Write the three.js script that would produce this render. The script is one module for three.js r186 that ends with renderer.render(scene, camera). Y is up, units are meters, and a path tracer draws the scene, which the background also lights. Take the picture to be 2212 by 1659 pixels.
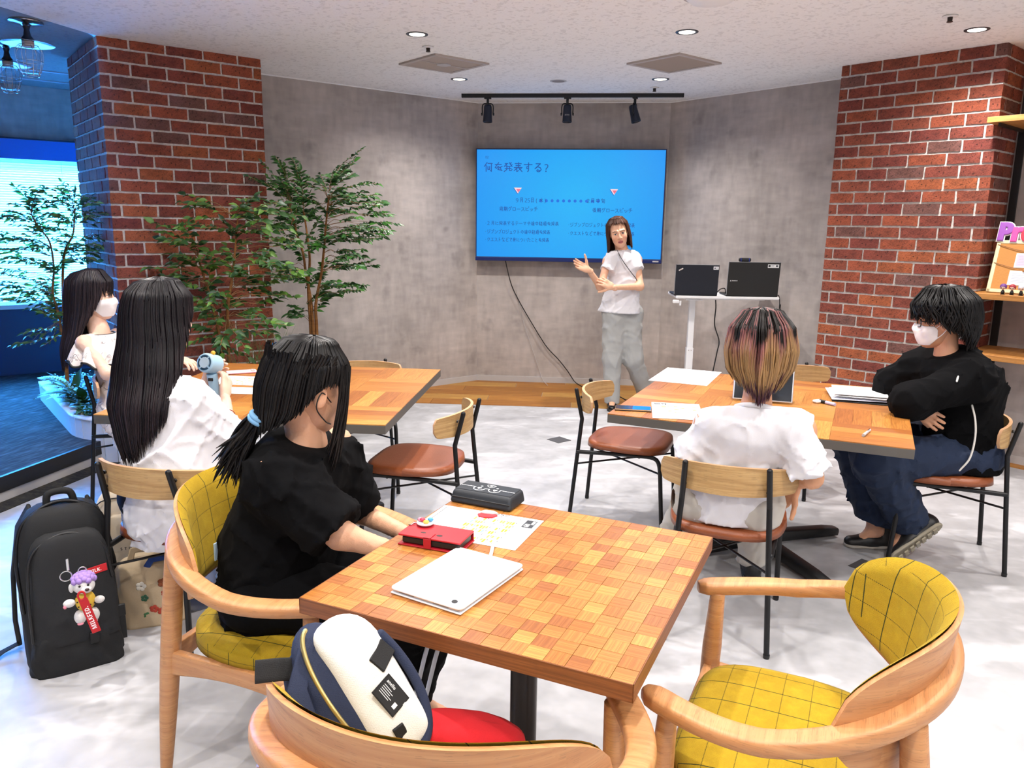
import * as THREE from 'three';
import { RoundedBoxGeometry } from 'three/addons/geometries/RoundedBoxGeometry.js';
import { mergeGeometries } from 'three/addons/utils/BufferGeometryUtils.js';
import { RectAreaLightUniformsLib } from 'three/addons/lights/RectAreaLightUniformsLib.js';
import { FontLoader } from 'three/addons/loaders/FontLoader.js';
import { TextGeometry } from 'three/addons/geometries/TextGeometry.js';

// ---------------------------------------------------------------- camera, sky, exposure
const scene = new THREE.Scene();
const camera = new THREE.PerspectiveCamera(52.66, 2212 / 1659, 0.05, 60);
camera.position.set(0, 1.5, 0);
camera.rotation.set(THREE.MathUtils.degToRad(-11.58), 0, THREE.MathUtils.degToRad(0.79));
scene.add(camera);
scene.background = new THREE.Color(0.045, 0.32, 1.0);       // blue daylight outside the window
scene.backgroundIntensity = 75.0;
RectAreaLightUniformsLib.init();
const renderer = new THREE.WebGLRenderer({ antialias: true });
renderer.toneMapping = THREE.LinearToneMapping;
renderer.toneMappingExposure = 1.0;
renderer.shadowMap.enabled = true;
const LAMP = 10.8;                                           // candela of one ceiling downlight
const LAMP_COLOR = new THREE.Color(1.0, 0.945, 0.9);

// ---------------------------------------------------------------- helpers
const V = (x, y, z) => new THREE.Vector3(x, y, z);
const rad = THREE.MathUtils.degToRad, lerp = THREE.MathUtils.lerp, clamp = THREE.MathUtils.clamp;
function rngOf(a) { return () => { a |= 0; a = (a + 0x6d2b79f5) | 0; let t = Math.imul(a ^ (a >>> 15), 1 | a); t = (t + Math.imul(t ^ (t >>> 7), 61 | t)) ^ t; return ((t ^ (t >>> 14)) >>> 0) / 4294967296; }; }
const rnd = rngOf(20240925);
const rr = (a, b) => a + (b - a) * rnd();
const used = {};
function numbered(name) { const base = name.replace(/_\d{3}$/, ''); if (!(base in used)) { used[base] = 0; return base; } used[base]++; return base + '_' + String(used[base]).padStart(3, '0'); }
function shade(o) { o.traverse((c) => { if (c.isMesh) { c.castShadow = true; c.receiveShadow = true; } }); return o; }
function tag(o, label, category, group) { if (label) o.userData.label = label; if (category) o.userData.category = category; if (group) o.userData.group = group; return o; }
function thing(name, label, category, [x, y, z] = [0, 0, 0], turn = 0, group) {
  const o = new THREE.Group(); o.name = numbered(name); o.position.set(x, y, z); o.rotation.y = turn; scene.add(o);
  return tag(o, label, category, group);
}
function part(parent, name, geo, m, label) {
  const o = new THREE.Mesh(geo, m); o.name = name; o.castShadow = o.receiveShadow = true; parent.add(o);
  if (label) o.userData.label = label;
  return o;
}
function struct(name, geo, m, parent) { const o = part(parent || scene, parent ? name : numbered(name), geo, m); if (!parent) o.userData.kind = 'structure'; return o; }
function copy(src, [x, y, z], turn, label, group) { const c = src.clone(); c.name = numbered(src.name); c.position.set(x, y, z); c.rotation.set(0, turn, 0); c.userData = { ...src.userData }; if (label) c.userData.label = label; if (group) c.userData.group = group; scene.add(c); return c; }
// texture coordinates in metres, from the side each triangle faces
function tri(g, ax = 0) {
  if (g.index) g = g.toNonIndexed();
  if (!g.attributes.normal) g.computeVertexNormals();
  for (const k of Object.keys(g.attributes)) if (!['position', 'normal', 'color'].includes(k)) g.deleteAttribute(k);
  const p = g.attributes.position, uv = new Float32Array(p.count * 2), a = V(), b = V(), c = V(), n = V();
  for (let i = 0; i < p.count; i += 3) {
    a.fromBufferAttribute(p, i); b.fromBufferAttribute(p, i + 1); c.fromBufferAttribute(p, i + 2);
    n.copy(b).sub(a).cross(c.clone().sub(a)); const x = Math.abs(n.x), y = Math.abs(n.y), z = Math.abs(n.z);
    [a, b, c].forEach((q, k) => {
      let u, v;
      if (y >= x && y >= z) { u = q.x; v = q.z; } else if (x >= z) { u = q.z; v = q.y; } else { u = q.x; v = q.y; }
      if (ax === 1) [u, v] = [v, u];
      uv[(i + k) * 2] = u; uv[(i + k) * 2 + 1] = v;
    });
  }
  g.setAttribute('uv', new THREE.BufferAttribute(uv, 2));
  return g;
}
function place(g, x = 0, y = 0, z = 0, rx = 0, ry = 0, rz = 0) { if (rx || ry || rz) g.applyMatrix4(new THREE.Matrix4().makeRotationFromEuler(new THREE.Euler(rx, ry, rz))); return g.translate(x, y, z); }
const box = (w, h, d, x = 0, y = 0, z = 0, ry = 0, ax = 0) => place(tri(new THREE.BoxGeometry(w, h, d), ax), x, y, z, 0, ry);
const rbox = (w, h, d, r = 0.004, x = 0, y = 0, z = 0, rx = 0, ry = 0, rz = 0, seg = 2, ax = 0) => place(tri(new RoundedBoxGeometry(w, h, d, seg, r), ax), x, y, z, rx, ry, rz);
const cyl = (r0, r1, h, x = 0, y = 0, z = 0, seg = 16, rx = 0, rz = 0) => place(tri(new THREE.CylinderGeometry(r1, r0, h, seg)), x, y, z, rx, 0, rz);
const ball = (r, x = 0, y = 0, z = 0, sx = 1, sy = 1, sz = 1, seg = 16) => tri(new THREE.SphereGeometry(r, seg, Math.round(seg * 0.7)).scale(sx, sy, sz).translate(x, y, z));
const lathe = (pts, seg = 24) => tri(new THREE.LatheGeometry(pts.map(([r, y]) => new THREE.Vector2(r, y)), seg));
function bar(a, b, r0, r1 = r0, seg = 10) {
  const A = V(...a), B = V(...b), d = B.clone().sub(A), g = new THREE.CylinderGeometry(r1, r0, d.length(), seg);
  g.applyQuaternion(new THREE.Quaternion().setFromUnitVectors(V(0, 1, 0), d.normalize()));
  return tri(g.translate(...A.add(B).multiplyScalar(0.5).toArray()));
}
function tube(pts, r, n = 24, seg = 8, tension = 0.5) {
  const c = new THREE.CatmullRomCurve3(pts.map((p) => V(...p)), false, 'catmullrom', tension);
  return capped(c, r, n, seg);
}
function capped(c, r, n, seg) {
  const g = new THREE.TubeGeometry(c, n, r, seg, false), ends = [0, 1].map((t) => new THREE.SphereGeometry(r * 0.98, seg, 6).translate(...c.getPoint(t).toArray()));
  return tri(mergeGeometries([g, ...ends].map((q) => { q = q.toNonIndexed(); q.deleteAttribute('uv'); return q; })));
}
const join = (...gs) => { const a = gs.flat(); const col = a.some((g) => g.attributes.color); return mergeGeometries(a.map((g) => { g = g.index ? g.toNonIndexed() : g; if (!col && g.attributes.color) g.deleteAttribute('color'); return g; })); };
function extrude(pts, depth, bevel = 0, holes = []) {
  const s = new THREE.Shape(pts.map(([x, y]) => new THREE.Vector2(x, y)));
  for (const h of holes) s.holes.push(new THREE.Path(h.map(([x, y]) => new THREE.Vector2(x, y))));
  return tri(new THREE.ExtrudeGeometry(s, { depth, bevelEnabled: bevel > 0, bevelSize: bevel, bevelThickness: bevel, bevelSegments: 2, curveSegments: 10 }));
}
// a smooth grid surface from a function (i, j) => Vector3
function grid(nu, nv, fn, closeU = false) {
  const p = [], idx = [], uv = [];
  for (let i = 0; i <= nu; i++) for (let j = 0; j <= nv; j++) { const q = fn(i / nu, j / nv); p.push(q.x, q.y, q.z); uv.push(i / nu, j / nv); }
  for (let i = 0; i < nu; i++) for (let j = 0; j < nv; j++) { const a = i * (nv + 1) + j, b = a + nv + 1; idx.push(a, b, a + 1, b, b + 1, a + 1); }
  const g = new THREE.BufferGeometry(); g.setAttribute('position', new THREE.Float32BufferAttribute(p, 3)); g.setAttribute('uv', new THREE.Float32BufferAttribute(uv, 2)); g.setIndex(idx); g.computeVertexNormals();
  if (closeU) { const n = g.attributes.normal; for (let j = 0; j <= nv; j++) { const a = j, b = nu * (nv + 1) + j; const v = V().fromBufferAttribute(n, a).add(V().fromBufferAttribute(n, b)).normalize(); n.setXYZ(a, v.x, v.y, v.z); n.setXYZ(b, v.x, v.y, v.z); } }
  return g;
}
// ring sweep: a closed cross-section moved along a path of frames; sect(t) gives [[x, y]...]
function sweep(pts, sect, up = V(0, 1, 0), caps = true) {
  const n = pts.length, m = sect(0).length, P = [];
  for (let i = 0; i < n; i++) {
    const t = pts[Math.min(i + 1, n - 1)].clone().sub(pts[Math.max(i - 1, 0)]).normalize(), s = t.clone().cross(up).normalize(), u = s.clone().cross(t).normalize();
    P.push(sect(i / (n - 1)).map(([x, y]) => pts[i].clone().addScaledVector(s, x).addScaledVector(u, y)));
  }
  const pos = [], idx = [];
  P.forEach((r) => r.forEach((q) => pos.push(q.x, q.y, q.z)));
  for (let i = 0; i < n - 1; i++) for (let j = 0; j < m; j++) { const a = i * m + j, b = i * m + (j + 1) % m, c = a + m, d = b + m; idx.push(a, c, b, b, c, d); }
  if (caps) for (const [i, f] of [[0, 1], [n - 1, 0]]) { const c = pos.length / 3, q = P[i].reduce((s, v) => s.add(v), V()).multiplyScalar(1 / m); pos.push(q.x, q.y, q.z); for (let j = 0; j < m; j++) { const a = i * m + j, b = i * m + (j + 1) % m; f ? idx.push(c, a, b) : idx.push(c, b, a); } }
  const g = new THREE.BufferGeometry(); g.setAttribute('position', new THREE.Float32BufferAttribute(pos, 3)); g.setIndex(idx); g.computeVertexNormals(); return tri(g);
}
const roundSect = (w, h, k = 12, e = 3) => Array.from({ length: k }, (_, i) => { const a = i / k * Math.PI * 2, c = Math.cos(a), s = Math.sin(a); return [w / 2 * Math.sign(c) * Math.abs(c) ** (2 / e), h / 2 * Math.sign(s) * Math.abs(s) ** (2 / e)]; });

// ---------------------------------------------------------------- noise and textures
function hash(x, y, s) { let h = Math.imul(x, 374761393) + Math.imul(y, 668265263) + Math.imul(s, 1442695041); h = Math.imul(h ^ (h >>> 13), 1274126177); return ((h ^ (h >>> 16)) >>> 0) / 4294967296; }
function vnoise(x, y, px, py, s) {
  const ix = Math.floor(x), iy = Math.floor(y), fx = x - ix, fy = y - iy, u = fx * fx * (3 - 2 * fx), v = fy * fy * (3 - 2 * fy), m = (a, p) => ((a % p) + p) % p;
  const a = hash(m(ix, px), m(iy, py), s), b = hash(m(ix + 1, px), m(iy, py), s), c = hash(m(ix, px), m(iy + 1, py), s), d = hash(m(ix + 1, px), m(iy + 1, py), s);
  return lerp(lerp(a, b, u), lerp(c, d, u), v);
}
function fbm(x, y, px, py, s, o = 4) { let t = 0, a = 0.5, n = 0; for (let i = 0; i < o; i++) { t += a * vnoise(x, y, px, py, s + i * 17); n += a; a *= 0.5; x *= 2; y *= 2; px *= 2; py *= 2; } return t / n; }
function tex(n, m, size, fn, srgb = true) {            // fn(u, v) -> [r, g, b] in 0..1 (display values), size = metres the tile covers
  const d = new Uint8Array(n * m * 4);
  for (let y = 0; y < m; y++) for (let x = 0; x < n; x++) { const c = fn(x / n, y / m), o = (y * n + x) * 4; for (let k = 0; k < 3; k++) d[o + k] = clamp((c.length ? c[k] : c) * 255, 0, 255); d[o + 3] = 255; }
  const t = new THREE.DataTexture(d, n, m); t.wrapS = t.wrapT = THREE.RepeatWrapping; t.magFilter = THREE.LinearFilter; t.minFilter = THREE.LinearMipmapLinearFilter; if (srgb) t.colorSpace = THREE.SRGBColorSpace;
  t.repeat.set(1 / size[0], 1 / size[1]); t.needsUpdate = true; return t;
}
const mat = (o) => new THREE.MeshStandardMaterial(o);
const phys = (o) => new THREE.MeshPhysicalMaterial(o);
const mix = (a, b, t) => a.map((v, i) => v + (b[i] - v) * t);
const hex = (h) => [(h >> 16) / 255, ((h >> 8) & 255) / 255, (h & 255) / 255];
const T = {};
T.concrete = tex(512, 512, [2.2, 2.2], (u, v) => {
  const a = fbm(u * 5, v * 5, 5, 5, 1), b = fbm(u * 60, v * 18, 60, 18, 5, 3), c = fbm(u * 18, v * 60, 18, 60, 9, 3), d = fbm(u * 14, v * 14, 14, 14, 12, 4);
  let k = 0.93 + (a - 0.5) * 0.24 + (b - 0.5) * 0.11 + (c - 0.5) * 0.11;
  if (d > 0.68) k -= (d - 0.68) * 0.6;
  return [0.735 * k, 0.70 * k, 0.68 * k];
});
T.concreteB = tex(512, 512, [2.2, 2.2], (u, v) => fbm(u * 60, v * 30, 60, 30, 5, 4), false);
T.floor = tex(1024, 1024, [3.1, 3.1], (u, v) => {
  const a = fbm(u * 7, v * 7, 7, 7, 31, 5), b = fbm(u * 24 + a * 3, v * 24, 24, 24, 33, 4), c = fbm(u * 90, v * 90, 90, 90, 35, 2), w = fbm(u * 11 + b, v * 30, 11, 30, 37, 4);
  const k = 0.69 + (a - 0.5) * 0.18 + (b - 0.5) * 0.13 + (c - 0.5) * 0.05 + (w > 0.57 ? (w - 0.57) * 0.5 : 0);
  return [k * 0.985, k * 0.985, k];
});
T.ceiling = tex(512, 512, [0.9, 0.9], (u, v) => { const d = fbm(u * 46, v * 46, 46, 46, 51, 2), e = vnoise(u * 60, v * 60, 60, 60, 57); const k = 0.955 - (d > 0.62 && e > 0.4 ? 0.06 : 0) + (fbm(u * 120, v * 120, 120, 120, 3, 1) - 0.5) * 0.02; return [k, k, k]; });
T.brick = tex(256, 256, [0.25, 0.25], (u, v) => {
  const a = fbm(u * 6, v * 6, 6, 6, 61), b = fbm(u * 50, v * 50, 50, 50, 63, 2), c = vnoise(u * 38, v * 38, 38, 38, 65);
  let k = 0.86 + (a - 0.5) * 0.35 + (b - 0.5) * 0.24; if (c > 0.86) k -= 0.32; if (c < 0.03) k += 0.3; return [k, k, k];
});
T.brickB = tex(256, 256, [0.25, 0.25], (u, v) => fbm(u * 40, v * 40, 40, 40, 63, 3), false);
T.mortar = tex(128, 128, [0.2, 0.2], (u, v) => { const k = 0.84 + (fbm(u * 20, v * 20, 20, 20, 71) - 0.5) * 0.22; return [k, k * 0.985, k * 0.96]; });
function wood(c0, c1, seed, size, rings = 9, streak = 0.5) {
  return tex(512, 256, size, (u, v) => {
    const w = fbm(u * 2, v * 5, 2, 5, seed, 3), g = Math.abs(((v * rings + w * 2.6) % 1) - 0.5) * 2, f = fbm(u * 8, v * 90, 8, 90, seed + 7, 3), p = fbm(u * 30, v * 200, 30, 200, seed + 9, 1);
    let t = g * 0.45 + f * streak; const c = mix(c0, c1, clamp(t, 0, 1)); const k = p > 0.8 ? 0.9 : 1; return c.map((x) => x * k);
  });
}
T.oak = wood(hex(0xb4794a), hex(0xd09a66), 101, [0.6, 0.2], 5, 0.45);
T.teak = wood(hex(0xffffff), hex(0xb8a898), 113, [0.3, 0.08], 6, 0.6);
T.plank = wood(hex(0xc99a4e), hex(0x9a6a2a), 127, [1.3, 0.3], 5, 0.75);
T.ply = wood(hex(0x9c7648), hex(0xc9a671), 131, [0.7, 0.2], 6, 0.6);
T.edge = wood(hex(0x6a3a1c), hex(0x9a5c30), 137, [0.6, 0.1]);
T.carpet = tex(512, 512, [0.9, 0.9], (u, v) => { const f = fbm(u * 70 + v * 20, v * 14, 70, 14, 81, 3), b = fbm(u * 6, v * 6, 6, 6, 83); const k = 0.16 + (f - 0.5) * 0.36 + (b - 0.5) * 0.08; return [k, k * 1.08, k * 1.1]; });
T.fabricB = tex(256, 256, [0.06, 0.06], (u, v) => 0.5 + 0.25 * Math.sin(u * 160) * Math.sin(v * 160) + (vnoise(u * 60, v * 60, 60, 60, 91) - 0.5) * 0.5, false);
T.leatherB = tex(256, 256, [0.15, 0.15], (u, v) => fbm(u * 40, v * 40, 40, 40, 95, 3), false);
T.plaid = tex(512, 512, [0.078, 0.062], (u, v) => {
  const n = (vnoise(u * 170, v * 120, 170, 120, 97) - 0.5) * 0.10 + (fbm(u * 5, v * 5, 5, 5, 98) - 0.5) * 0.06;
  let c = [0.70 + n, 0.57 + n, 0.07 + n * 0.4];
  const d = Math.abs(u - 0.5) * 0.078, e = Math.abs(v - 0.5) * 0.062;
  if (d < 0.0011) c = [0.20, 0.22, 0.05]; else if (e < 0.0009 && (u * 20) % 1 < 0.6) c = [0.25, 0.22, 0.05];
  return c;
});
T.floral = tex(512, 512, [0.34, 0.34], (u, v) => {
  const c = [0.90, 0.86, 0.85], bx = Math.floor(u * 4), by = Math.floor(v * 4); let k = 1;
  for (let i = -1; i <= 1; i++) for (let j = -1; j <= 1; j++) {
    const cx = ((bx + i) % 4 + 4) % 4, cy = ((by + j) % 4 + 4) % 4, ox = (bx + i + 0.3 + 0.4 * hash(cx, cy, 7)) / 4, oy = (by + j + 0.3 + 0.4 * hash(cx, cy, 8)) / 4;
    const dx = u - ox, dy = v - oy, r = Math.hypot(dx, dy), a = Math.atan2(dy, dx), pet = 0.04 + 0.034 * Math.sin(a * (3 + Math.floor(hash(cx, cy, 4) * 3)) + hash(cx, cy, 9) * 6);
    if (r < pet && fbm(u * 40, v * 40, 40, 40, 5, 2) > 0.36) k = Math.min(k, 0.5 + 0.45 * Math.abs(Math.sin(r * 260 + a * 2)));
    const st = Math.abs(dy - 0.05 * Math.sin(dx * 40 + cx)); if (Math.abs(dx) < 0.11 && st < 0.004) k = Math.min(k, 0.45);
  }
  return c.map((x, i) => x * (i === 0 ? k : k * (0.96 + 0.04 * k)));
});
T.skinB = tex(128, 128, [0.05, 0.05], (u, v) => fbm(u * 30, v * 30, 30, 30, 15, 2), false);

const M = {
  concrete: mat({ map: T.concrete, bumpMap: T.concreteB, bumpScale: 0.0015, roughness: 0.85 }),
  ceiling: mat({ map: T.ceiling, roughness: 0.95, color: 0xffffff }),
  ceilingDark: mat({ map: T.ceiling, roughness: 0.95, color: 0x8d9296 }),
  floor: mat({ map: T.floor, roughness: 0.42 }),
  plank: [0xffffff, 0xf0dcc0, 0xdec6a4].map((c) => mat({ map: T.plank, color: c, roughness: 0.5 })),
  base: mat({ color: 0xb9b6b5, roughness: 0.6 }),
  white: mat({ color: 0xeeeeee, roughness: 0.5 }),
  black: mat({ color: 0x141416, roughness: 0.45 }),
  blackMetal: mat({ color: 0x1a1a1c, roughness: 0.42, metalness: 0.4 }),
  darkMetal: mat({ color: 0x3a3432, roughness: 0.3, metalness: 0.8 }),
  navyPanel: mat({ color: 0x20304e, roughness: 0.55 }),
  headbox: mat({ color: 0x2c74d8, roughness: 0.5 }),
  carpet: mat({ map: T.carpet, roughness: 1 }),
  mortar: mat({ map: T.mortar, roughness: 1, bumpMap: T.concreteB, bumpScale: 0.002 }),
  brick: [0x98503c, 0x874238, 0xa6563c, 0x80564e, 0xb0603c, 0x8f483a].map((c) => mat({ map: T.brick, color: c, roughness: 0.92, bumpMap: T.brickB, bumpScale: 0.0018 })),
  chrome: mat({ color: 0xd8d8d8, roughness: 0.15, metalness: 1 }),
  oak: mat({ map: T.oak, roughness: 0.45 }),
  ply: mat({ map: T.ply, roughness: 0.5 }),
  plyEdge: mat({ color: 0xc79a72, roughness: 0.6 }),
  teak: [0xc68640, 0xbc7a38, 0xd09248, 0xb06e36, 0xdca050, 0xbf7e38, 0xca8a44].map((c) => mat({ map: T.teak, color: c, roughness: 0.38 })),
  edge: mat({ map: T.edge, roughness: 0.45 }),
  tableEdge: mat({ color: 0x55514c, roughness: 0.5 }),
  leather: phys({ color: 0x8d4a26, roughness: 0.42, bumpMap: T.leatherB, bumpScale: 0.0006, clearcoat: 0.15, clearcoatRoughness: 0.35 }),
  plaid: phys({ map: T.plaid, roughness: 0.95, bumpMap: T.fabricB, bumpScale: 0.0008, sheen: 0.3, sheenColor: new THREE.Color(0.7, 0.6, 0.1), sheenRoughness: 0.6 }),
  lampGlow: mat({ color: 0x222222, emissive: 0xfff4e6, emissiveIntensity: 4, roughness: 0.6 }),
  grille: mat({ color: 0xb3aaa4, roughness: 0.7 }),
  grilleDark: mat({ color: 0x8d837c, roughness: 0.8 }),
  paper: mat({ color: 0xf4f5f7, roughness: 0.8 }),
  lightWood: mat({ map: T.ply, color: 0xffdcae, roughness: 0.55 }),
  glass: phys({ color: 0xffffff, transmission: 1, thickness: 0, roughness: 0.02, ior: 1.5 }),
};
// ---------------------------------------------------------------- the setting
const CEIL = 2.592;
function slab(name, pts, y0, y1, m) {                  // a horizontal polygon with thickness; pts are [x, z]
  const g = extrude(pts.map(([x, z]) => [x, -z]), y1 - y0); g.applyMatrix4(new THREE.Matrix4().makeRotationX(-Math.PI / 2)); g.translate(0, y0, 0);
  return struct(name, tri(g), m);
}
function wall(name, [x0, z0], [x1, z1], y0, y1, m, th = 0.16, side = 1, parent) {   // a wall whose room face runs from point 0 to point 1
  const L = Math.hypot(x1 - x0, z1 - z0), a = Math.atan2(-(z1 - z0), x1 - x0), g = box(L, y1 - y0, th, L / 2, (y0 + y1) / 2, -side * th / 2);
  const o = struct(name, g, m, parent); o.position.set(x0, 0, z0); o.rotation.y = a; return o;
}
slab('floor', [[-4.9, 3.1], [4.6, 3.1], [4.6, -4.2], [1.5, -8], [-0.6, -8.2], [-2.7, -6.6], [-2.54, -5.05]], -0.12, 0, M.floor);
const floorObj = scene.getObjectByName('floor');
for (const [x, z] of [[0.341, -5.352], [1.628, -3.29], [-1.247, -2.855], [0.20, -0.35]]) { const d = part(floorObj, 'diamond_tile', rbox(0.124, 0.004, 0.124, 0.001), M.inlay = M.inlay || mat({ color: 0x4b4a4c, roughness: 0.5 })); d.position.set(x, 0.0005, z); d.rotation.y = rad(39); }
const plat = slab('floor_platform', [[-4.27, 3.1], [-2.748, -3.958], [-2.603, -4.622], [-2.5, -5.2], [-2.9, -6.4], [-3.6, -7.8], [-4.3, -7.1], [-7.7, -4.3], [-7.7, 3.1]].reverse(), -0.02, 0.14, M.carpet);
{ // the platform edge: black nosing above a grey kick board, and a brown mat strip at its foot
  const a = [-2.57, -4.78], b = [-4.27, 3.0];
  wall('trim_platform_edge', b, a, 0.056, 0.141, M.black, 0.02, -1);
  wall('baseboard_platform', b, a, 0.0, 0.056, M.base, 0.014, -1);
  const L = Math.hypot(b[0] - a[0], b[1] - a[1]), s = struct('trim_floor_strip', box(L, 0.004, 0.12, L / 2, 0.002, 0.075), mat({ map: T.carpet, color: 0xd8b890, roughness: 1 }));
  s.position.set(b[0], 0, b[1]); s.rotation.y = Math.atan2(-(a[1] - b[1]), a[0] - b[0]);
}
// wooden boards in front of the concrete walls
{
  const a = rad(-4.0), ux = Math.cos(a), uz = -Math.sin(a);      // boards run nearly along the back wall
  const fl = struct('floor_wood', box(0.02, 0.001, 0.02), M.plank[0]); fl.position.set(0.3, 0.0006, -6.9);
  const inside = (x, z) => z > -7.5 && (x - 1.385) * 0.774 - (z + 7.285) * 0.634 < 0.02 && (x + 0.346) * 0.628 + (z + 7.466) * 0.778 > -0.02;
  for (let r = 0; r < 6; r++) {
    const off = -0.70 + ((r * 0.47) % 1.2) - 2.4;
    for (let k = 0; k < 6; k++) {
      const c = off + k * 1.2, cx = 0.0 + ux * (c + 0.6) + uz * (r + 0.5) * 0.19, cz = -6.395 + uz * (c + 0.6) - ux * (r + 0.5) * 0.19;
      if (cx < -2.2 || cx > 3.0) continue;
      const p = part(fl, 'plank', M['pg' + (k % 3)] = M['pg' + (k % 3)] || rbox(1.197, 0.006, 0.1875, 0.0008), M.plank[(r * 2 + k) % 3]); p.position.set(cx - 0.3, 0.0012, cz + 6.9); p.rotation.y = a;
    }
  }
  const st = part(fl, 'plank', rbox(3.2, 0.006, 0.19, 0.0008), M.plank[1]); st.position.set(2.83, 0.0012, -5.15 + 6.9); st.rotation.y = rad(-50.7);
}
slab('ceiling', [[-2.556, -5.032], [-2.75, -6.7], [-0.5, -8.2], [1.6, -8], [4.7, -4.2], [4.7, 3.2], [-4.82, 3.2]].reverse(), CEIL, CEIL + 0.16, M.ceiling);
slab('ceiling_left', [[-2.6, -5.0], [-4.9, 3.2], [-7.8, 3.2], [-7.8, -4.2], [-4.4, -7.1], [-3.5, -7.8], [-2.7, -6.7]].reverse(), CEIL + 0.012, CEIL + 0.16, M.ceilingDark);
const BL = [-0.346, -7.466], BR = [1.385, -7.285], LWe = [-2.13, -6.025], RWe = [3.2, -5.069];
wall('wall_back', BL, BR, 0, CEIL, M.concrete); wall('wall_left', LWe, BL, 0, CEIL, M.concrete); wall('wall_right', BR, RWe, 0, CEIL, M.concrete);
wall('wall_shelf', [3.13, -5.155], [4.6, -3.36], 0, CEIL, M.concrete);
wall('wall_side', [4.6, -3.5], [4.6, 3.1], 0, CEIL, M.white, 0.16); wall('wall_rear', [4.7, 3.1], [-7.7, 3.1], 0, CEIL + 0.01, M.white);
wall('wall_far', [-7.7, 3.1], [-7.7, -4.2], 0, CEIL + 0.01, M.concrete); wall('wall_behind', [-3.42, -7.56], [-2.13, -6.0], 0, CEIL + 0.01, M.concrete);
for (const [n, a, b] of [['back', BL, BR], ['left', LWe, BL], ['right', BR, RWe], ['shelf', [3.13, -5.155], [4.6, -3.36]]]) { const o = wall('baseboard_' + n, a, b, 0.004, 0.058, M.base, 0.008, -1); }
for (const [n, a, b] of [['1', LWe, BL], ['2', BL, BR], ['3', BR, RWe]]) wall('trim_' + n, a, b, CEIL - 0.008, CEIL, M.white, 0.008, -1);

// window wall of the left room, with a venetian blind in front of the panes
{
  const P = [-4.39, -6.75], d = [0.778, -0.628], at = (s) => [P[0] + d[0] * s, P[1] + d[1] * s], a = Math.atan2(-d[1], d[0]), s0 = -2.7, s1 = 1.0;
  wall('wall_window', at(-4.3), at(s0), 0, CEIL + 0.01, M.concrete); wall('wall_window_right', at(s1), at(1.3), 0, CEIL + 0.01, M.concrete);
  wall('wall_window_top', at(s0), at(s1), 2.0, CEIL + 0.01, M.concrete); wall('wall_window_low', at(s0), at(s1), 0, 0.74, M.navyPanel);
  const w = new THREE.Group(); w.name = 'window_1'; w.userData = { kind: 'structure' }; scene.add(w); w.position.set(...[at(s0)[0], 0, at(s0)[1]]); w.rotation.y = a;
  const L = s1 - s0, fr = [];
  for (const y of [0.755, 1.985]) fr.push(box(L, 0.03, 0.06, L / 2, y, -0.10));
  for (let k = 0; k <= 3; k++) fr.push(box(0.04, 1.24, 0.06, 0.02 + k * (L - 0.04) / 3, 1.37, -0.10));
  part(w, 'window_frame', join(fr), M.white); part(w, 'window_sill', rbox(L, 0.025, 0.18, 0.004, L / 2, 0.733, -0.06), M.white);
  for (let k = 0; k < 3; k++) part(w, 'pane', box((L - 0.04) / 3 - 0.02, 1.2, 0.004, 0.02 + (k + 0.5) * (L - 0.04) / 3, 1.37, -0.1), M.glass);
  const b = thing('venetian_blind', 'white venetian blind with thin level slats lowered over the bright window', 'blind', [at(s0)[0], 0, at(s0)[1]], a);
  part(b, 'headbox', rbox(L, 0.165, 0.05, 0.004, L / 2, 2.075, 0.026), M.headbox, 'deep blue headbox above the slats');
  part(b, 'top_rail', rbox(L, 0.012, 0.058, 0.003, L / 2, 2.16, 0.03), M.navyPanel);
  const sg = box(L - 0.02, 0.0012, 0.025), sm = phys({ color: 0xf2f4f6, roughness: 0.6, transmission: 0.5, thickness: 0 });
  for (let k = 0; k < 59; k++) { const s = part(b, 'slat', sg, sm); s.position.set(L / 2, 0.765 + k * 0.0208, 0.02); s.rotation.x = rad(k > 54 ? 66 : 40); }
  part(b, 'bottom_rail', rbox(L - 0.02, 0.015, 0.025, 0.003, L / 2, 0.752, 0.02), M.white);
  part(b, 'cord', join([0.5, 1.7, 2.68, 3.2].map((x) => bar([x, 0.755, 0.034], [x, 1.98, 0.034], 0.0012, 0.0012, 5))), M.white);
  const acc = struct('trim_ceiling_hatch', join(box(0.9, 0.01, 0.035, 0, 0, 0.24), box(0.9, 0.01, 0.035, 0, 0, -0.24), box(0.035, 0.01, 0.45, 0.43), box(0.035, 0.01, 0.45, -0.43)), mat({ color: 0xb8c4d0, roughness: 0.7 }));
  acc.position.set(-3.62, CEIL + 0.008, -6.55); acc.rotation.y = a;
}

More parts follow.
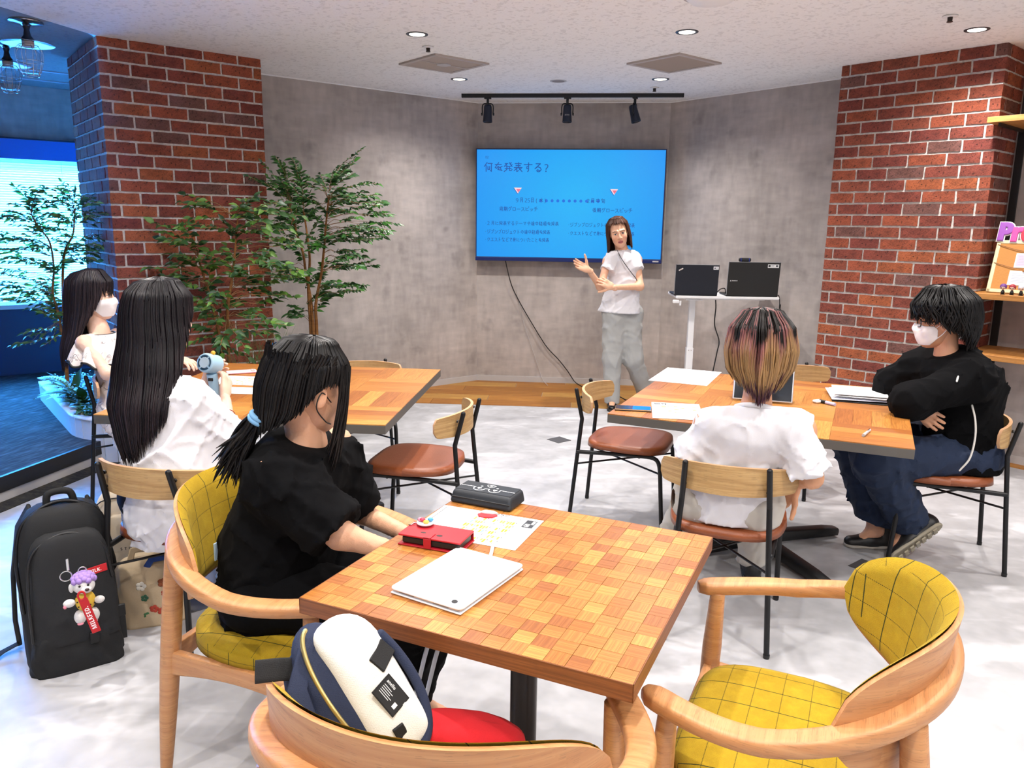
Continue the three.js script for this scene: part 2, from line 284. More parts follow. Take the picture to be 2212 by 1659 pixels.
// brick pillars: mortar core and single bricks that stand a little proud of it
const brickCache = {};
function brickGeo(l, h, d, v) {
  const key = [l.toFixed(3), h.toFixed(3), d.toFixed(3), v].join(); if (brickCache[key]) return brickCache[key];
  const g = new THREE.BoxGeometry(l, h, d, Math.max(2, Math.round(l / 0.03)), 2, 1), p = g.attributes.position, R = rngOf(v * 977 + Math.round(l * 1000)), o = v * 0.061;
  const j = {};
  for (let i = 0; i < p.count; i++) {
    const x = p.getX(i), y = p.getY(i), z = p.getZ(i), k = [x.toFixed(4), y.toFixed(4), z.toFixed(4)].join();
    if (!j[k]) j[k] = [(R() - 0.5) * 0.003, (R() - 0.5) * 0.003, (R() - 0.5) * 0.0016];
    p.setXYZ(i, x + j[k][0] * (Math.abs(Math.abs(x) - l / 2) < 1e-4 ? 1 : 0.4), y + j[k][1], z + j[k][2]);
  }
  g.computeVertexNormals(); const t = tri(g), u = t.attributes.uv; for (let i = 0; i < u.count; i++) u.setXY(i, u.getX(i) + o, u.getY(i) + o * 1.7);
  return brickCache[key] = t;
}
function pillar(label, [x, z], turn, W, D, y0, pitch, first, stagger, sideAtZero, low) {
  const o = new THREE.Group(); o.name = numbered('brick_pillar'); o.position.set(x, 0, z); o.rotation.y = turn; scene.add(o); o.userData = { kind: 'structure', label };
  part(o, 'mortar', box(W - 0.008, CEIL, D - 0.008, W / 2, CEIL / 2, -D / 2), M.mortar);
  const J = 0.0135, R = rngOf(Math.round(x * 1000)), hid = [];
  const put = (l, h, d, cx, cy, cz, turned) => {
    const m = M.brick[R() < 0.55 ? [0, 2, 5][Math.floor(R() * 3)] : Math.floor(R() * 6)], g = brickGeo(l, h, d, Math.floor(R() * 3));
    if (cy < low) { hid.push(place(g.clone(), cx, cy, cz, 0, turned ? Math.PI / 2 : 0)); return; }
    const b = part(o, 'brick', g, m); b.position.set(cx, cy, cz); if (turned) b.rotation.y = Math.PI / 2;
  };
  for (let r = 0; r < 34; r++) {
    const top = r === 0 ? CEIL - 0.001 : y0 - pitch * (r - 1) - J / 2, bot = Math.max(0.002, y0 - pitch * r + J / 2), h = top - bot, cy = (top + bot) / 2;
    if (h < 0.01 || top < 0) continue;
    const js = (r % 2 ? stagger : first), xs = [0, ...js, W];
    const c = r % 2 ? 0.18 : 0.065;                       // how far the corner brick reaches round on the side face
    for (let k = 0; k < xs.length - 1; k++) {
      const x0 = xs[k] + (k ? J / 2 : 0), x1 = xs[k + 1] - (k < xs.length - 2 ? J / 2 : 0), corner = sideAtZero ? k === 0 : k === xs.length - 2;
      put(x1 - x0, h, corner ? c : 0.03, (x0 + x1) / 2, cy, corner ? -c / 2 + 0.004 : -0.011, false);
    }
    for (let s = c + J; s < D - 0.02; s += 0.235) { const e = Math.min(s + 0.235 - J, D), l = e - s; if (l > 0.02) put(l, h, 0.03, sideAtZero ? 0.011 : W - 0.011, cy, -(s + e) / 2 + 0.004, true); }
  }
  if (hid.length) { const s = part(o, 'bricks_low', join(hid), M.brick[0]); s.userData.kind = 'stuff'; }
  return o;
}
pillar('red brick pillar with pale mortar behind the leafy planter', [-2.556, -5.032], rad(38.7), 1.018, 0.93, 2.533, 0.0783, [0.18, 0.396, 0.631, 0.86], [0.062, 0.28, 0.512, 0.746, 0.962], true, 0.62);
pillar('red brick pillar with pale mortar beside the wooden wall shelf', [2.225, -5.628], rad(-47.87), 1.003, 0.62, 2.519, 0.0766, [0.058, 0.27, 0.5, 0.735, 0.935], [0.168, 0.375, 0.612, 0.817], false, 0.3);

// ---------------------------------------------------------------- ceiling fittings
function downlight(x, z, label, lit = true) {
  const o = thing('ceiling_downlight', label, 'downlight', [x, CEIL, z], 0, undefined);
  part(o, 'ring', lathe([[0.047, 0.012], [0.047, -0.002], [0.052, -0.004], [0.064, -0.003], [0.065, 0.0]], 28), lit ? M.ringDark = M.ringDark || mat({ color: 0x30343c, roughness: 0.4 }) : M.base);
  part(o, 'lamp_glass', cyl(0.046, 0.046, 0.004, 0, -0.001, 0, 24), lit ? M.lampGlow : M.grilleDark);
  if (lit) { const l = new THREE.SpotLight(LAMP_COLOR, LAMP, 0, rad(74), 0.85, 2); l.position.set(0, -0.012, 0); l.target.position.set(0, -1, 0); l.castShadow = true; l.shadow.radius = 2.0; o.add(l, l.target); }
  return o;
}
downlight(-0.587, -4.884, 'lit ceiling downlight above the left sprinkler and left air vent');
downlight(0.97, -4.74, 'lit ceiling downlight in front of the right square air vent');
downlight(2.541, -4.599, 'lit ceiling downlight in front of the right brick pillar');
downlight(-0.438, -6.308, 'lit ceiling downlight between the left air vent and the track rail end');
downlight(1.088, -6.194, 'lit ceiling downlight between the right air vent and the small sprinkler');
downlight(0.325, -6.328, 'unlit round grey ceiling fitting above the middle of the track rail', false);
for (let j = 1; j <= 4; j++) for (let i = -1; i <= 2; i++) {            // the rest of the same grid of lamps, nearer than the picture's top edge
  const x = -0.587 + 1.56 * i + 0.149 * j, z = -4.884 + 0.14 * i + 1.424 * j; if (x < -2.6 || x > 4.3) continue;
  downlight(x, z, 'lit ceiling downlight of the grid over the seats nearer the viewer').userData.group = 'ceiling downlights over the seats';
}
function sprinkler(x, z, label) { const o = thing('sprinkler_head', label, 'sprinkler', [x, CEIL, z]); part(o, 'plate', lathe([[0.002, 0], [0.036, -0.001], [0.038, -0.006], [0.014, -0.008]], 20), M.white); part(o, 'head', join(cyl(0.012, 0.013, 0.02, 0, -0.016), cyl(0.015, 0.015, 0.003, 0, -0.03)), M.darkMetal); }
sprinkler(-0.557, -5.209, 'small ceiling sprinkler head just in front of the left air vent');
sprinkler(1.107, -6.554, 'small ceiling sprinkler head right above the right end of the track rail');
sprinkler(2.243, -4.324, 'small ceiling sprinkler head near the right pillar and its downlight');
{ const o = thing('ceiling_disc', 'pale round ceiling unit cut off by the top edge of the view', 'detector', [0.93, CEIL, -4.02]); part(o, 'cover', lathe([[0.12, 0], [0.12, -0.012], [0.1, -0.03], [0.03, -0.036], [0.0, -0.036]], 32), M.white); part(o, 'collar', lathe([[0.125, 0], [0.135, -0.002], [0.135, -0.008], [0.12, -0.01]], 32), M.base); }
function vent(x, z, turn, label, bars) {
  const o = thing('air_vent', label, 'vent', [x, CEIL, z], turn), S = 0.225;
  part(o, 'frame', join(box(0.45, 0.012, 0.03, 0, -0.006, S - 0.015), box(0.45, 0.012, 0.03, 0, -0.006, -S + 0.015), box(0.03, 0.012, 0.39, S - 0.015, -0.006), box(0.03, 0.012, 0.39, -S + 0.015, -0.006)), M.grille);
  part(o, 'backing', box(0.4, 0.002, 0.4, 0, -0.001), mat({ color: 0x57504c, roughness: 0.9 }));
  const lg = bars ? box(0.39, 0.008, 0.007) : box(0.39, 0.008, 0.006);
  for (let k = 0; k < (bars ? 26 : 30); k++) { const s = part(o, 'louvre', lg, M.grille); s.position.set(0, -0.006, -0.19 + k * 0.38 / (bars ? 25 : 29)); s.rotation.x = 0.5; }
  if (!bars) { part(o, 'cross_bar', join(box(0.39, 0.011, 0.02, 0, -0.007)), M.grille); part(o, 'centre_plate', cyl(0.05, 0.05, 0.012, 0, -0.008, 0, 16), M.base); }
}
vent(-0.503, -5.71, rad(40), 'left square beige ceiling vent with a pale round centre plate', false);
vent(1.067, -5.59, rad(40), 'right square beige ceiling vent with plain fine louvres', true);

// spotlights on a rail
{
  const a = [-0.454, -6.997], b = [1.389, -6.82], L = Math.hypot(b[0] - a[0], b[1] - a[1]), turn = Math.atan2(-(b[1] - a[1]), b[0] - a[0]);
  const o = thing('track_rail', 'long black lighting track rail hanging under the ceiling before the screen', 'track rail', [(a[0] + b[0]) / 2, CEIL, (a[1] + b[1]) / 2], turn);
  part(o, 'rail', rbox(L, 0.03, 0.034, 0.003, 0, -0.015, 0), M.black); part(o, 'end_cap', rbox(0.012, 0.032, 0.036, 0.003, -L / 2 - 0.004, -0.015, 0), M.blackMetal); part(o, 'end_cap', rbox(0.012, 0.032, 0.036, 0.003, L / 2 + 0.004, -0.015, 0), M.blackMetal);
  const navy = mat({ color: 0x10182c, roughness: 0.4 });
  const spots = [[0.215, 0, 'left black track spotlight with a visible yoke on the ceiling rail'], [0.895, 0, 'middle black track spotlight with a row of pale vents on its body'], [1.46, 1, 'right black track spotlight turned sideways on the ceiling rail']];
  for (const [s, side, label] of spots) {
    const k = s / L, t = thing('track_spotlight', label, 'spotlight', [lerp(a[0], b[0], k), CEIL - 0.03, lerp(a[1], b[1], k)], turn + (side ? 1.2 : 0));
    part(t, 'adapter', join(rbox(0.06, 0.014, 0.03, 0.003, 0, -0.005), cyl(0.011, 0.011, 0.05, 0, -0.03)), M.black);
    part(t, 'yoke', tube([[-0.046, -0.135, 0], [-0.047, -0.075, 0], [-0.035, -0.052, 0], [0, -0.05, 0], [0.035, -0.052, 0], [0.047, -0.075, 0], [0.046, -0.135, 0]], 0.0055, 30, 6), M.black);
    const h = part(t, 'lamp_head', lathe([[0, 0.075], [0.03, 0.074], [0.034, 0.06], [0.036, 0.0], [0.041, -0.065], [0.038, -0.066], [0.03, -0.03], [0, -0.03]], 26), navy); h.position.set(0, -0.135, 0); h.rotation.x = side ? -0.28 : -0.1;
    for (const x of [-1, 1]) part(t, 'knob', cyl(0.012, 0.012, 0.012, x * 0.05, -0.135, 0, 12, 0, Math.PI / 2), M.black);
    if (s > 0.5 && s < 1) for (let q = -2; q <= 2; q++) part(t, 'vent_slot', rbox(0.003, 0.012, 0.003, 0.001, q * 0.008, -0.145, 0.038 - Math.abs(q) * 0.0015), M.base);
  }
}
// jar lamps of the left room
function jarLamp(x, z, label) {
  const o = thing('jar_lamp', label, 'lamp', [x, CEIL + 0.012, z]);
  part(o, 'ceiling_plate', lathe([[0, 0], [0.085, 0], [0.09, -0.012], [0.03, -0.02], [0.02, -0.03]], 26), M.chrome);
  part(o, 'socket', lathe([[0.02, -0.03], [0.014, -0.05], [0.02, -0.08], [0.034, -0.1], [0.03, -0.115]], 18), M.black);
  part(o, 'shade', lathe([[0.03, -0.1], [0.06, -0.108], [0.135, -0.125], [0.136, -0.128], [0.06, -0.113], [0.03, -0.106]], 32), M.chrome);
  part(o, 'lid', cyl(0.03, 0.032, 0.03, 0, -0.128, 0, 20), M.grille);
  part(o, 'jar', lathe([[0.036, -0.14], [0.05, -0.155], [0.056, -0.17], [0.056, -0.27], [0.05, -0.285], [0, -0.288]], 26), M.glass);
  const w = []; for (let k = 0; k < 8; k++) { const A = k / 8 * Math.PI * 2; w.push(tube([[0.05, -0.135], [0.072, -0.17], [0.06, -0.25], [0.04, -0.30]].map(([r, y]) => [r * Math.cos(A), y, r * Math.sin(A)]), 0.002, 14, 5)); }
  for (const [r, y] of [[0.05, -0.135], [0.067, -0.22], [0.04, -0.30]]) w.push(tri(new THREE.TorusGeometry(r, 0.0022, 6, 28).rotateX(Math.PI / 2).translate(0, y, 0)));
  part(o, 'wire_cage', join(w), M.chrome);
}
jarLamp(-2.80, -4.74, 'glass jar ceiling lamp with chrome shade nearest the brick pillar');
jarLamp(-3.30, -5.34, 'glass jar ceiling lamp with chrome shade farther back by the window');
// ---------------------------------------------------------------- wooden-back chairs with leather seats
function chairModel() {
  const o = thing('dining_chair', 'x', 'chair', [0, 0, 0], 0);
  const S = [[-1], [1]].map((q) => q[0]);
  // seat: rounded pad
  const top = 0.438, hw = (v) => lerp(0.185, 0.232, Math.pow(v, 0.8));
  const seat = grid(40, 14, (u, v) => {            // u around, v from the middle of the top to the middle of the underside
    const a = u * Math.PI * 2, e = 2 / 3.6, ca = Math.cos(a), sa = Math.sin(a), ex = Math.sign(ca) * Math.abs(ca) ** e, ez = Math.sign(sa) * Math.abs(sa) ** e;
    const r = v < 0.62 ? v / 0.62 : 1 - (v - 0.62) / 0.38, edge = clamp(r, 0, 1), z = ez * 0.222 * edge, w = 0.232 - 0.03 * clamp(-ez * edge, 0, 1);
    const rnd_ = Math.sqrt(Math.max(0, 1 - edge ** 6)), y = v < 0.62 ? top - 0.026 + 0.026 * rnd_ - 0.010 * (1 - edge * edge) * 0.6 : top - 0.026 - 0.024 * rnd_;
    return V(ex * w * edge, y + 0.006 * Math.abs(ex * edge) ** 2, z - 0.002);
  });
  part(o, 'seat', tri(seat), M.leather);
  // curved plywood backrest: an arc with thickness and rounded corners
  const R = 0.33, half = 0.78, bh = 0.108, yc = 0.633;
  const zc = -0.258 + R + 0.012, arc = (a, r, y) => V(r * Math.sin(a), y, zc - r * Math.cos(a));
  const prof = (s) => { const c = clamp((1 - Math.abs(s)) / 0.09, 0, 1), k = Math.sqrt(1 - (1 - c) * (1 - c)); return bh / 2 * (0.55 + 0.45 * k) - 0.012 * s * s; };
  const sh = [];
  for (const [r, f] of [[R, 1], [R + 0.013, -1]]) sh.push(grid(36, 6, (u, v) => { const s = u * 2 - 1; return arc(s * half * f, r, yc + (v * 2 - 1) * prof(s)); }));
  part(o, 'backrest', tri(join(sh.map((g) => { const n = g.toNonIndexed(); return n; }))), M.ply);
  const rim = []; const loop = [];
  for (let i = 0; i <= 40; i++) { const s = i / 40 * 2 - 1; loop.push([s, 1]); } for (let i = 0; i <= 40; i++) { const s = 1 - i / 40 * 2; loop.push([s, -1]); } loop.push([-1, 1]);
  const rp = []; loop.forEach(([s, e]) => { const y = yc + e * prof(s); rp.push([arc(s * half, R, y), arc(s * half, R + 0.013, y)]); });
  part(o, 'backrest_edge', tri(grid(rp.length - 1, 1, (u, v) => rp[Math.round(u * (rp.length - 1))][v > 0.5 ? 1 : 0])), M.plyEdge, 'pale layered edge of the curved backrest');
  for (const s of S) {
    const rb = [s * 0.182, 0.012, -0.271], bd = [s * 0.151, 0.542, -0.226], tp = [s * 0.142, 0.687, -0.262];
    const leg = [bar(rb, bd, 0.0105, 0.0105, 10), ball(0.0105, ...bd, 1, 1, 1, 10), bar(bd, tp, 0.0105, 0.0105, 10), ball(0.0105, ...tp, 1, 1, 1, 10)];
    const l = part(o, 'leg', join(leg), M.blackMetal); part(l, 'foot_cap', cyl(0.011, 0.012, 0.014, rb[0], 0.007, rb[2], 12), M.black);
    for (const y of [0.602, 0.652]) part(o, 'screw', cyl(0.007, 0.007, 0.006, s * 0.143, y, -0.236, 12, Math.PI / 2 - 0.25), M.black);
    const fb = [s * 0.204, 0.012, 0.211];
    const f = part(o, 'leg', join(tube([fb, [s * 0.199, 0.2, 0.197], [s * 0.197, 0.335, 0.186], [s * 0.195, 0.378, 0.172], [s * 0.192, 0.392, 0.135], [s * 0.185, 0.388, 0], [s * 0.168, 0.372, -0.238]], 0.0105, 46, 10, 0.35)), M.blackMetal);
    part(f, 'foot_cap', cyl(0.011, 0.012, 0.014, fb[0], 0.007, fb[2], 12), M.black);
    part(o, 'stretcher', join(bar([s * 0.198, 0.312, 0.19], [-s * 0.164, 0.307, -0.245], 0.005, 0.005, 8)), M.blackMetal);
  }
  part(o, 'cross_rail', bar([-0.188, 0.385, 0.08], [0.188, 0.385, 0.08], 0.008), M.blackMetal);
  return o;
}
const chair0 = chairModel();
const CH = [
  [0.622, -3.887, 69.9, 'empty brown leather chair at the left edge of the right table'],
  [-0.439, -3.493, -101.7, 'empty brown leather chair standing free in front of the left table corner'],
  [0.838, -2.832, 160.5, 'brown leather chair under the boy with bleached hair in a white shirt'],
  [1.985, -3.461, -105.3, 'brown leather chair under the boy in black at the right table end'],
  [-1.19, -2.728, 164.1, 'brown leather chair under the girl with long hair in a white shirt'],
  [-1.98, -4.14, 92, 'chair under the girl in the floral dress, largely hidden by her'],
  [-0.87, -4.36, 9, 'empty leather chair tucked in behind the left table, backrest top showing'],
  [1.77, -4.42, 200 - 180, 'empty chair tucked in behind the right table near the brick pillar'],
];
CH.forEach(([x, z, a, l], i) => { if (i === 0) { chair0.position.set(x, 0, z); chair0.rotation.y = rad(a); chair0.userData.label = l; } else copy(chair0, [x, 0, z], rad(a), l); });

// ---------------------------------------------------------------- armchairs
function armchairModel() {
  const o = thing('armchair', 'x', 'armchair', [0, 0, 0], 0), zs = 0.03, B = 0.325, W = 0.352, ha = 0.604, rise = 0.095;
  // bentwood rail: from one arm tip round the back to the other
  const P = [];
  const yr = (k) => ha + rise * k;
  for (let i = 0; i <= 14; i++) { const t = i / 14; P.push(V(lerp(0.252, W - 0.022, Math.sin(t * Math.PI / 2)), yr(0.12 * t * t), lerp(0.262, zs, t))); }
  for (let i = 1; i < 40; i++) { const a = i / 40 * Math.PI; P.push(V((W - 0.022) * Math.sign(Math.cos(a)) * Math.abs(Math.cos(a)) ** 0.92, yr(0.12 + 0.88 * Math.sin(a)), zs - (B - 0.022) * Math.sin(a) ** 0.92)); }
  for (let i = 14; i >= 0; i--) { const t = i / 14; P.push(V(-lerp(0.252, W - 0.022, Math.sin(t * Math.PI / 2)), yr(0.12 * t * t), lerp(0.262, zs, t))); }
  const rail = sweep(P, (t) => { const e = Math.min(t, 1 - t) * 2, end = clamp(e / 0.035, 0.25, 1), mid = clamp((e - 0.3) / 0.4, 0, 1); return roundSect(lerp(0.056, 0.044, mid) * Math.sqrt(end), lerp(0.034, 0.042, mid) * (0.75 + 0.25 * end), 14, 3.4); });
  part(o, 'arm_rail', rail, M.oak);
  // legs
  for (const s of [-1, 1]) {
    const turned = (a, b, rs) => { const n = 8, g = []; const A = V(...a), Bv = V(...b); for (let i = 0; i <= n; i++) g.push(A.clone().lerp(Bv, i / n)); return sweep(g, (t) => roundSect(2 * rs(t), 2 * rs(t), 14, 2), V(0, 0, 1)); };
    part(o, 'leg', turned([s * 0.285, 0, 0.238], [s * 0.258, 0.595, 0.214], (t) => lerp(0.0135, 0.024, Math.sin(clamp(t / 0.75, 0, 1) * Math.PI / 2)) - 0.006 * clamp((t - 0.75) / 0.25, 0, 1)), M.oak);
    part(o, 'leg', turned([s * 0.232, 0, -0.284], [s * 0.224, 0.66, -0.205], (t) => lerp(0.015, 0.026, Math.sin(clamp(t / 0.6, 0, 1) * Math.PI / 2)) - 0.003 * clamp((t - 0.75) / 0.25, 0, 1)), M.oak);
  }
  // seat frame and pad
  const side = (a, b, h) => { const g = []; for (let i = 0; i <= 12; i++) g.push(V(...a).lerp(V(...b), i / 12).add(V(0, 0.012 * Math.sin(i / 12 * Math.PI), 0))); return sweep(g, (t) => roundSect(0.024, lerp(h, h * 0.62, Math.sin(t * Math.PI)), 10, 6)); };
  for (const s of [-1, 1]) part(o, 'seat_rail', side([s * 0.272, 0.36, 0.225], [s * 0.23, 0.35, -0.25], 0.075), M.oak);
  part(o, 'seat_rail', side([-0.27, 0.365, 0.225], [0.27, 0.365, 0.225], 0.07), M.oak); part(o, 'seat_rail', side([-0.225, 0.35, -0.25], [0.225, 0.35, -0.25], 0.07), M.oak);
  const seat = grid(48, 16, (u, v) => {
    const a = u * Math.PI * 2, ca = Math.cos(a), sa = Math.sin(a), e = sa > 0 ? 2 / 4 : 2 / 2.7, ex = Math.sign(ca) * Math.abs(ca) ** e, ez = Math.sign(sa) * Math.abs(sa) ** e;
    const r = v < 0.6 ? v / 0.6 : 1 - (v - 0.6) / 0.4 * 0.9, z = ez * (ez > 0 ? 0.252 : 0.255) * r - 0.01, w = 0.268 - 0.03 * clamp(-ez * r, 0, 1);
    const k = Math.sqrt(Math.max(0, 1 - r ** 5)), y = v < 0.6 ? 0.40 + 0.045 * k : 0.40 - 0.03 * k; return V(ex * w * r, y, z);
  });
  part(o, 'seat', tri(seat, 0), M.plaid);
  // backrest: moulded shell, upholstered on the inside
  const ang = 1.22, yC = 0.655, hh = 0.135, sx = 0.322, sz = 0.283;
  const hgt = (s) => hh * Math.sqrt(Math.max(0.0, 1 - Math.abs(s) ** 3.2));
  const lean = (y) => -(y - yC) * 0.14;
  const on = (s, k, off) => { const a = s * ang, y = yC + 0.012 * (1 - s * s) + k * hgt(s), r = 1 - off; return V((sx * r) * Math.sin(a), y, zs - 0.01 - (sz * r) * Math.cos(a) + lean(y) * Math.cos(a)); };
  const S = (off, puff) => tri(grid(40, 12, (u, v) => { const s = u * 2 - 1, k = v * 2 - 1, pf = puff ? 0.075 * Math.max(0, 1 - Math.abs(s) ** 8) * Math.sqrt(Math.max(0, 1 - k ** 6)) : 0; return on(s * 0.9995, k * (puff ? (k > 0 ? 1.05 : 0.97) : 1), off + pf); }));
  part(o, 'back_shell', tri(join(S(0.0, false), S(0.034, false), grid(40, 1, (u, v) => on((u * 2 - 1) * 0.9995, 1, v * 0.034)).toNonIndexed(), grid(40, 1, (u, v) => on((u * 2 - 1) * 0.9995, -1, v * 0.034)).toNonIndexed())), M.oak);
  part(o, 'back_pad', S(0.034, true), M.plaid, 'mustard checked wool pad');
  return o;
}
const arm0 = armchairModel();
[[0.615, -1.496, -114.7, 'empty mustard checked armchair on the right side of the near table'],
 [-0.601, -2.02, 72.4, 'mustard checked armchair with the ponytailed girl in black sitting in it'],
 [-0.101, -1.216, 164.3, 'mustard checked armchair in the foreground holding the white and navy bag'],
].forEach(([x, z, a, l], i) => { if (!i) { arm0.position.set(x, 0, z); arm0.rotation.y = rad(a); arm0.userData.label = l; } else copy(arm0, [x, 0, z], rad(a), l); });

// ---------------------------------------------------------------- tables (local frame: x along the near edge, z towards the viewer, corner to corner)
const TH = 0.72;
function tableAt(label, x, z, turn) { return thing('square_table', label, 'table', [x, 0, z], turn); }
{ // near table: end-grain like mosaic of small blocks
  const o = tableAt('small mosaic wood table in the foreground with a white tablet on it', 0.0387, -1.70, rad(-24.6)), S = 0.727, n = 17, m = S / n - 0.0006;
  part(o, 'tabletop_core', rbox(S, 0.03, S, 0.002, 0, TH - 0.0185, 0), M.edge, 'brown wooden edge of the top');
  const gs = [0, 1].map((ax) => rbox(m, 0.006, m, 0.0006, 0, 0, 0, 0, 0, 0, 1, ax)), R = rngOf(77);
  const strips = [2, 3].flatMap((k) => [0, 1].map((ax) => join(Array.from({ length: k }, (_, i) => { const w = m / k - 0.0002, off = (i + 0.5) / k * m - m / 2; return ax ? box(w, 0.006, m, off, (i % 2) * 0.0001, 0, 0, 1) : box(m, 0.006, w, 0, (i % 2) * 0.0001, off); }))));
  const all = [...strips, ...strips, ...gs];
  for (let i = 0; i < n; i++) for (let j = 0; j < n; j++) { const odd = (i + j) % 2, k = Math.floor(R() * all.length / 2) * 2 + odd; const b = part(o, 'block', all[k % all.length], M.teak[Math.floor(R() * 7)]); b.position.set(-S / 2 + (i + 0.5) * S / n, TH - 0.003 + (R() - 0.5) * 0.0004, -S / 2 + (j + 0.5) * S / n); }
  part(o, 'edge_band', join([0, 1, 2, 3].map((k) => place(box(S + 0.004, 0.0355, 0.002, 0, 0, S / 2 + 0.001), 0, TH - 0.018, 0, 0, k * Math.PI / 2))), M.edge);
  part(o, 'pole', cyl(0.033, 0.033, 0.66, 0, 0.355, 0, 24), M.darkMetal);
  for (let k = 0; k < 4; k++) part(o, 'base_arm', place(rbox(0.36, 0.03, 0.05, 0.008, 0.18, 0, 0), 0, 0.026, 0, 0, k * Math.PI / 2 + 0.78), M.darkMetal);
  part(o, 'top_plate', rbox(0.3, 0.008, 0.3, 0.002, 0, TH - 0.04, 0), M.blackMetal);
  part(o, 'lever', join(bar([-0.13, 0.16, 0.10], [-0.10, 0.10, 0.06], 0.008, 0.012)), M.darkMetal);
}
function bigTable(label, x, z, turn, S) {
  const o = tableAt(label, x, z, turn), n = 4, q = S / n, R = rngOf(Math.round(x * 999));
  part(o, 'tabletop_core', rbox(S, 0.036, S, 0.002, 0, TH - 0.022, 0), M.tableEdge, 'dark grey edge of the top');
  const gs = [0, 1].map((ax) => ax ? rbox(q / 4 - 0.0005, 0.004, q - 0.0006, 0.0005, 0, 0, 0, 0, 0, 0, 1, 1) : rbox(q - 0.0006, 0.004, q / 4 - 0.0005, 0.0005, 0, 0, 0, 0, 0, 0, 1, 0));
  for (let i = 0; i < n; i++) for (let j = 0; j < n; j++) for (let k = 0; k < 4; k++) {
    const ax = (i + j) % 2, b = part(o, 'board', gs[ax], M.teak[Math.floor(R() * 6)]), off = (k + 0.5) * q / 4 - q / 2;
    b.position.set(-S / 2 + (i + 0.5) * q + (ax ? off : 0), TH - 0.002 + (R() - 0.5) * 0.0003, -S / 2 + (j + 0.5) * q + (ax ? 0 : off));
  }
  part(o, 'pole', cyl(0.038, 0.038, 0.62, 0, 0.35, 0, 24), M.black); part(o, 'top_plate', rbox(0.5, 0.01, 0.5, 0.002, 0, TH - 0.046, 0), M.black);
  for (let k = 0; k < 4; k++) part(o, 'base_arm', place(sweep([V(0, 0.05, 0), V(0.15, 0.045, 0), V(0.4, 0.032, 0), V(0.47, 0.025, 0)], (t) => roundSect(0.06, lerp(0.07, 0.04, t), 12, 4)), 0, 0, 0, 0, k * Math.PI / 2 + 0.78), M.black);
  part(o, 'hook', tube([[-0.2, TH - 0.05, S / 2 - 0.05], [-0.2, TH - 0.075, S / 2 - 0.05], [-0.16, TH - 0.08, S / 2 - 0.05], [-0.13, TH - 0.075, S / 2 - 0.05], [-0.13, TH - 0.05, S / 2 - 0.05]], 0.003, 24, 6), M.black);
  return o;
}
const along = ([x, z], a, u, v) => [x + Math.cos(a) * u + Math.sin(a) * v, z - Math.sin(a) * u + Math.cos(a) * v];
{ const a = rad(-24.5), S = 1.17, c = along([0.408, -3.211], a, S / 2, -S / 2); bigTable('wide parquet-topped table on the right with papers and a phone', c[0], c[1], a, S); }
{ const a = rad(-5.02), S = 1.215, c = along([-0.498, -2.967], a, -S / 2, -S / 2); bigTable('wide parquet-topped table on the left between the seated girls', c[0], c[1], a, S); }

// ---------------------------------------------------------------- shelf on the right
{
  const o = thing('wall_shelf', 'wooden shelf boards on black steel posts beside the right brick pillar', 'shelf', [2.80, 0, -4.80], rad(-42.13 + 0));
  // local x runs away from the viewer along the pillar's side, local z to the right
  const bd = (y) => rbox(1.05, 0.034, 0.34, 0.003, 0.40, y, 0.145 + 0.17 - 0.145);
  o.rotation.y = Math.atan2(0.671, 0.742);
  const mk = (y) => { const L = 1.3; return rbox(0.5, 0.034, L, 0.003, 0.25, y, L / 2 - 0.02); };
  for (const y of [2.146, 1.113, 0.745]) part(o, 'shelf_board', mk(y), M.lightWood);
  for (const [x, z] of [[0.46, 0.04], [0.46, 1.2]]) part(o, 'post', rbox(0.045, 2.56, 0.045, 0.003, x + 0.03, 1.285, z), M.black);
  for (const y of [2.146, 1.113, 0.745]) for (const z of [0.04, 1.2]) part(o, 'bracket', box(0.44, 0.02, 0.012, 0.25, y - 0.026, z), M.black);
}
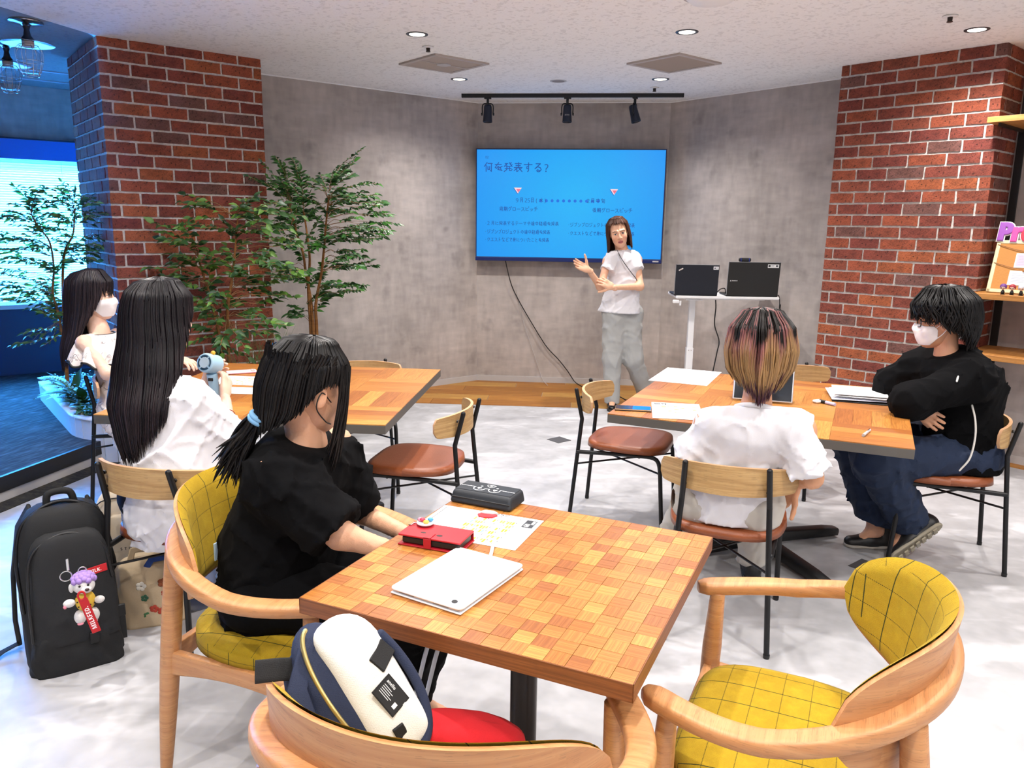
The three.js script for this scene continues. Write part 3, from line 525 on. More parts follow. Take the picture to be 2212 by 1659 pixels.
// ---------------------------------------------------------------- printed matter
const G = {   // simple stroke forms on a 10 by 10 grid: each word is one stroke, two digits to a point
  '何': '3004 2329 4191 818978 44476764', 'を': '1282 501536445457 94657588 4798', '発': '11413104 2233 607294 8071 9283 2474 1686 343709 64688897', '表': '1181 2373 0595 5055 4508 363958 5599 8667', 'す': '0292 50565849 54343656 5849', 'る': '217116447587694938476878',
  '月': '202619 20707968 2373 2676', '日': '2029 207079 2474 2878', '水': '505948 134318 8264 5498', '中': '1216 128286 1686 5059', '旬': '3004 22828979 3438 346468 3666 3868', '前': '3041 7061 0292 1419 144449 1646 1747 6467 838979',
  '期': '1016 4046 0252 1343 1545 0656 2709 3759 616659 61919989 6494 6696', 'グ': '3115 22726629 7081 9091', 'ロ': '1218 128288 1888', 'ー': '0595', 'ス': '12725619 5599', 'ピ': '111888 7315 8090918180', 'ッ': '1426 4456 847739', 'チ': '7012 0494 515629',
  '後': '3003 3306 2529 604262 814494 6547 568649 5799', 'に': '111827 4383 475898', 'テ': '2171 0494 545629', 'マ': '128256 3568', 'や': '0472947655 5062 2259', '途': '0122 042417 08275999 6033 6093 5383 3595 636858 5647 7697', '経': '200223 310535 2529 1608 3647 518154 5194 5696 7479 4999',
  '過': '0122 042417 08275999 4043 408083 6163 339398 3338 5557777555', 'ジ': '1132 0325 195884 6172 8091', 'ブ': '12726629 7081 9091', 'ン': '1234 195893', 'プ': '12726629 8090918180', 'ェ': '2575 5559 1989', 'ク': '3115 32826629', 'ト': '3039 3476', 'の': '523717144172857759',
  'エ': '1282 5258 0898', 'な': '0252 3015 7293 646849385799', 'ど': '3144 7335274989 7081 9091', 'で': '128153465879 7384 8293', '身': '4031 2126 21717969 2373 2474 0676 9319', 'つ': '0452848649', 'い': '121738 7286', 'た': '0262 3009 5494 576898', 'こ': '2272 263888', 'と': '3144 7335274989', '・': '455545',
};
function jp(ctx, text, x, y, w, h, color) {          // text inside a w by h box per character
  ctx.strokeStyle = ctx.fillStyle = color; ctx.lineCap = 'round'; ctx.lineJoin = 'round'; ctx.lineWidth = Math.max(1.6, h * 0.088);
  [...text].forEach((c, i) => {
    const ox = x + i * w + w * 0.06, s = w * 0.088, v = h / 10;
    if (!G[c]) { ctx.font = Math.round(h * 1.15) + 'px sans-serif'; ctx.textBaseline = 'alphabetic'; ctx.fillText(c, ox, y + h * 0.94); return; }
    for (const st of G[c].split(' ')) { ctx.beginPath(); for (let k = 0; k < st.length; k += 2) { const px = ox + (+st[k] + 0.5) * s, py = y + (+st[k + 1] + 0.3) * v; k ? ctx.lineTo(px, py) : ctx.moveTo(px, py); } ctx.stroke(); }
  });
}
function canvasTex(w, h, draw) { const c = document.createElement('canvas'); c.width = w; c.height = h; const x = c.getContext('2d'); draw(x, w, h); const t = new THREE.CanvasTexture(c); t.colorSpace = THREE.SRGBColorSpace; t.magFilter = THREE.LinearFilter; t.anisotropy = 8; return t; }
const quad = (w, h) => new THREE.PlaneGeometry(w, h);
const decal = (w, h, t, o = {}) => { const m = mat({ map: t, roughness: 0.7, ...o }); return [quad(w, h), m]; };
function printOn(parent, name, w, h, t, pos, rot, o) { const [g, m] = decal(w, h, t, o); const p = part(parent, name, g, m); p.position.set(...pos); p.rotation.set(...rot); return p; }

// ---------------------------------------------------------------- the big screen
{
  const turn = rad(-5.93), c = [lerp(BL[0], BR[0], 0.493), lerp(BL[1], BR[1], 0.493)];
  const o = thing('wall_screen', 'large flat screen on the back wall showing a blue slide in Japanese', 'television', [c[0] + 0.10 * Math.sin(turn), 1.69, c[1] + 0.10 * Math.cos(turn)], turn);
  const W = 1.70, H = 0.962;
  const t = canvasTex(2048, 1152, (x) => {
    x.scale(2, 2);
    const g = x.createRadialGradient(560, 260, 60, 520, 290, 620); g.addColorStop(0, '#22b2f8'); g.addColorStop(1, '#1595f4'); x.fillStyle = g; x.fillRect(0, 0, 1024, 576);
    const ink = '#134ea8', d = '#1b6fe0';
    x.fillStyle = ink; x.font = '17px sans-serif'; x.fillText('02', 46, 47);
    jp(x, '何を発表する？'.replace('？', ''), 36, 67, 55, 52, ink); x.font = '56px sans-serif'; x.fillText('?', 372, 116);
    for (const [u, v] of [[229, 216], [756, 219]]) for (const [dx, dy, col] of [[-2, 3, '#0c4fae'], [0, 0, '#ffd9e2'], [3, 1, '#f2708a']]) { const k = col === '#f2708a' ? 13 : 22; x.fillStyle = col; x.beginPath(); x.moveTo(u - k + dx, v - k * 0.7 + dy); x.lineTo(u + k + dx, v - k * 0.7 + dy); x.lineTo(u + dx, v + k * 0.75 + dy); x.fill(); }
    x.fillStyle = d; for (let k = 0; k < 11; k++) { x.beginPath(); x.arc(356 + k * 31.6, 269, 8.2, 0, 7); x.fill(); }
    jp(x, '9', 216, 255, 24, 25, ink); jp(x, '月', 238, 254, 25, 26, ink); jp(x, '25', 266, 255, 15.5, 25, ink); jp(x, '日', 298, 254, 25, 26, ink); jp(x, '(', 328, 255, 12, 25, ink); jp(x, '水', 345, 254, 27, 26, ink); jp(x, ')', 376, 255, 12, 25, ink);
    jp(x, '2', 608, 255, 24, 25, ink); jp(x, '月中旬', 628, 254, 28, 26, ink);
    jp(x, '前期グロースピッチ', 126, 302, 24, 25, ink); jp(x, '後期グロースピッチ', 641, 304, 24.4, 25, ink);
    jp(x, '・', 44, 381, 14, 23, ink); jp(x, '2月に発表するテーマや途中経過を発表', 58, 381, 23.1 * 17 / 18 + 0.5, 23, ink);
    jp(x, '・', 44, 427, 14, 23, ink); jp(x, 'ジブンプロジェクトの途中経過を発表', 58, 427, 20.9, 23, ink);
    jp(x, '・', 44, 470, 14, 23, ink); jp(x, 'クエストなどで身についたことを発表', 58, 470, 20.6, 23, ink);
    jp(x, '・', 507, 384, 14, 23, ink); jp(x, 'ジブンプロジェクトの途中経過を発表', 521, 384, 20.9, 23, ink);
    jp(x, '・', 507, 430, 14, 23, ink); jp(x, 'クエストなどで身についたことを発表', 521, 430, 20.9, 23, ink);
  });
  part(o, 'cabinet', rbox(W + 0.02, H + 0.045, 0.05, 0.006, 0, -0.012, -0.03), M.black);
  const fr = mat({ color: 0x0e2260, roughness: 0.35 });
  part(o, 'bezel', join(rbox(W + 0.02, 0.008, 0.014, 0.002, 0, H / 2 + 0.004, 0), rbox(0.008, H, 0.014, 0.002, W / 2 + 0.004, 0, 0), rbox(0.008, H, 0.014, 0.002, -W / 2 - 0.004, 0, 0)), fr);
  part(o, 'bottom_bar', rbox(W + 0.02, 0.036, 0.02, 0.004, 0, -H / 2 - 0.02, 0), fr);
  const s = part(o, 'screen', quad(W, H), mat({ color: 0x050505, map: null, emissive: 0xffffff, emissiveMap: t, emissiveIntensity: 1.0, roughness: 0.35 })); s.position.z = 0.003;
  part(o, 'badge', rbox(0.055, 0.012, 0.004, 0.001, W / 2 - 0.045, -H / 2 - 0.02, 0.011), M.base); part(o, 'wall_bracket', rbox(0.5, 0.4, 0.06, 0.004, 0, 0, -0.08), M.blackMetal);
  const l = new THREE.RectAreaLight(new THREE.Color(0.08, 0.42, 1.0), 0.55, W, H); l.position.z = 0.02; l.rotation.y = Math.PI; o.add(l);
  const cab = thing('screen_cable', 'thin black cable hanging from the big screen down to the wooden floor', 'cable', [0, 0, 0]);
  part(cab, 'cord', tube([[-0.086, 1.2, -7.40], [-0.026, 0.967, -7.397], [0.051, 0.802, -7.39], [0.187, 0.575, -7.375], [0.324, 0.365, -7.36], [0.437, 0.247, -7.35], [0.529, 0.137, -7.335], [0.60, 0.035, -7.32], [0.65, 0.01, -7.25], [0.75, 0.008, -6.9], [0.84, 0.008, -6.72], [0.95, 0.008, -6.8], [1.02, 0.008, -6.62], [1.15, 0.008, -6.62]], 0.005, 90, 6), M.black);
  const c2 = thing('screen_wire', 'fine grey wire running down the wall left of the black screen cable', 'cable', [0, 0, 0]);
  part(c2, 'cord', tube([[0.03, 0.9, -7.42], [0.10, 0.6, -7.41], [0.22, 0.25, -7.395], [0.29, 0.05, -7.38], [0.34, 0.006, -7.25]], 0.0025, 40, 5), M.base);
}
// ---------------------------------------------------------------- standing desk, laptops, webcam
{
  const turn = rad(-1.5), o = thing('standing_desk', 'narrow white standing desk with one telescopic column and a crank handle', 'desk', [1.68, 0, -6.27], turn), wm = mat({ color: 0xe9e9ea, roughness: 0.4 });
  part(o, 'desktop', rbox(0.80, 0.022, 0.40, 0.008, 0, 0.965, 0), wm);
  part(o, 'support_beam', join(rbox(0.62, 0.018, 0.07, 0.004, 0.02, 0.945, 0.02), rbox(0.13, 0.012, 0.16, 0.003, -0.235, 0.935, 0)), wm);
  part(o, 'column', rbox(0.048, 0.5, 0.048, 0.004, -0.235, 0.69, 0), wm); part(o, 'column', rbox(0.056, 0.5, 0.056, 0.004, -0.235, 0.29, 0), wm);
  part(o, 'foot', rbox(0.07, 0.03, 0.42, 0.01, -0.235, 0.018, 0), wm); part(o, 'foot', rbox(0.6, 0.03, 0.06, 0.01, -0.05, 0.018, -0.15), wm);
  part(o, 'crank_handle', join(rbox(0.05, 0.026, 0.03, 0.008, -0.40, 0.93, 0.19), cyl(0.008, 0.009, 0.035, -0.365, 0.918, 0.19)), wm);
  for (const x of [-0.008, 0.012]) part(o, 'bolt', cyl(0.004, 0.004, 0.003, -0.237 + x, 0.52, 0.029, 8, Math.PI / 2), M.grille);
}
function laptop(label, x, y, z, turn, W, D, lean, lidM, draw) {
  const o = thing('laptop', label, 'laptop', [x, y, z], turn);       // hinge line at the origin, the lid's back faces +z
  part(o, 'base', rbox(W, 0.014, D, 0.004, 0, 0.007, -D / 2), lidM); part(o, 'keyboard', box(W * 0.86, 0.001, D * 0.45, 0, 0.0146, -D * 0.35), M.black);
  const lid = part(o, 'lid', rbox(W, D, 0.007, 0.003, 0, D / 2 + 0.008, 0), lidM); lid.rotation.x = lean;
  part(lid, 'edge_line', join(box(0.003, D - 0.006, 0.008, -W / 2, D / 2 + 0.008), box(W - 0.01, 0.003, 0.008, 0, D + 0.007)), mat({ color: 0x8d8f93, roughness: 0.4, metalness: 0.4 }));
  const dsp = part(lid, 'display', box(W - 0.014, D - 0.02, 0.0005, 0, D / 2 + 0.009, -0.0038), M.black);
  draw(lid); return o;
}
const navyBlack = mat({ color: 0x0b1220, roughness: 0.5 }), softBlack = mat({ color: 0x161616, roughness: 0.5 });
laptop('navy black laptop on the left of the white standing desk', 1.43, 0.976, -6.11, rad(-2), 0.335, 0.235, 0.10, navyBlack, (lid) => {
  printOn(lid, 'logo', 0.042, 0.026, canvasTex(128, 80, (x) => { x.fillStyle = '#0b1220'; x.fillRect(0, 0, 128, 80); x.save(); x.translate(64, 40); x.rotate(-0.5); x.fillStyle = '#e8e4de'; x.fillRect(-56, -14, 112, 28); x.fillStyle = '#a8504a'; x.font = 'bold 22px sans-serif'; x.fillText('Think', -36, 8); x.restore(); }), [-0.128, 0.205, 0.0037], [0, 0, 0]);
  printOn(lid, 'sticker', 0.04, 0.024, canvasTex(128, 76, (x) => { x.fillStyle = '#e2e3e6'; x.fillRect(0, 0, 128, 76); x.fillStyle = '#556'; x.fillRect(20, 24, 34, 34); x.fillStyle = '#a8abb2'; for (let k = 0; k < 4; k++) x.fillRect(64, 20 + k * 11, 44, 5); }), [0.142, 0.219, 0.0037], [0, 0, 0]);
});
laptop('black laptop with a webcam clipped on, right side of the standing desk', 1.862, 0.976, -6.08, rad(-3), 0.395, 0.262, 0.10, softBlack, (lid) => {
  printOn(lid, 'logo', 0.068, 0.014, canvasTex(256, 52, (x) => { x.fillStyle = '#161616'; x.fillRect(0, 0, 256, 52); x.fillStyle = '#f2f2f2'; x.beginPath(); x.moveTo(24, 8); x.lineTo(46, 46); x.lineTo(2, 46); x.fill(); x.font = 'bold 34px sans-serif'; x.fillText('dynabook', 60, 40); }), [-0.145, 0.125, 0.0037], [0, 0, 0]);
  printOn(lid, 'sticker', 0.085, 0.026, canvasTex(256, 80, (x) => { x.fillStyle = '#e4e5e6'; x.fillRect(0, 0, 256, 80); x.fillStyle = '#23262b'; x.fillRect(12, 16, 50, 46); x.fillStyle = '#8d9096'; x.fillRect(78, 22, 70, 8); x.fillRect(78, 44, 60, 8); x.fillStyle = '#5a5d63'; x.fillRect(184, 16, 50, 46); }), [0.142, 0.242, 0.0037], [0, 0, 0]);
});
{
  const o = thing('webcam', 'small black webcam with blue sides clipped onto the right laptop lid', 'webcam', [1.79, 1.238, -6.085], rad(-3));
  part(o, 'body', rbox(0.094, 0.03, 0.026, 0.011, 0, 0.022, 0), M.black); part(o, 'clip', rbox(0.05, 0.02, 0.034, 0.004, 0, -0.001, 0), M.black);
  const bl = mat({ color: 0x1530a0, roughness: 0.3 }); for (const s of [-1, 1]) part(o, 'side_ring', rbox(0.006, 0.028, 0.028, 0.003, s * 0.031, 0.022, 0), bl);
  part(o, 'stand', rbox(0.04, 0.006, 0.03, 0.002, 0, 0.008, -0.008), M.black);
}
for (const [n, l, p, r] of [['laptop_cable', 'black cable looping between the two laptops on the desk', [[1.60, 0.985, -6.16], [1.615, 1.01, -6.15], [1.64, 1.03, -6.15], [1.67, 1.03, -6.16], [1.69, 0.99, -6.2]], 0.004],
  ['desk_cable', 'black cable hanging behind the desk column down to the floor', [[1.64, 0.93, -6.3], [1.646, 0.863, -6.3], [1.645, 0.725, -6.3], [1.69, 0.594, -6.3], [1.68, 0.5, -6.3], [1.658, 0.347, -6.3], [1.63, 0.15, -6.3], [1.66, 0.01, -6.33], [1.75, 0.006, -6.45]], 0.005]]) part(thing(n, l, 'cable'), 'cord', tube(p, r, 50, 6), M.black);
{ const o = thing('power_cord', 'black power cord with an inline plug hanging off the desk right end', 'cable'); part(o, 'cord', tube([[2.03, 0.985, -6.11], [2.075, 0.99, -6.09], [2.085, 0.93, -6.08], [2.09, 0.8, -6.08], [2.08, 0.5, -6.1], [2.06, 0.1, -6.12], [2.0, 0.007, -6.15]], 0.0035, 40, 6), M.black); part(o, 'inline_plug', rbox(0.018, 0.045, 0.018, 0.005, 2.09, 0.865, -6.08), M.black); part(o, 'inline_plug', rbox(0.013, 0.03, 0.013, 0.004, 2.089, 0.905, -6.08), M.black); }

// ---------------------------------------------------------------- things on the tables
const TT = TH + 0.0006;
function calendar(x, w, h) {     // portrait month sheet: a dark 09 box and SEPTEMBER at the top, coloured entries below, the rest left blank
  x.fillStyle = '#f8f8fa'; x.fillRect(0, 0, w, h); x.fillStyle = '#33363c'; x.fillRect(w * 0.06, h * 0.04, w * 0.25, h * 0.1); x.fillStyle = '#fff'; x.font = 'bold ' + Math.round(h * 0.04) + 'px sans-serif'; x.fillText('2024', w * 0.07, h * 0.078); x.font = 'bold ' + Math.round(h * 0.066) + 'px sans-serif'; x.fillText('09', w * 0.18, h * 0.128);
  x.fillStyle = '#8f929a'; x.font = Math.round(h * 0.055) + 'px sans-serif'; [...'SEPTEMBER'].forEach((c, i) => x.fillText(c, w * (0.36 + i * 0.066), h * 0.125));
  const R = rngOf(9), C = ['#f3aa2c', '#f6bf4c', '#7fc0ea', '#f3aa2c', '#f6bf4c', '#c9dc58'];
  for (let r = 0; r < 5; r++) for (let c = 0; c < 7; c++) { const px = w * (0.07 + c * 0.126), py = h * (0.20 + r * 0.092); x.fillStyle = '#5a5d64'; x.fillRect(px, py, w * 0.045, h * 0.009); if (c && R() < 0.8) { const n = 1 + Math.floor(R() * 2.4); for (let k = 0; k < n; k++) { x.fillStyle = C[Math.floor(R() * 6)]; x.fillRect(px + w * 0.005, py + h * (0.018 + k * 0.025), w * (0.07 + 0.04 * R()), h * 0.021); } } }
  x.fillStyle = '#3a3d44'; x.fillRect(w * 0.05, h * 0.955, w * 0.9, h * 0.008);
}
const calT = canvasTex(724, 1024, (x, w, h) => calendar(x, w, h)), listT = canvasTex(512, 360, (x, w, h) => { x.fillStyle = '#f7f8fa'; x.fillRect(0, 0, w, h); x.fillStyle = '#b9bfc9'; const R = rngOf(4); for (let r = 0; r < 22; r++) { let u = 24; while (u < w - 60) { const l = 10 + R() * 50; x.fillRect(u, 20 + r * 15, l, 3); u += l + 8 + R() * 20; } } });
function sheet(name, label, cat, c, w, h, turn, t, lift = 0) {       // c = centre; local x = the sheet's width, its top away from the reader
  const o = thing(name, label, cat, [c[0], TT + lift, c[1]], turn); part(o, 'paper', box(w, 0.0006, h, 0, 0.0003), M.paper);
  if (t) { const p = part(o, 'print', quad(w, h), mat({ map: t, roughness: 0.8 })); p.rotation.x = -Math.PI / 2; p.position.y = 0.0009; } return o;
}
const mid = (...p) => [p.reduce((s, q) => s + q[0], 0) / p.length, p.reduce((s, q) => s + q[1], 0) / p.length];
sheet('calendar_sheet', 'white September calendar sheet lying on the near mosaic table under the red phone case', 'paper', [-0.086, -1.9285], 0.21, 0.297, rad(-111.7), calT);
{ // printed header strip along the sheet's lower edge
  const o = thing('pencil_case', 'flat black pencil case with white line drawing at the near table far edge', 'pencil case', [-0.066, TT, -2.115], rad(-25)), bk = mat({ color: 0x1c2128, roughness: 0.55 });
  const P = [[-0.095, 0, 0.052], [0.095, 0, 0.052], [0.098, 0, -0.055], [-0.098, 0, -0.055], [-0.078, 0.036, 0.012], [0.09, 0.036, 0.012], [0.09, 0.036, -0.05], [-0.082, 0.036, -0.05]];
  const g = rbox(0.196, 0.038, 0.105, 0.01, 0, 0.019, 0, 0, 0, 0, 3), p = g.attributes.position;
  for (let i = 0; i < p.count; i++) { const k = clamp(p.getY(i) / 0.038, 0, 1); p.setZ(i, p.getZ(i) * lerp(1, 0.82, k) - 0.006 * k); p.setX(i, p.getX(i) * lerp(1, 0.93, k)); } g.computeVertexNormals();
  part(o, 'body', g, bk);
  const t = canvasTex(512, 256, (x) => {
    x.fillStyle = '#1c2128'; x.fillRect(0, 0, 512, 256); x.strokeStyle = '#f2f2f2'; x.lineWidth = 8; x.lineCap = x.lineJoin = 'round'; x.beginPath(); x.moveTo(6, 138); x.lineTo(140, 134); x.bezierCurveTo(110, 240, 240, 244, 236, 150); x.lineTo(276, 150); x.bezierCurveTo(270, 244, 400, 240, 372, 134); x.lineTo(506, 138); x.stroke();
    x.fillStyle = '#f2f2f2'; for (const u of [182, 330]) { x.beginPath(); x.arc(u, 96, 11, 0, 7); x.fill(); x.beginPath(); x.arc(u - 9, 148, 11, 0, 7); x.arc(u + 9, 148, 11, 0, 7); x.fill(); x.beginPath(); x.moveTo(u - 19, 153); x.lineTo(u + 19, 153); x.lineTo(u, 186); x.fill(); }
    x.lineWidth = 6; x.beginPath(); x.moveTo(216, 40); x.quadraticCurveTo(256, 24, 296, 40); x.quadraticCurveTo(290, 80, 256, 96); x.quadraticCurveTo(222, 80, 216, 40); x.stroke(); x.fillStyle = '#f2f2f2'; x.font = 'bold 30px serif'; x.fillText('H', 244, 70);
  });
  printOn(o, 'line_drawing', 0.172, 0.074, t, [0, 0.0385, -0.006], [-Math.PI / 2, 0, 0], { roughness: 0.55 });
  part(o, 'zip', tube([[-0.09, 0.02, 0.051], [0, 0.021, 0.0525], [0.092, 0.02, 0.051]], 0.0022, 20, 6), M.blackMetal);
}
{
  const o = thing('phone_case', 'closed red wallet phone case with a strap on the near table', 'phone case', [-0.183, TT, -1.817], rad(-20)), red = mat({ color: 0xb01624, roughness: 0.45 });
  part(o, 'cover', rbox(0.168, 0.005, 0.088, 0.002, 0, 0.0265, 0), red); part(o, 'back_cover', rbox(0.17, 0.004, 0.09, 0.0018, 0, 0.002, 0), red); part(o, 'spine', rbox(0.166, 0.024, 0.004, 0.0018, 0, 0.0145, -0.043), red);
  part(o, 'phone', rbox(0.155, 0.018, 0.076, 0.005, 0.002, 0.014, 0.002), M.black); const st = part(o, 'strap', rbox(0.02, 0.027, 0.006, 0.002, -0.004, 0.0145, 0.044), red); part(o, 'strap_tab', rbox(0.02, 0.002, 0.03, 0.001, -0.004, 0.03, 0.032), red);
  const ink = mat({ color: 0x1a1213, roughness: 0.5 }); part(o, 'print_mark', ball(0.006, 0.018, 0.029, 0.02, 1.4, 0.12, 1), ink); part(o, 'print_mark', ball(0.005, -0.028, 0.029, 0.016, 1.6, 0.12, 0.8), ink);
  const r = thing('ring_charm', 'round white charm with tiny coloured sweets on the red phone case', 'charm', [-0.215, TT + 0.0295, -1.862], 0); part(r, 'dish', lathe([[0, 0], [0.016, 0.0], [0.023, 0.005], [0.022, 0.008], [0.017, 0.006], [0, 0.006]], 24), M.white);
  for (const [c, x, y, z] of [[0xc23a52, -0.008, 0.012, -0.004], [0x4a9ccc, 0.012, 0.012, -0.006], [0xe0b04a, 0.002, 0.01, 0.006], [0xd88aa0, -0.014, 0.011, -0.008]]) part(r, 'sweet', ball(0.0065, x, y, z, 1.2, 0.8, 1, 10), mat({ color: c, roughness: 0.4 }));
  part(r, 'chain', tube([[-0.018, 0.004, -0.006], [-0.03, 0.003, -0.002], [-0.036, 0.002, 0.006], [-0.042, 0.001, 0.004]], 0.0016, 20, 5), M.chrome);
}
{
  const o = thing('rubber_charm', 'red and white flat rubber charm on the calendar sheet beside the pencil case', 'charm', [-0.062, TT + 0.001, -2.005], rad(-15));
  part(o, 'red_base', extrude([[-0.026, -0.004], [-0.014, 0.012], [0.014, 0.013], [0.027, 0], [0.018, -0.016], [-0.002, -0.021], [-0.02, -0.016]], 0.003, 0.001).rotateX(-Math.PI / 2), mat({ color: 0xb8202c, roughness: 0.4 }));
  part(o, 'white_top', place(extrude([[-0.022, 0], [-0.012, 0.013], [0.012, 0.013], [0.024, 0.004], [0.012, -0.003], [-0.01, -0.004]], 0.003, 0.001).rotateX(-Math.PI / 2), 0, 0.004, -0.006), M.white);
  part(o, 'chain', tube([[0.022, 0.004, -0.004], [0.035, 0.003, -0.010], [0.05, 0.003, -0.004], [0.064, 0.002, -0.012]], 0.002, 24, 5), M.chrome);
  const p = thing('clear_charm', 'small clear charm with pale pink print next to the red rubber charm', 'charm', [-0.005, TT + 0.001, -1.985], 0); part(p, 'plate', extrude([[-0.014, 0], [-0.006, 0.014], [0.008, 0.013], [0.015, 0], [0.004, -0.014], [-0.01, -0.01]], 0.002, 0.0006).rotateX(-Math.PI / 2), mat({ color: 0xead3d6, roughness: 0.25 }));
}
{
  const a = rad(-31), o = thing('tablet', 'white tablet in a folio case lying on the near mosaic table', 'tablet', [-0.1115, TT, -1.606], a), wt = mat({ color: 0xeef1f6, roughness: 0.45 });
  part(o, 'back_cover', rbox(0.183, 0.0035, 0.254, 0.0015, 0, 0.002, 0), wt); part(o, 'body', rbox(0.178, 0.007, 0.248, 0.003, 0, 0.0075, 0), mat({ color: 0xc6c6cc, roughness: 0.3, metalness: 0.6 }));
  const s = new THREE.Shape(), w = 0.0925, h = 0.1275, r = 0.014; s.moveTo(-w + r, -h); s.lineTo(w - r, -h); s.quadraticCurveTo(w, -h, w, -h + r); s.lineTo(w, h - r); s.quadraticCurveTo(w, h, w - r, h); s.lineTo(-w + r, h); s.quadraticCurveTo(-w, h, -w, h - r); s.lineTo(-w, -h + r); s.quadraticCurveTo(-w, -h, -w + r, -h);
  const cg = tri(new THREE.ExtrudeGeometry(s, { depth: 0.0018, bevelEnabled: true, bevelSize: 0.0008, bevelThickness: 0.0008, bevelSegments: 2 })); cg.rotateX(-Math.PI / 2); part(o, 'front_cover', place(cg, 0, 0.0115, 0), wt);
  const lens = part(o, 'camera_window', rbox(0.03, 0.002, 0.017, 0.001, 0.07, 0.0142, 0.108), mat({ color: 0xa9aab4, roughness: 0.3 })); part(lens, 'lens', cyl(0.0065, 0.0065, 0.002, 0.064, 0.0152, 0.108, 16), M.black);
  part(o, 'speaker_slot', join([-0.05, 0.04].map((x) => box(0.04, 0.002, 0.0006, x, 0.0075, 0.1243))), M.grilleDark);
  const p = thing('stylus', 'white stylus pen lying between the tablet and the calendar sheet', 'pen', [-0.042, TT + 0.005, -1.782], rad(-94)); part(p, 'barrel', place(cyl(0.0044, 0.0044, 0.11, 0, 0, 0, 14, 0, Math.PI / 2), 0, 0, 0), M.white); part(p, 'tip', place(cyl(0.0044, 0.001, 0.014, 0, 0, 0, 14, 0, -Math.PI / 2), 0.062, 0, 0), M.white);
}
// right table
sheet('printed_sheet', 'large printed sheet at the far left corner of the right table', 'paper', [0.93, -4.075], 0.30, 0.42, rad(-24.5), listT);
sheet('calendar_sheet', 'white September calendar sheet beside the blue-screened phone on the right table', 'paper', [0.714, -3.268], 0.21, 0.297, rad(-9), calT, 0.0008);
{
  const o = thing('smartphone', 'dark phone with a half blue screen at the right table corner', 'phone', [0.529, TT, -3.29], rad(-10)); part(o, 'body', rbox(0.155, 0.008, 0.075, 0.0035, 0, 0.004, 0), mat({ color: 0xb08d62, roughness: 0.3, metalness: 0.7 }));
  part(o, 'back_case', rbox(0.157, 0.004, 0.077, 0.0018, 0, 0.002, 0), M.black); printOn(o, 'display', 0.150, 0.070, canvasTex(256, 120, (x) => { x.fillStyle = '#1a0e10'; x.fillRect(0, 0, 256, 120); x.fillStyle = '#1466dc'; x.fillRect(124, 0, 132, 120); x.fillStyle = '#3a1a1c'; x.fillRect(96, 0, 28, 120); }), [0, 0.0083, 0], [-Math.PI / 2, 0, 0], { roughness: 0.15 });
}
{
  const o = thing('standing_tablet', 'dark tablet propped upright in front of the boy with bleached hair', 'tablet', [1.153, TT, -3.49], rad(-18)); const q = new THREE.Group(); q.name = 'stand_frame'; 
  const b = part(o, 'body', rbox(0.262, 0.188, 0.008, 0.0035, 0, 0.096, 0, -0.32), mat({ color: 0xc9ccd2, roughness: 0.3, metalness: 0.6 })); const s = part(o, 'display', rbox(0.25, 0.176, 0.001, 0.0004, 0, 0, 0), mat({ color: 0x20262e, roughness: 0.12 })); s.rotation.x = -0.32; s.position.set(0, 0.0975, 0.0042);
  part(o, 'rear_flap', rbox(0.25, 0.12, 0.004, 0.0015, 0, 0.06, -0.075, 0.5), M.black);
}
sheet('printed_sheet', 'white printed sheet under the loose stack before the boy in black', 'paper', [1.70, -3.68], 0.297, 0.21, rad(-20), listT);
{
  const o = thing('paper_stack', 'loose stack of white papers on a dark clip folder before the boy in black', 'paper stack', [1.645, TT + 0.0012, -3.585], rad(-21)); part(o, 'folder', rbox(0.25, 0.006, 0.24, 0.002, 0, 0.006, 0.01, 0.05), M.blackMetal);
  const R = rngOf(12); for (let k = 0; k < 5; k++) part(o, 'paper', place(box(0.235, 0.0012, 0.21), (R() - 0.5) * 0.03, 0.016 + k * 0.004, (R() - 0.5) * 0.03, 0.03 - k * 0.004, (R() - 0.5) * 0.12), M.paper);
  part(o, 'clear_file', place(box(0.24, 0.001, 0.24), -0.02, 0.013, 0, 0.03, 0.12), mat({ color: 0xdcdff0, roughness: 0.2 }));
}
{
  const o = thing('marker_pen', 'lilac marker pen beside the paper stack on the right table', 'pen', [1.437, TT + 0.008, -3.435], rad(-60)); part(o, 'barrel', cyl(0.0075, 0.0075, 0.05, 0.01, 0, 0, 14, 0, Math.PI / 2), mat({ color: 0xb7b3d8, roughness: 0.4 })); part(o, 'cap', cyl(0.0078, 0.0078, 0.035, -0.032, 0, 0, 14, 0, Math.PI / 2), M.blackMetal);
  const e = thing('correction_tape', 'small white correction tape lying next to the lilac marker pen', 'correction tape', [1.405, TT, -3.475], 0.4); part(e, 'case', rbox(0.045, 0.013, 0.03, 0.006, 0, 0.007, 0), M.white);
  const p = thing('ballpoint_pen', 'silver ballpoint pen lying alone at the front of the right table', 'pen', [1.385, TT + 0.006, -2.928], rad(53)); part(p, 'barrel', cyl(0.005, 0.0055, 0.1, 0, 0, 0, 14, 0, Math.PI / 2), mat({ color: 0xcfcfd6, roughness: 0.3, metalness: 0.3 })); part(p, 'grip', cyl(0.0058, 0.0058, 0.03, -0.04, 0, 0, 14, 0, Math.PI / 2), M.base); part(p, 'clip', rbox(0.04, 0.002, 0.003, 0.001, 0.025, 0.0065, 0), M.chrome);
}
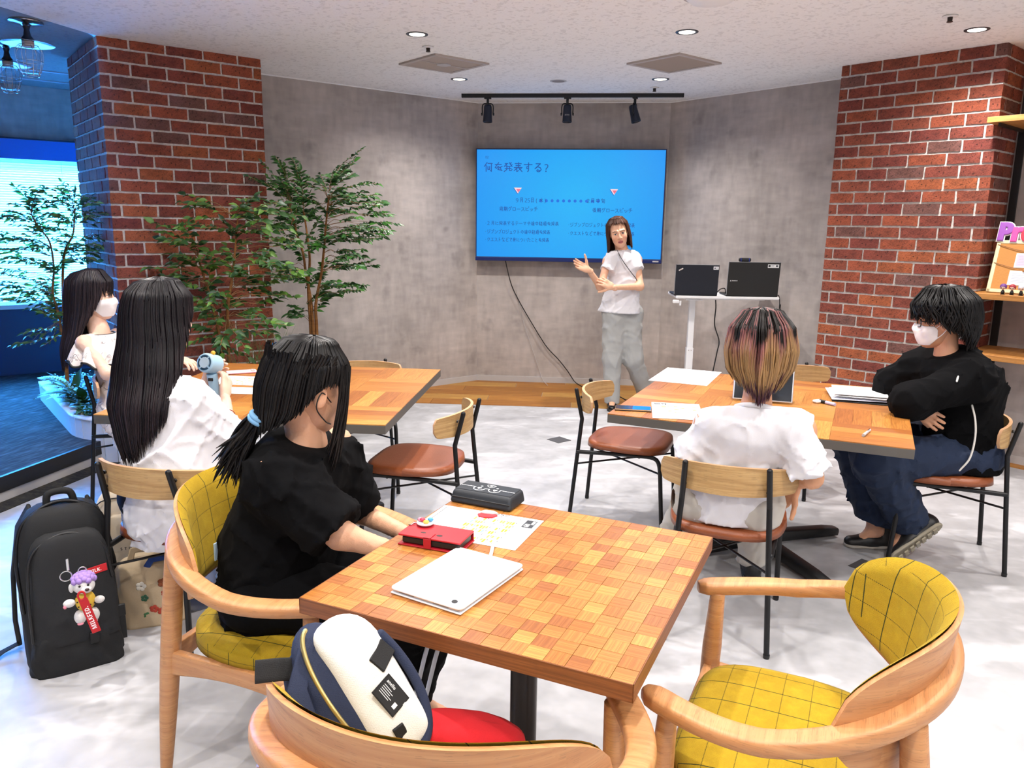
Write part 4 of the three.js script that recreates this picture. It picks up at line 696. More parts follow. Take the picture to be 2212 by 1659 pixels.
// left table
sheet('calendar_sheet', 'white September calendar sheet on the left table beyond the hand fan', 'paper', [-1.385, -3.80], 0.21, 0.297, rad(-97), calT); sheet('printed_sheet', 'blank looking white sheet below the calendar on the left table', 'paper', [-1.285, -3.56], 0.21, 0.14, rad(-4), null, 0.0008);
{
  const o = thing('smartphone', 'pale pink phone with a round ring of lenses on the left table', 'phone', [-1.42, TT, -4.0], rad(25)); part(o, 'body', rbox(0.15, 0.01, 0.072, 0.004, 0, 0.005, 0), mat({ color: 0xe6cdd2, roughness: 0.3 })); part(o, 'rim', join(rbox(0.152, 0.006, 0.074, 0.0025, 0, 0.004, 0)), mat({ color: 0xc98a96, roughness: 0.35 })); part(o, 'lens_group', join([0, 1, 2].map((k) => cyl(0.009, 0.009, 0.003, 0.055 + (k === 2 ? 0.0 : 0), 0.011, -0.02 + k * 0.02, 14))), M.grille);
}
{
  const o = thing('pouch', 'pink and navy flap pouch with a gold clasp on the left table', 'pouch', [-1.045, TT, -3.27], rad(4)), pk = mat({ color: 0xe4c3c9, roughness: 0.6 });
  part(o, 'body', rbox(0.115, 0.05, 0.07, 0.012, 0, 0.026, 0), mat({ color: 0x23283a, roughness: 0.6 })); part(o, 'flap', rbox(0.117, 0.034, 0.073, 0.012, 0, 0.054, 0.0, 0.1), pk); part(o, 'clasp', join(rbox(0.02, 0.018, 0.004, 0.0015, 0.02, 0.05, 0.038), rbox(0.02, 0.007, 0.004, 0.0015, 0.036, 0.047, 0.038, 0, 0, -0.6)), mat({ color: 0xb08a50, roughness: 0.25, metalness: 1 }));
}
{ const o = thing('smartphone', 'small phone with a charm at the near edge of the left table', 'phone', [-0.78, TT, -3.085], rad(30)); part(o, 'body', rbox(0.13, 0.009, 0.066, 0.004, 0, 0.005, 0), mat({ color: 0xd8c2b0, roughness: 0.35 })); part(o, 'display', box(0.122, 0.0005, 0.058, 0, 0.0098, 0), M.black); }

// ---------------------------------------------------------------- shelf display
{
  const sh = [2.80, -4.80], e1 = [0.742, -0.671], e2 = [0.671, 0.742], on = (a, b) => [sh[0] + e1[0] * a + e2[0] * b, sh[1] + e1[1] * a + e2[1] * b], turn = Math.atan2(-0.742, 0.671) ;
  const p = on(0.14, 0.335), o = thing('cork_board', 'framed cork pinboard leaning on the middle shelf board', 'pinboard', [p[0], 1.132, p[1]], Math.atan2(-e2[1], e2[0]));
  const q = (g, y, z = 0) => place(g, 0, y, z, 0);
  const lean = (m) => { m.rotation.x = -0.30; return m; }, W = 0.56, H = 0.33;
  lean(part(o, 'cork', box(W - 0.02, H - 0.02, 0.012, 0, H / 2, 0), mat({ color: 0xc48a4c, roughness: 0.9, bumpMap: T.brickB, bumpScale: 0.001 })));
  for (const [w, h, x, y] of [[W, 0.022, 0, 0.011], [W, 0.022, 0, H - 0.011], [0.022, H, -W / 2 + 0.011, H / 2], [0.022, H, W / 2 - 0.011, H / 2]]) lean(part(o, 'frame_strip', rbox(w, h, 0.02, 0.003, x, y, 0), mat({ color: 0xead9ae, roughness: 0.6 })));
  const note = (name, x, y, w, h, c, rz) => { const t = canvasTex(128, 100, (k) => { k.fillStyle = '#f4f4f6'; k.fillRect(0, 0, 128, 100); k.fillStyle = c; k.fillRect(8, 8, 112, 84); k.fillStyle = '#a9afc0'; for (let r = 0; r < 6; r++) k.fillRect(18, 20 + r * 11, 50 + (r * 37) % 40, 3); }); const m = part(o, name, box(w, h, 0.001, x, y, 0.0085), mat({ map: null, color: 0xf4f4f6, roughness: 0.8 })); lean(m); const d = part(m, 'note_print', quad(w, h), mat({ map: t, roughness: 0.8 })); d.position.set(x, y, 0.0094); };
  note('note', -0.10, 0.205, 0.12, 0.09, '#efc3dc'); note('note', -0.115, 0.095, 0.12, 0.09, '#dfe9f6'); note('note', 0.09, 0.2, 0.12, 0.09, '#dfe9f6');
  lean(part(o, 'string', tube([[-W / 2 + 0.01, 0.3, 0.012], [-0.12, 0.262, 0.014], [0.1, 0.255, 0.014], [W / 2 - 0.01, 0.3, 0.012]], 0.002, 30, 5), mat({ color: 0x9a6b48, roughness: 0.8 }))); lean(part(o, 'string', tube([[-W / 2 + 0.01, 0.185, 0.012], [-0.12, 0.15, 0.014], [0.1, 0.145, 0.014], [W / 2 - 0.01, 0.185, 0.012]], 0.002, 30, 5), mat({ color: 0x9a6b48, roughness: 0.8 })));
  for (const [x, y] of [[-0.09, 0.26], [-0.1, 0.148]]) lean(part(o, 'clothes_peg', rbox(0.007, 0.028, 0.012, 0.002, x, y, 0.014, 0, 0, -0.3), M.lightWood));
  const font = await new FontLoader().loadAsync('fonts/droid/droid_sans_bold.typeface.json');
  const L = [['P', 0x9a4fb4, -0.29, 0.33, 0.105], ['r', 0xd8489c, -0.215, 0.325, 0.105], ['o', 0xd02844, -0.16, 0.325, 0.105]];
  L.forEach(([c, col, x, y, s], i) => { const g = new TextGeometry(c, { font, size: s, depth: 0.006, bevelEnabled: true, bevelSize: 0.006, bevelThickness: 0.002, bevelSegments: 2, curveSegments: 6 }), b = new TextGeometry(c, { font, size: s, depth: 0.004, bevelEnabled: true, bevelSize: 0.012, bevelThickness: 0.002, bevelSegments: 2, curveSegments: 6 });
    const m = part(o, 'sign_letter', tri(g), mat({ color: col, roughness: 0.5 })); lean(m); m.position.set(0, 0, 0); m.geometry.translate(x, y, 0.014); const w = part(m, 'white_outline', tri(b), M.white); w.geometry.translate(x, y, 0.008); });
  [[0x6b3a86, 'purple'], [0xa02c34, 'red'], [0xc9ccd6, 'silver'], [0xe0b848, 'yellow'], [0xdddddd, 'white']].forEach(([c, n], i) => {
    const k = on(0.04, 0.175 + i * 0.048), f = thing('tiny_figure', 'tiny ' + n + '-haired toy figure standing on the middle shelf board', 'figurine', [k[0], 1.131, k[1]], Math.atan2(-e2[1], e2[0]) + 0.1, 'tiny toy figures on the shelf');
    part(f, 'stand', cyl(0.013, 0.013, 0.003, 0, 0.0015, 0, 16), M.black); part(f, 'body', lathe([[0, 0.003], [0.008, 0.003], [0.011, 0.012], [0.006, 0.026], [0, 0.03]], 14), M.black); part(f, 'face', ball(0.0155, 0, 0.042, 0.003, 1, 0.95, 0.9, 14), mat({ color: 0xe8c4ae, roughness: 0.6 })); part(f, 'hair', join(ball(0.0185, 0, 0.0465, -0.002, 1.05, 0.95, 1, 14), ball(0.006, -0.014, 0.04, 0.002, 0.7, 1.3, 1, 8), ball(0.006, 0.014, 0.04, 0.002, 0.7, 1.3, 1, 8)), mat({ color: c, roughness: 0.5 })); part(f, 'eye', join(ball(0.0025, -0.006, 0.039, 0.0165, 1, 1.3, 0.4, 8), ball(0.0025, 0.006, 0.039, 0.0165, 1, 1.3, 0.4, 8)), M.black);
  });
}
// ---------------------------------------------------------------- bags
const cloth = (c, r = 0.9) => mat({ color: c, roughness: r, bumpMap: T.fabricB, bumpScale: 0.0006 });
function puffy(w, h, d, e = 3, lean = 0, seed = 1, amp = 0.006) {      // soft upright box: superellipse in plan, drawn in towards the top
  const R = [0, 1, 2, 3].map((k) => hash(k, seed, 3) * 6);
  return tri(grid(48, 26, (u, v) => {
    const a = u * Math.PI * 2, ca = Math.cos(a), sa = Math.sin(a), ee = 2 / e; let ring = 1, y;
    if (v < 0.12) { ring = v / 0.12; y = 0; ring = Math.sqrt(1 - (1 - ring) ** 2) ; } else if (v > 0.8) { const k = (v - 0.8) / 0.2; ring = Math.sqrt(Math.max(0, 1 - k * k)); y = h * (0.78 + 0.22 * Math.sin(k * Math.PI / 2)); } else y = h * 0.78 * (v - 0.12) / 0.68;
    const t = y / h, n = 1 + amp / 0.1 * (Math.sin(a * 5 + t * 7 + R[0]) * 0.5 + Math.sin(a * 9 - t * 13 + R[1]) * 0.4);
    const s = (1 - 0.16 * t * t) * ring * n; return V(Math.sign(ca) * Math.abs(ca) ** ee * w / 2 * s, y, Math.sign(sa) * Math.abs(sa) ** ee * d / 2 * s + lean * t * h);
  }, true));
}
{ // black backpack: local +z is its front
  const o = thing('backpack', 'large black backpack with plush charms standing on the floor at left', 'backpack', [-1.53, 0, -2.50], rad(34)), bk = cloth(0x101114, 0.8), bk2 = cloth(0x17181b, 0.8);
  part(o, 'main_body', puffy(0.30, 0.54, 0.20, 3.2, -0.10, 3, 0.004), bk);
  part(o, 'front_pocket', place(puffy(0.26, 0.37, 0.11, 3.4, -0.10, 5, 0.004), 0.005, 0.10, 0.085), bk2); part(o, 'bottom_pocket', place(puffy(0.28, 0.15, 0.13, 3.6, -0.05, 7, 0.005), 0, 0.0, 0.085), bk);
  part(o, 'zip_line', tube([[-0.125, 0.13, 0.125], [-0.122, 0.3, 0.105], [-0.1, 0.42, 0.085], [0, 0.468, 0.07], [0.1, 0.42, 0.085], [0.125, 0.3, 0.1]], 0.005, 50, 6), M.black);
  part(o, 'top_zip', tube([[-0.14, 0.2, 0.03], [-0.145, 0.38, 0.0], [-0.11, 0.5, -0.02], [0, 0.548, -0.04], [0.11, 0.5, -0.02], [0.14, 0.38, 0.0]], 0.006, 50, 6), M.blackMetal);
  part(o, 'grab_handle', tube([[-0.04, 0.525, -0.06], [-0.03, 0.572, -0.062], [0.03, 0.572, -0.062], [0.045, 0.525, -0.06]], 0.012, 24, 8), bk);
  for (const s of [-1, 1]) part(o, 'shoulder_strap', sweep([[s * 0.09, 0.5, -0.13], [s * 0.13, 0.42, -0.185], [s * 0.16, 0.25, -0.20], [s * 0.17, 0.09, -0.17], [s * 0.165, 0.03, -0.11]].map((p) => V(...p)), () => roundSect(0.065, 0.016, 12, 4), V(1, 0, 0)), bk);
  part(o, 'strap_tail', sweep([[-0.165, 0.03, -0.11], [-0.22, 0.015, -0.10], [-0.26, 0.012, -0.05]].map((p) => V(...p)), () => roundSect(0.028, 0.004, 8, 4)), bk);
  part(o, 'side_buckle', join(rbox(0.03, 0.045, 0.012, 0.004, 0.148, 0.13, 0.03), rbox(0.022, 0.1, 0.004, 0.001, 0.15, 0.07, 0.03)), M.black); part(o, 'front_buckle', rbox(0.028, 0.04, 0.014, 0.004, 0.05, 0.11, 0.148), M.blackMetal);
  const tg = part(o, 'brand_label', rbox(0.075, 0.026, 0.003, 0.001, 0.075, 0.335, 0.1145, -0.1, 0.25, 0.06), mat({ color: 0xc01a22, roughness: 0.6 }));
  printOn(o, 'label_print', 0.07, 0.022, canvasTex(192, 60, (x) => { x.fillStyle = '#c01a22'; x.fillRect(0, 0, 192, 60); x.fillStyle = '#fff'; x.font = 'bold 44px sans-serif'; x.fillText('MILK.', 26, 46); }), [0.0756, 0.335, 0.1165], [-0.1, 0.25, 0.06]);
}
{ // plush charm hanging on the backpack front
  const o = thing('plush_charm', 'white plush dog charm with purple curls and a spotted bib on the black backpack', 'plush toy', [-1.372, 0.29, -2.318], rad(30)), fur = mat({ color: 0xf2f0ee, roughness: 1, bumpMap: T.fabricB, bumpScale: 0.002 }), pur = mat({ color: 0xa284c8, roughness: 1 });
  part(o, 'torso', ball(0.03, 0, 0.0, 0, 1, 1.15, 0.85, 18), mat({ color: 0xd9b23c, roughness: 0.8 }), 'yellow spotted bib'); const spots = []; const R = rngOf(3); for (let k = 0; k < 22; k++) { const a = R() * 6.28, b = (R() - 0.5) * 1.6; spots.push(ball(0.0028, 0.0305 * Math.cos(b) * Math.sin(a), 0.035 * Math.sin(b), 0.0262 * Math.cos(b) * Math.cos(a), 1, 1, 0.6, 6)); } part(o, 'spots', join(spots), M.black).userData.kind = 'stuff';
  part(o, 'head', ball(0.03, 0, 0.055, 0.004, 1.08, 0.9, 0.95, 20), fur); part(o, 'muzzle', ball(0.014, 0.006, 0.05, 0.03, 1.2, 0.85, 0.9, 14), fur); part(o, 'nose', ball(0.0055, 0.008, 0.055, 0.044, 1.2, 0.9, 0.8, 10), mat({ color: 0x3a2220, roughness: 0.4 })); for (const s of [-1, 1]) part(o, 'eye', ball(0.0038, s * 0.012, 0.064, 0.0295, 1, 1, 0.7, 8), M.black);
  for (let k = 0; k < 34; k++) { const a = k * 2.4, b = 0.25 + 1.0 * (k / 34), r = 0.031; part(o, 'curl', M.cg = M.cg || ball(0.0105, 0, 0, 0, 1, 1, 1, 9), pur).position.set(r * 1.05 * Math.sin(b) * Math.sin(a), 0.062 + r * Math.cos(b) * 0.95, -0.002 + r * Math.sin(b) * Math.cos(a) * 0.95); }
  for (const s of [-1, 1]) { part(o, 'leg', ball(0.019, s * 0.019, -0.05, 0.006, 0.95, 1.25, 1, 14), fur); part(o, 'paw', ball(0.009, s * 0.02, -0.069, 0.016, 1.1, 0.5, 1, 10), mat({ color: 0xe08a98, roughness: 0.9 })); }
  part(o, 'arm', ball(0.014, -0.045, 0.006, 0.012, 1.3, 0.95, 0.9, 12), fur); part(o, 'paw', ball(0.008, -0.058, -0.002, 0.018, 0.7, 0.8, 0.8, 8), mat({ color: 0xe08a98, roughness: 0.9 })); part(o, 'arm', ball(0.013, 0.04, 0.0, 0.012, 1.2, 0.95, 0.9, 12), fur); part(o, 'ear', ball(0.013, -0.036, 0.05, -0.002, 0.6, 1.2, 0.8, 10), fur);
  part(o, 'key_ring', tri(new THREE.TorusGeometry(0.012, 0.002, 8, 24).translate(0, 0.104, 0)), M.chrome);
  const t = thing('strap_tag', 'red woven key strap with white letters hanging beside the plush charm', 'key strap', [-1.33, 0.268, -2.262], rad(26)), red = mat({ color: 0xc01a22, roughness: 0.6 }); part(t, 'strap', rbox(0.026, 0.125, 0.004, 0.0012, 0, 0, 0, 0, 0, 0.24), red);
  printOn(t, 'lettering', 0.022, 0.12, canvasTex(64, 352, (x) => { x.fillStyle = '#c01a22'; x.fillRect(0, 0, 64, 352); x.save(); x.translate(50, 340); x.rotate(-Math.PI / 2); x.fillStyle = '#fff'; x.font = 'bold 54px sans-serif'; x.fillText('MILKFED.', 20, 0, 318); x.restore(); }), [0, 0, 0.0023], [0, 0, 0.24]); part(t, 'loop', tri(new THREE.TorusGeometry(0.010, 0.003, 8, 20).scale(1, 1.4, 1).translate(-0.017, 0.07, 0)), red);
  const k = thing('key_ring', 'large silver split ring clipped to the black backpack zip', 'key ring', [-1.425, 0.375, -2.315], rad(30)); part(k, 'ring', tri(new THREE.TorusGeometry(0.0165, 0.0022, 8, 30)), M.chrome); part(k, 'clip', rbox(0.008, 0.04, 0.006, 0.002, 0.008, 0.038, 0), M.chrome);
}
{ // cream zip bag standing behind the backpack and a printed tote slumped beside it
  const cream = cloth(0xd8cab4), o = thing('cream_bag', 'cream canvas bag with black lettering standing behind the black backpack', 'bag', [-1.53, 0, -2.93], rad(14));
  part(o, 'body', puffy(0.25, 0.46, 0.13, 3.6, -0.02, 11, 0.003), cream); part(o, 'front_panel', place(puffy(0.2, 0.33, 0.05, 3.6, -0.03, 12, 0.003), 0.01, 0.04, 0.062), cloth(0xcfc0a8)); for (const s of [-1, 1]) part(o, 'strap', sweep([[s * 0.06, 0.3, 0.085], [s * 0.06, 0.42, 0.06], [s * 0.055, 0.468, 0.01]].map((p) => V(...p)), () => roundSect(0.03, 0.005, 10, 4), V(1, 0, 0)), cream);
  part(o, 'piping', tube([[-0.105, 0.1, 0.058], [-0.105, 0.36, 0.05], [-0.07, 0.425, 0.045], [0.07, 0.425, 0.045], [0.105, 0.36, 0.05], [0.105, 0.1, 0.058]], 0.0025, 40, 6), M.black);
  printOn(o, 'lettering', 0.13, 0.02, canvasTex(256, 40, (x) => { x.fillStyle = '#cfc0a8'; x.fillRect(0, 0, 256, 40); x.fillStyle = '#222'; x.font = 'bold 30px sans-serif'; [...'STUART'].forEach((c, i) => x.fillText(c, 70 + i * 30, 32)); }), [0.012, 0.235, 0.0805], [-0.04, 0, 0.03]);
  const b = thing('tote_bag', 'beige cloth tote with small stitched flowers slumped under the chair', 'bag', [-1.375, 0, -2.75], rad(18)), bg = cloth(0xc0ab8c); part(b, 'body', puffy(0.26, 0.245, 0.17, 2.6, -0.10, 17, 0.009), bg); part(b, 'handle', sweep([[-0.07, 0.2, 0.02], [-0.05, 0.275, -0.01], [0.03, 0.285, -0.02], [0.08, 0.21, -0.02]].map((p) => V(...p)), () => roundSect(0.025, 0.006, 10, 4), V(0, 0, 1)), bg); part(b, 'handle', sweep([[-0.02, 0.19, 0.03], [0.02, 0.255, 0.05], [0.075, 0.25, 0.03], [0.1, 0.19, 0.0]].map((p) => V(...p)), () => roundSect(0.025, 0.006, 10, 4), V(0, 0, 1)), cloth(0x1f3a78));
  const st = (c, x, y, r) => part(b, 'stitched_flower', join([0, 1, 2, 3, 4].map((k) => ball(r * 0.5, x + r * 0.6 * Math.cos(k * 1.257), y + r * 0.6 * Math.sin(k * 1.257), 0.088 - y * 0.16 + 0.004, 1, 1, 0.25, 7))), mat({ color: c, roughness: 0.8 }));
  st(0xb0402e, 0.02, 0.07, 0.016); st(0xb0402e, 0.045, 0.06, 0.014); st(0xd8d4c8, -0.02, 0.16, 0.018); st(0x4a7a50, -0.005, 0.05, 0.012); st(0x2e5a40, -0.01, 0.115, 0.013); st(0xb0402e, 0.06, 0.125, 0.013); st(0x8c4a28, 0.055, 0.165, 0.018);
}
{ // dumpling shaped cross-body bag leaning in the foreground chair
  const o = thing('crossbody_bag', 'white and navy cross-body bag with gold zip lying in the foreground armchair', 'bag', [-0.272, 0.655, -1.285], 0), navy = cloth(0x18233f, 0.8), wht = cloth(0xe6e4de, 0.7), blk = cloth(0x141416, 0.8);
  const e1 = V(0.60, -0.76, 0.16).normalize(), n = V(0.42, 0.42, 0.80), nn = n.clone().addScaledVector(e1, -n.dot(e1)).normalize(), e2 = nn.clone().cross(e1).normalize(), q = new THREE.Quaternion().setFromRotationMatrix(new THREE.Matrix4().makeBasis(e1, e2, nn)); o.quaternion.copy(q);
  const dome = (L, Wd, D, z, pw = 2.4) => tri(grid(44, 16, (u, v) => { const a = u * Math.PI * 2, r = Math.sin(v * Math.PI / 2), ca = Math.cos(a), sa = Math.sin(a), e = 2 / pw; return V(Math.sign(ca) * Math.abs(ca) ** e * L * r, Math.sign(sa) * Math.abs(sa) ** e * Wd * r + 0.008 * Math.sin(a * 3 + 1) * r, z + D * Math.cos(v * Math.PI / 2) * (1 + 0.1 * Math.sin(u * 20) * r)); }, true));
  part(o, 'body', tri(grid(44, 24, (u, v) => { const a = u * Math.PI * 2, b = v * Math.PI, r = Math.sin(b) ** 0.7, k = 1 + 0.05 * Math.sin(a * 6 + b * 5); return V(Math.cos(a) * 0.15 * r * k, Math.sin(a) * 0.098 * r * k - 0.012, -0.03 - 0.06 * Math.cos(b) * -1); }, true)), navy);
  part(o, 'front_panel', place(dome(0.142, 0.062, 0.042, 0.012), 0, 0.024, 0), wht);
  part(o, 'gold_zip', tube(Array.from({ length: 20 }, (_, i) => { const a = Math.PI * (1.02 + 0.96 * i / 19); return [Math.cos(a) * 0.152, Math.sin(a) * 0.045 - 0.012, 0.026 - 0.01 * Math.abs(Math.cos(a))]; }), 0.0045, 60, 8), mat({ color: 0xc8b478, roughness: 0.3, metalness: 0.8 }));
  part(o, 'navy_binding', tube(Array.from({ length: 24 }, (_, i) => { const a = Math.PI * (-0.12 + 0.75 * i / 23); return [Math.cos(a) * 0.146, Math.sin(a) * 0.068 + 0.024, 0.02]; }), 0.0095, 60, 8), navy);
  part(o, 'webbing_patch', rbox(0.036, 0.05, 0.006, 0.002, -0.03, 0.062, 0.043, -0.5, 0, 0.25), blk); part(o, 'webbing_patch', rbox(0.05, 0.022, 0.006, 0.002, 0.105, 0.008, 0.036, 0.15, 0.5, -0.1), blk);
  const lb = part(o, 'brand_label', rbox(0.062, 0.045, 0.002, 0.0008, 0.032, 0.03, 0.0555, -0.12, 0.16, 0.1), blk); printOn(o, 'label_print', 0.058, 0.041, canvasTex(256, 180, (x) => { x.fillStyle = '#17181b'; x.fillRect(0, 0, 256, 180); x.fillStyle = '#e8e8e8'; x.font = 'bold 34px sans-serif'; x.fillText('anello', 20, 46); for (let k = 0; k < 5; k++) x.fillRect(22, 66 + k * 16, 90 + (k * 31) % 50, 5); x.fillRect(190, 100, 36, 44); }), [0.0322, 0.0302, 0.057], [-0.12, 0.16, 0.1]);
  part(o, 'strap', sweep([[-0.10, -0.055, -0.02], [-0.125, -0.085, -0.005], [-0.15, -0.12, 0.0]].map((p) => V(...p)), () => roundSect(0.04, 0.006, 10, 4), V(0, 0, 1)), blk);
  part(o, 'strap', sweep([[-0.12, -0.03, 0.0], [-0.08, -0.085, 0.02], [0.0, -0.11, 0.02], [0.08, -0.1, 0.0]].map((p) => V(...p)), () => roundSect(0.036, 0.008, 10, 4), V(0, 0, 1)), navy);
  const r = thing('red_pouch', 'bright red cloth pouch with a cream zip beside the cross-body bag', 'pouch', [-0.10, 0.505, -1.33], rad(20)); part(r, 'body', place(puffy(0.26, 0.12, 0.12, 2.6, -0.02, 23, 0.004), 0, -0.06, 0, 0, 0, -0.35), cloth(0xc4141e)); part(r, 'zip', tube([[-0.1, 0.07, 0.04], [-0.02, 0.045, 0.055], [0.08, 0.0, 0.055]], 0.003, 24, 6), cream2());
  function cream2() { return mat({ color: 0xe0cfa8, roughness: 0.6 }); }
}
// ---------------------------------------------------------------- planter and plants
const TREE2 = [[-2.03,1.61,-5.07],[-1.96,1.52,-5.04],[-1.89,1.46,-5.03],[-1.72,1.58,-4.99],[-1.67,1.54,-5.04],[-1.55,1.61,-5.0],[-1.54,1.58,-5.21],[-2.22,1.41,-5.11],[-2.08,1.37,-4.99],[-2.03,1.34,-5.06],[-1.64,1.44,-5.0],[-1.58,1.44,-5.19],[-1.51,1.39,-5.11],[-1.79,1.35,-5.16],[-1.89,1.3,-5.09],[-2.01,1.26,-5.08],[-2.25,1.22,-5.22],[-2.17,1.13,-5.17],[-2.31,1.13,-5.15],[-1.62,1.26,-5.0],[-1.52,1.23,-5.04],[-1.51,1.18,-5.18],[-1.78,1.17,-5.03],[-1.77,1.13,-5.19],[-2.05,1.08,-5.07],[-1.6,1.03,-5.19],[-1.7,1.04,-5.22],[-1.91,1.02,-5.01],[-2.06,0.96,-5.17],[-1.79,0.89,-5.17],[-1.57,0.88,-4.98],[-1.94,0.9,-5.01],[-2.03,0.79,-5.15],[-1.81,0.8,-4.99],[-1.94,0.7,-5.09],[-1.71,0.84,-5.06]];
const TREE2A = [[-1.9,0.54,-5.12],[-1.88,0.93,-5.1],[-1.85,1.09,-5.11],[-1.81,1.3,-5.1],[-1.78,1.51,-5.1]];
const TREE2B = [[-1.91,0.66,-5.13],[-1.96,0.78,-5.13],[-1.99,0.95,-5.13],[-2.01,1.05,-5.13],[-2.05,1.19,-5.14],[-2.06,1.26,-5.13]];
const TREE3 = [[-1.67,1.82,-5.54],[-1.63,1.84,-5.72],[-1.49,1.8,-5.52],[-1.43,1.8,-5.62],[-1.34,1.77,-5.63],[-1.21,1.81,-5.47],[-1.19,1.87,-5.58],[-1.16,1.75,-5.63],[-1.08,1.69,-5.58],[-1.01,1.62,-5.51],[-0.98,1.56,-5.7],[-1.63,1.71,-5.43],[-1.64,1.7,-5.71],[-1.49,1.68,-5.5],[-1.39,1.65,-5.47],[-1.32,1.66,-5.71],[-1.18,1.65,-5.48],[-1.12,1.6,-5.61],[-1.64,1.62,-5.55],[-1.6,1.59,-5.72],[-1.46,1.58,-5.71],[-1.31,1.57,-5.67],[-1.13,1.53,-5.43],[-1.07,1.46,-5.66],[-1.01,1.41,-5.49],[-1.08,1.39,-5.44],[-1.17,1.45,-5.44],[-1.35,1.45,-5.62],[-1.62,1.52,-5.61],[-1.53,1.49,-5.56],[-1.61,1.34,-5.49],[-1.6,1.32,-5.69],[-1.15,1.31,-5.5],[-1.23,1.38,-5.48],[-1.36,1.35,-5.46],[-1.29,1.23,-5.71],[-1.14,1.21,-5.44],[-1.13,1.21,-5.69],[-1.59,1.17,-5.62],[-1.61,1.12,-5.54],[-1.48,1.11,-5.44],[-1.44,1.09,-5.62],[-1.25,1.07,-5.44],[-1.18,1.06,-5.56],[-1.34,0.98,-5.63],[-1.39,0.92,-5.62],[-1.57,0.85,-5.67]];
const TREE3A = [[-1.46,0.57,-5.58],[-1.46,0.78,-5.57],[-1.46,1.06,-5.55],[-1.44,1.24,-5.54],[-1.46,1.42,-5.57],[-1.48,1.57,-5.58]];
const TREE3B = [[-1.44,0.58,-5.54],[-1.44,0.78,-5.56],[-1.45,0.96,-5.56],[-1.48,1.15,-5.57],[-1.49,1.28,-5.56],[-1.52,1.4,-5.55],[-1.56,1.56,-5.56]];
const TREE3C = [[-1.42,0.57,-5.56],[-1.42,0.78,-5.58],[-1.41,0.92,-5.54],[-1.37,1.15,-5.58],[-1.34,1.33,-5.56],[-1.32,1.48,-5.55],[-1.3,1.66,-5.57]];
const TREE1 = [[-3.16,1.67,-5.18],[-3.06,1.67,-5.13],[-2.99,1.67,-5.21],[-2.88,1.67,-5.17],[-3.34,1.59,-5.33],[-3.2,1.56,-5.25],[-3.16,1.57,-5.32],[-2.96,1.61,-5.16],[-2.95,1.61,-5.28],[-2.84,1.61,-5.25],[-2.72,1.6,-5.12],[-3.31,1.49,-5.15],[-3.2,1.5,-5.13],[-3.19,1.48,-5.25],[-3.1,1.5,-5.24],[-2.98,1.51,-5.18],[-2.92,1.53,-5.24],[-3.39,1.37,-5.28],[-3.41,1.3,-5.26],[-3.31,1.37,-5.32],[-3.17,1.4,-5.26],[-2.98,1.42,-5.12],[-2.89,1.4,-5.13],[-2.81,1.5,-5.21],[-2.82,1.38,-5.24],[-2.81,1.4,-5.27],[-2.88,1.3,-5.33],[-3.35,1.3,-5.29],[-3.16,1.31,-5.17],[-3.04,1.31,-5.15],[-3.01,1.31,-5.27],[-2.85,1.31,-5.17],[-2.79,1.28,-5.17],[-3.26,1.22,-5.19],[-3.13,1.19,-5.2],[-2.98,1.21,-5.18],[-2.93,1.24,-5.27],[-3.22,1.1,-5.19],[-3.17,1.09,-5.29],[-3.08,1.13,-5.24],[-3.33,1.06,-5.17],[-3.29,1.02,-5.19],[-3.22,1.04,-5.28],[-3.34,0.97,-5.13],[-3.32,0.98,-5.2],[-3.23,0.96,-5.22],[-3.19,1.0,-5.35],[-3.08,0.93,-5.22],[-3.21,0.88,-5.29],[-3.1,0.85,-5.2],[-3.3,0.67,-5.24],[-3.16,0.71,-5.16],[-3.1,0.71,-5.2]];
const TREE1A = [[-3.07,0.42,-5.24],[-3.08,0.75,-5.25],[-3.09,0.88,-5.25],[-3.11,1.01,-5.25],[-3.08,1.18,-5.24],[-3.1,1.36,-5.25],[-3.15,1.44,-5.24],[-3.19,1.52,-5.24]];
const TREE1B = [[-3.08,1.13,-5.25],[-3.0,1.27,-5.24],[-2.93,1.4,-5.24],[-2.91,1.53,-5.25]];
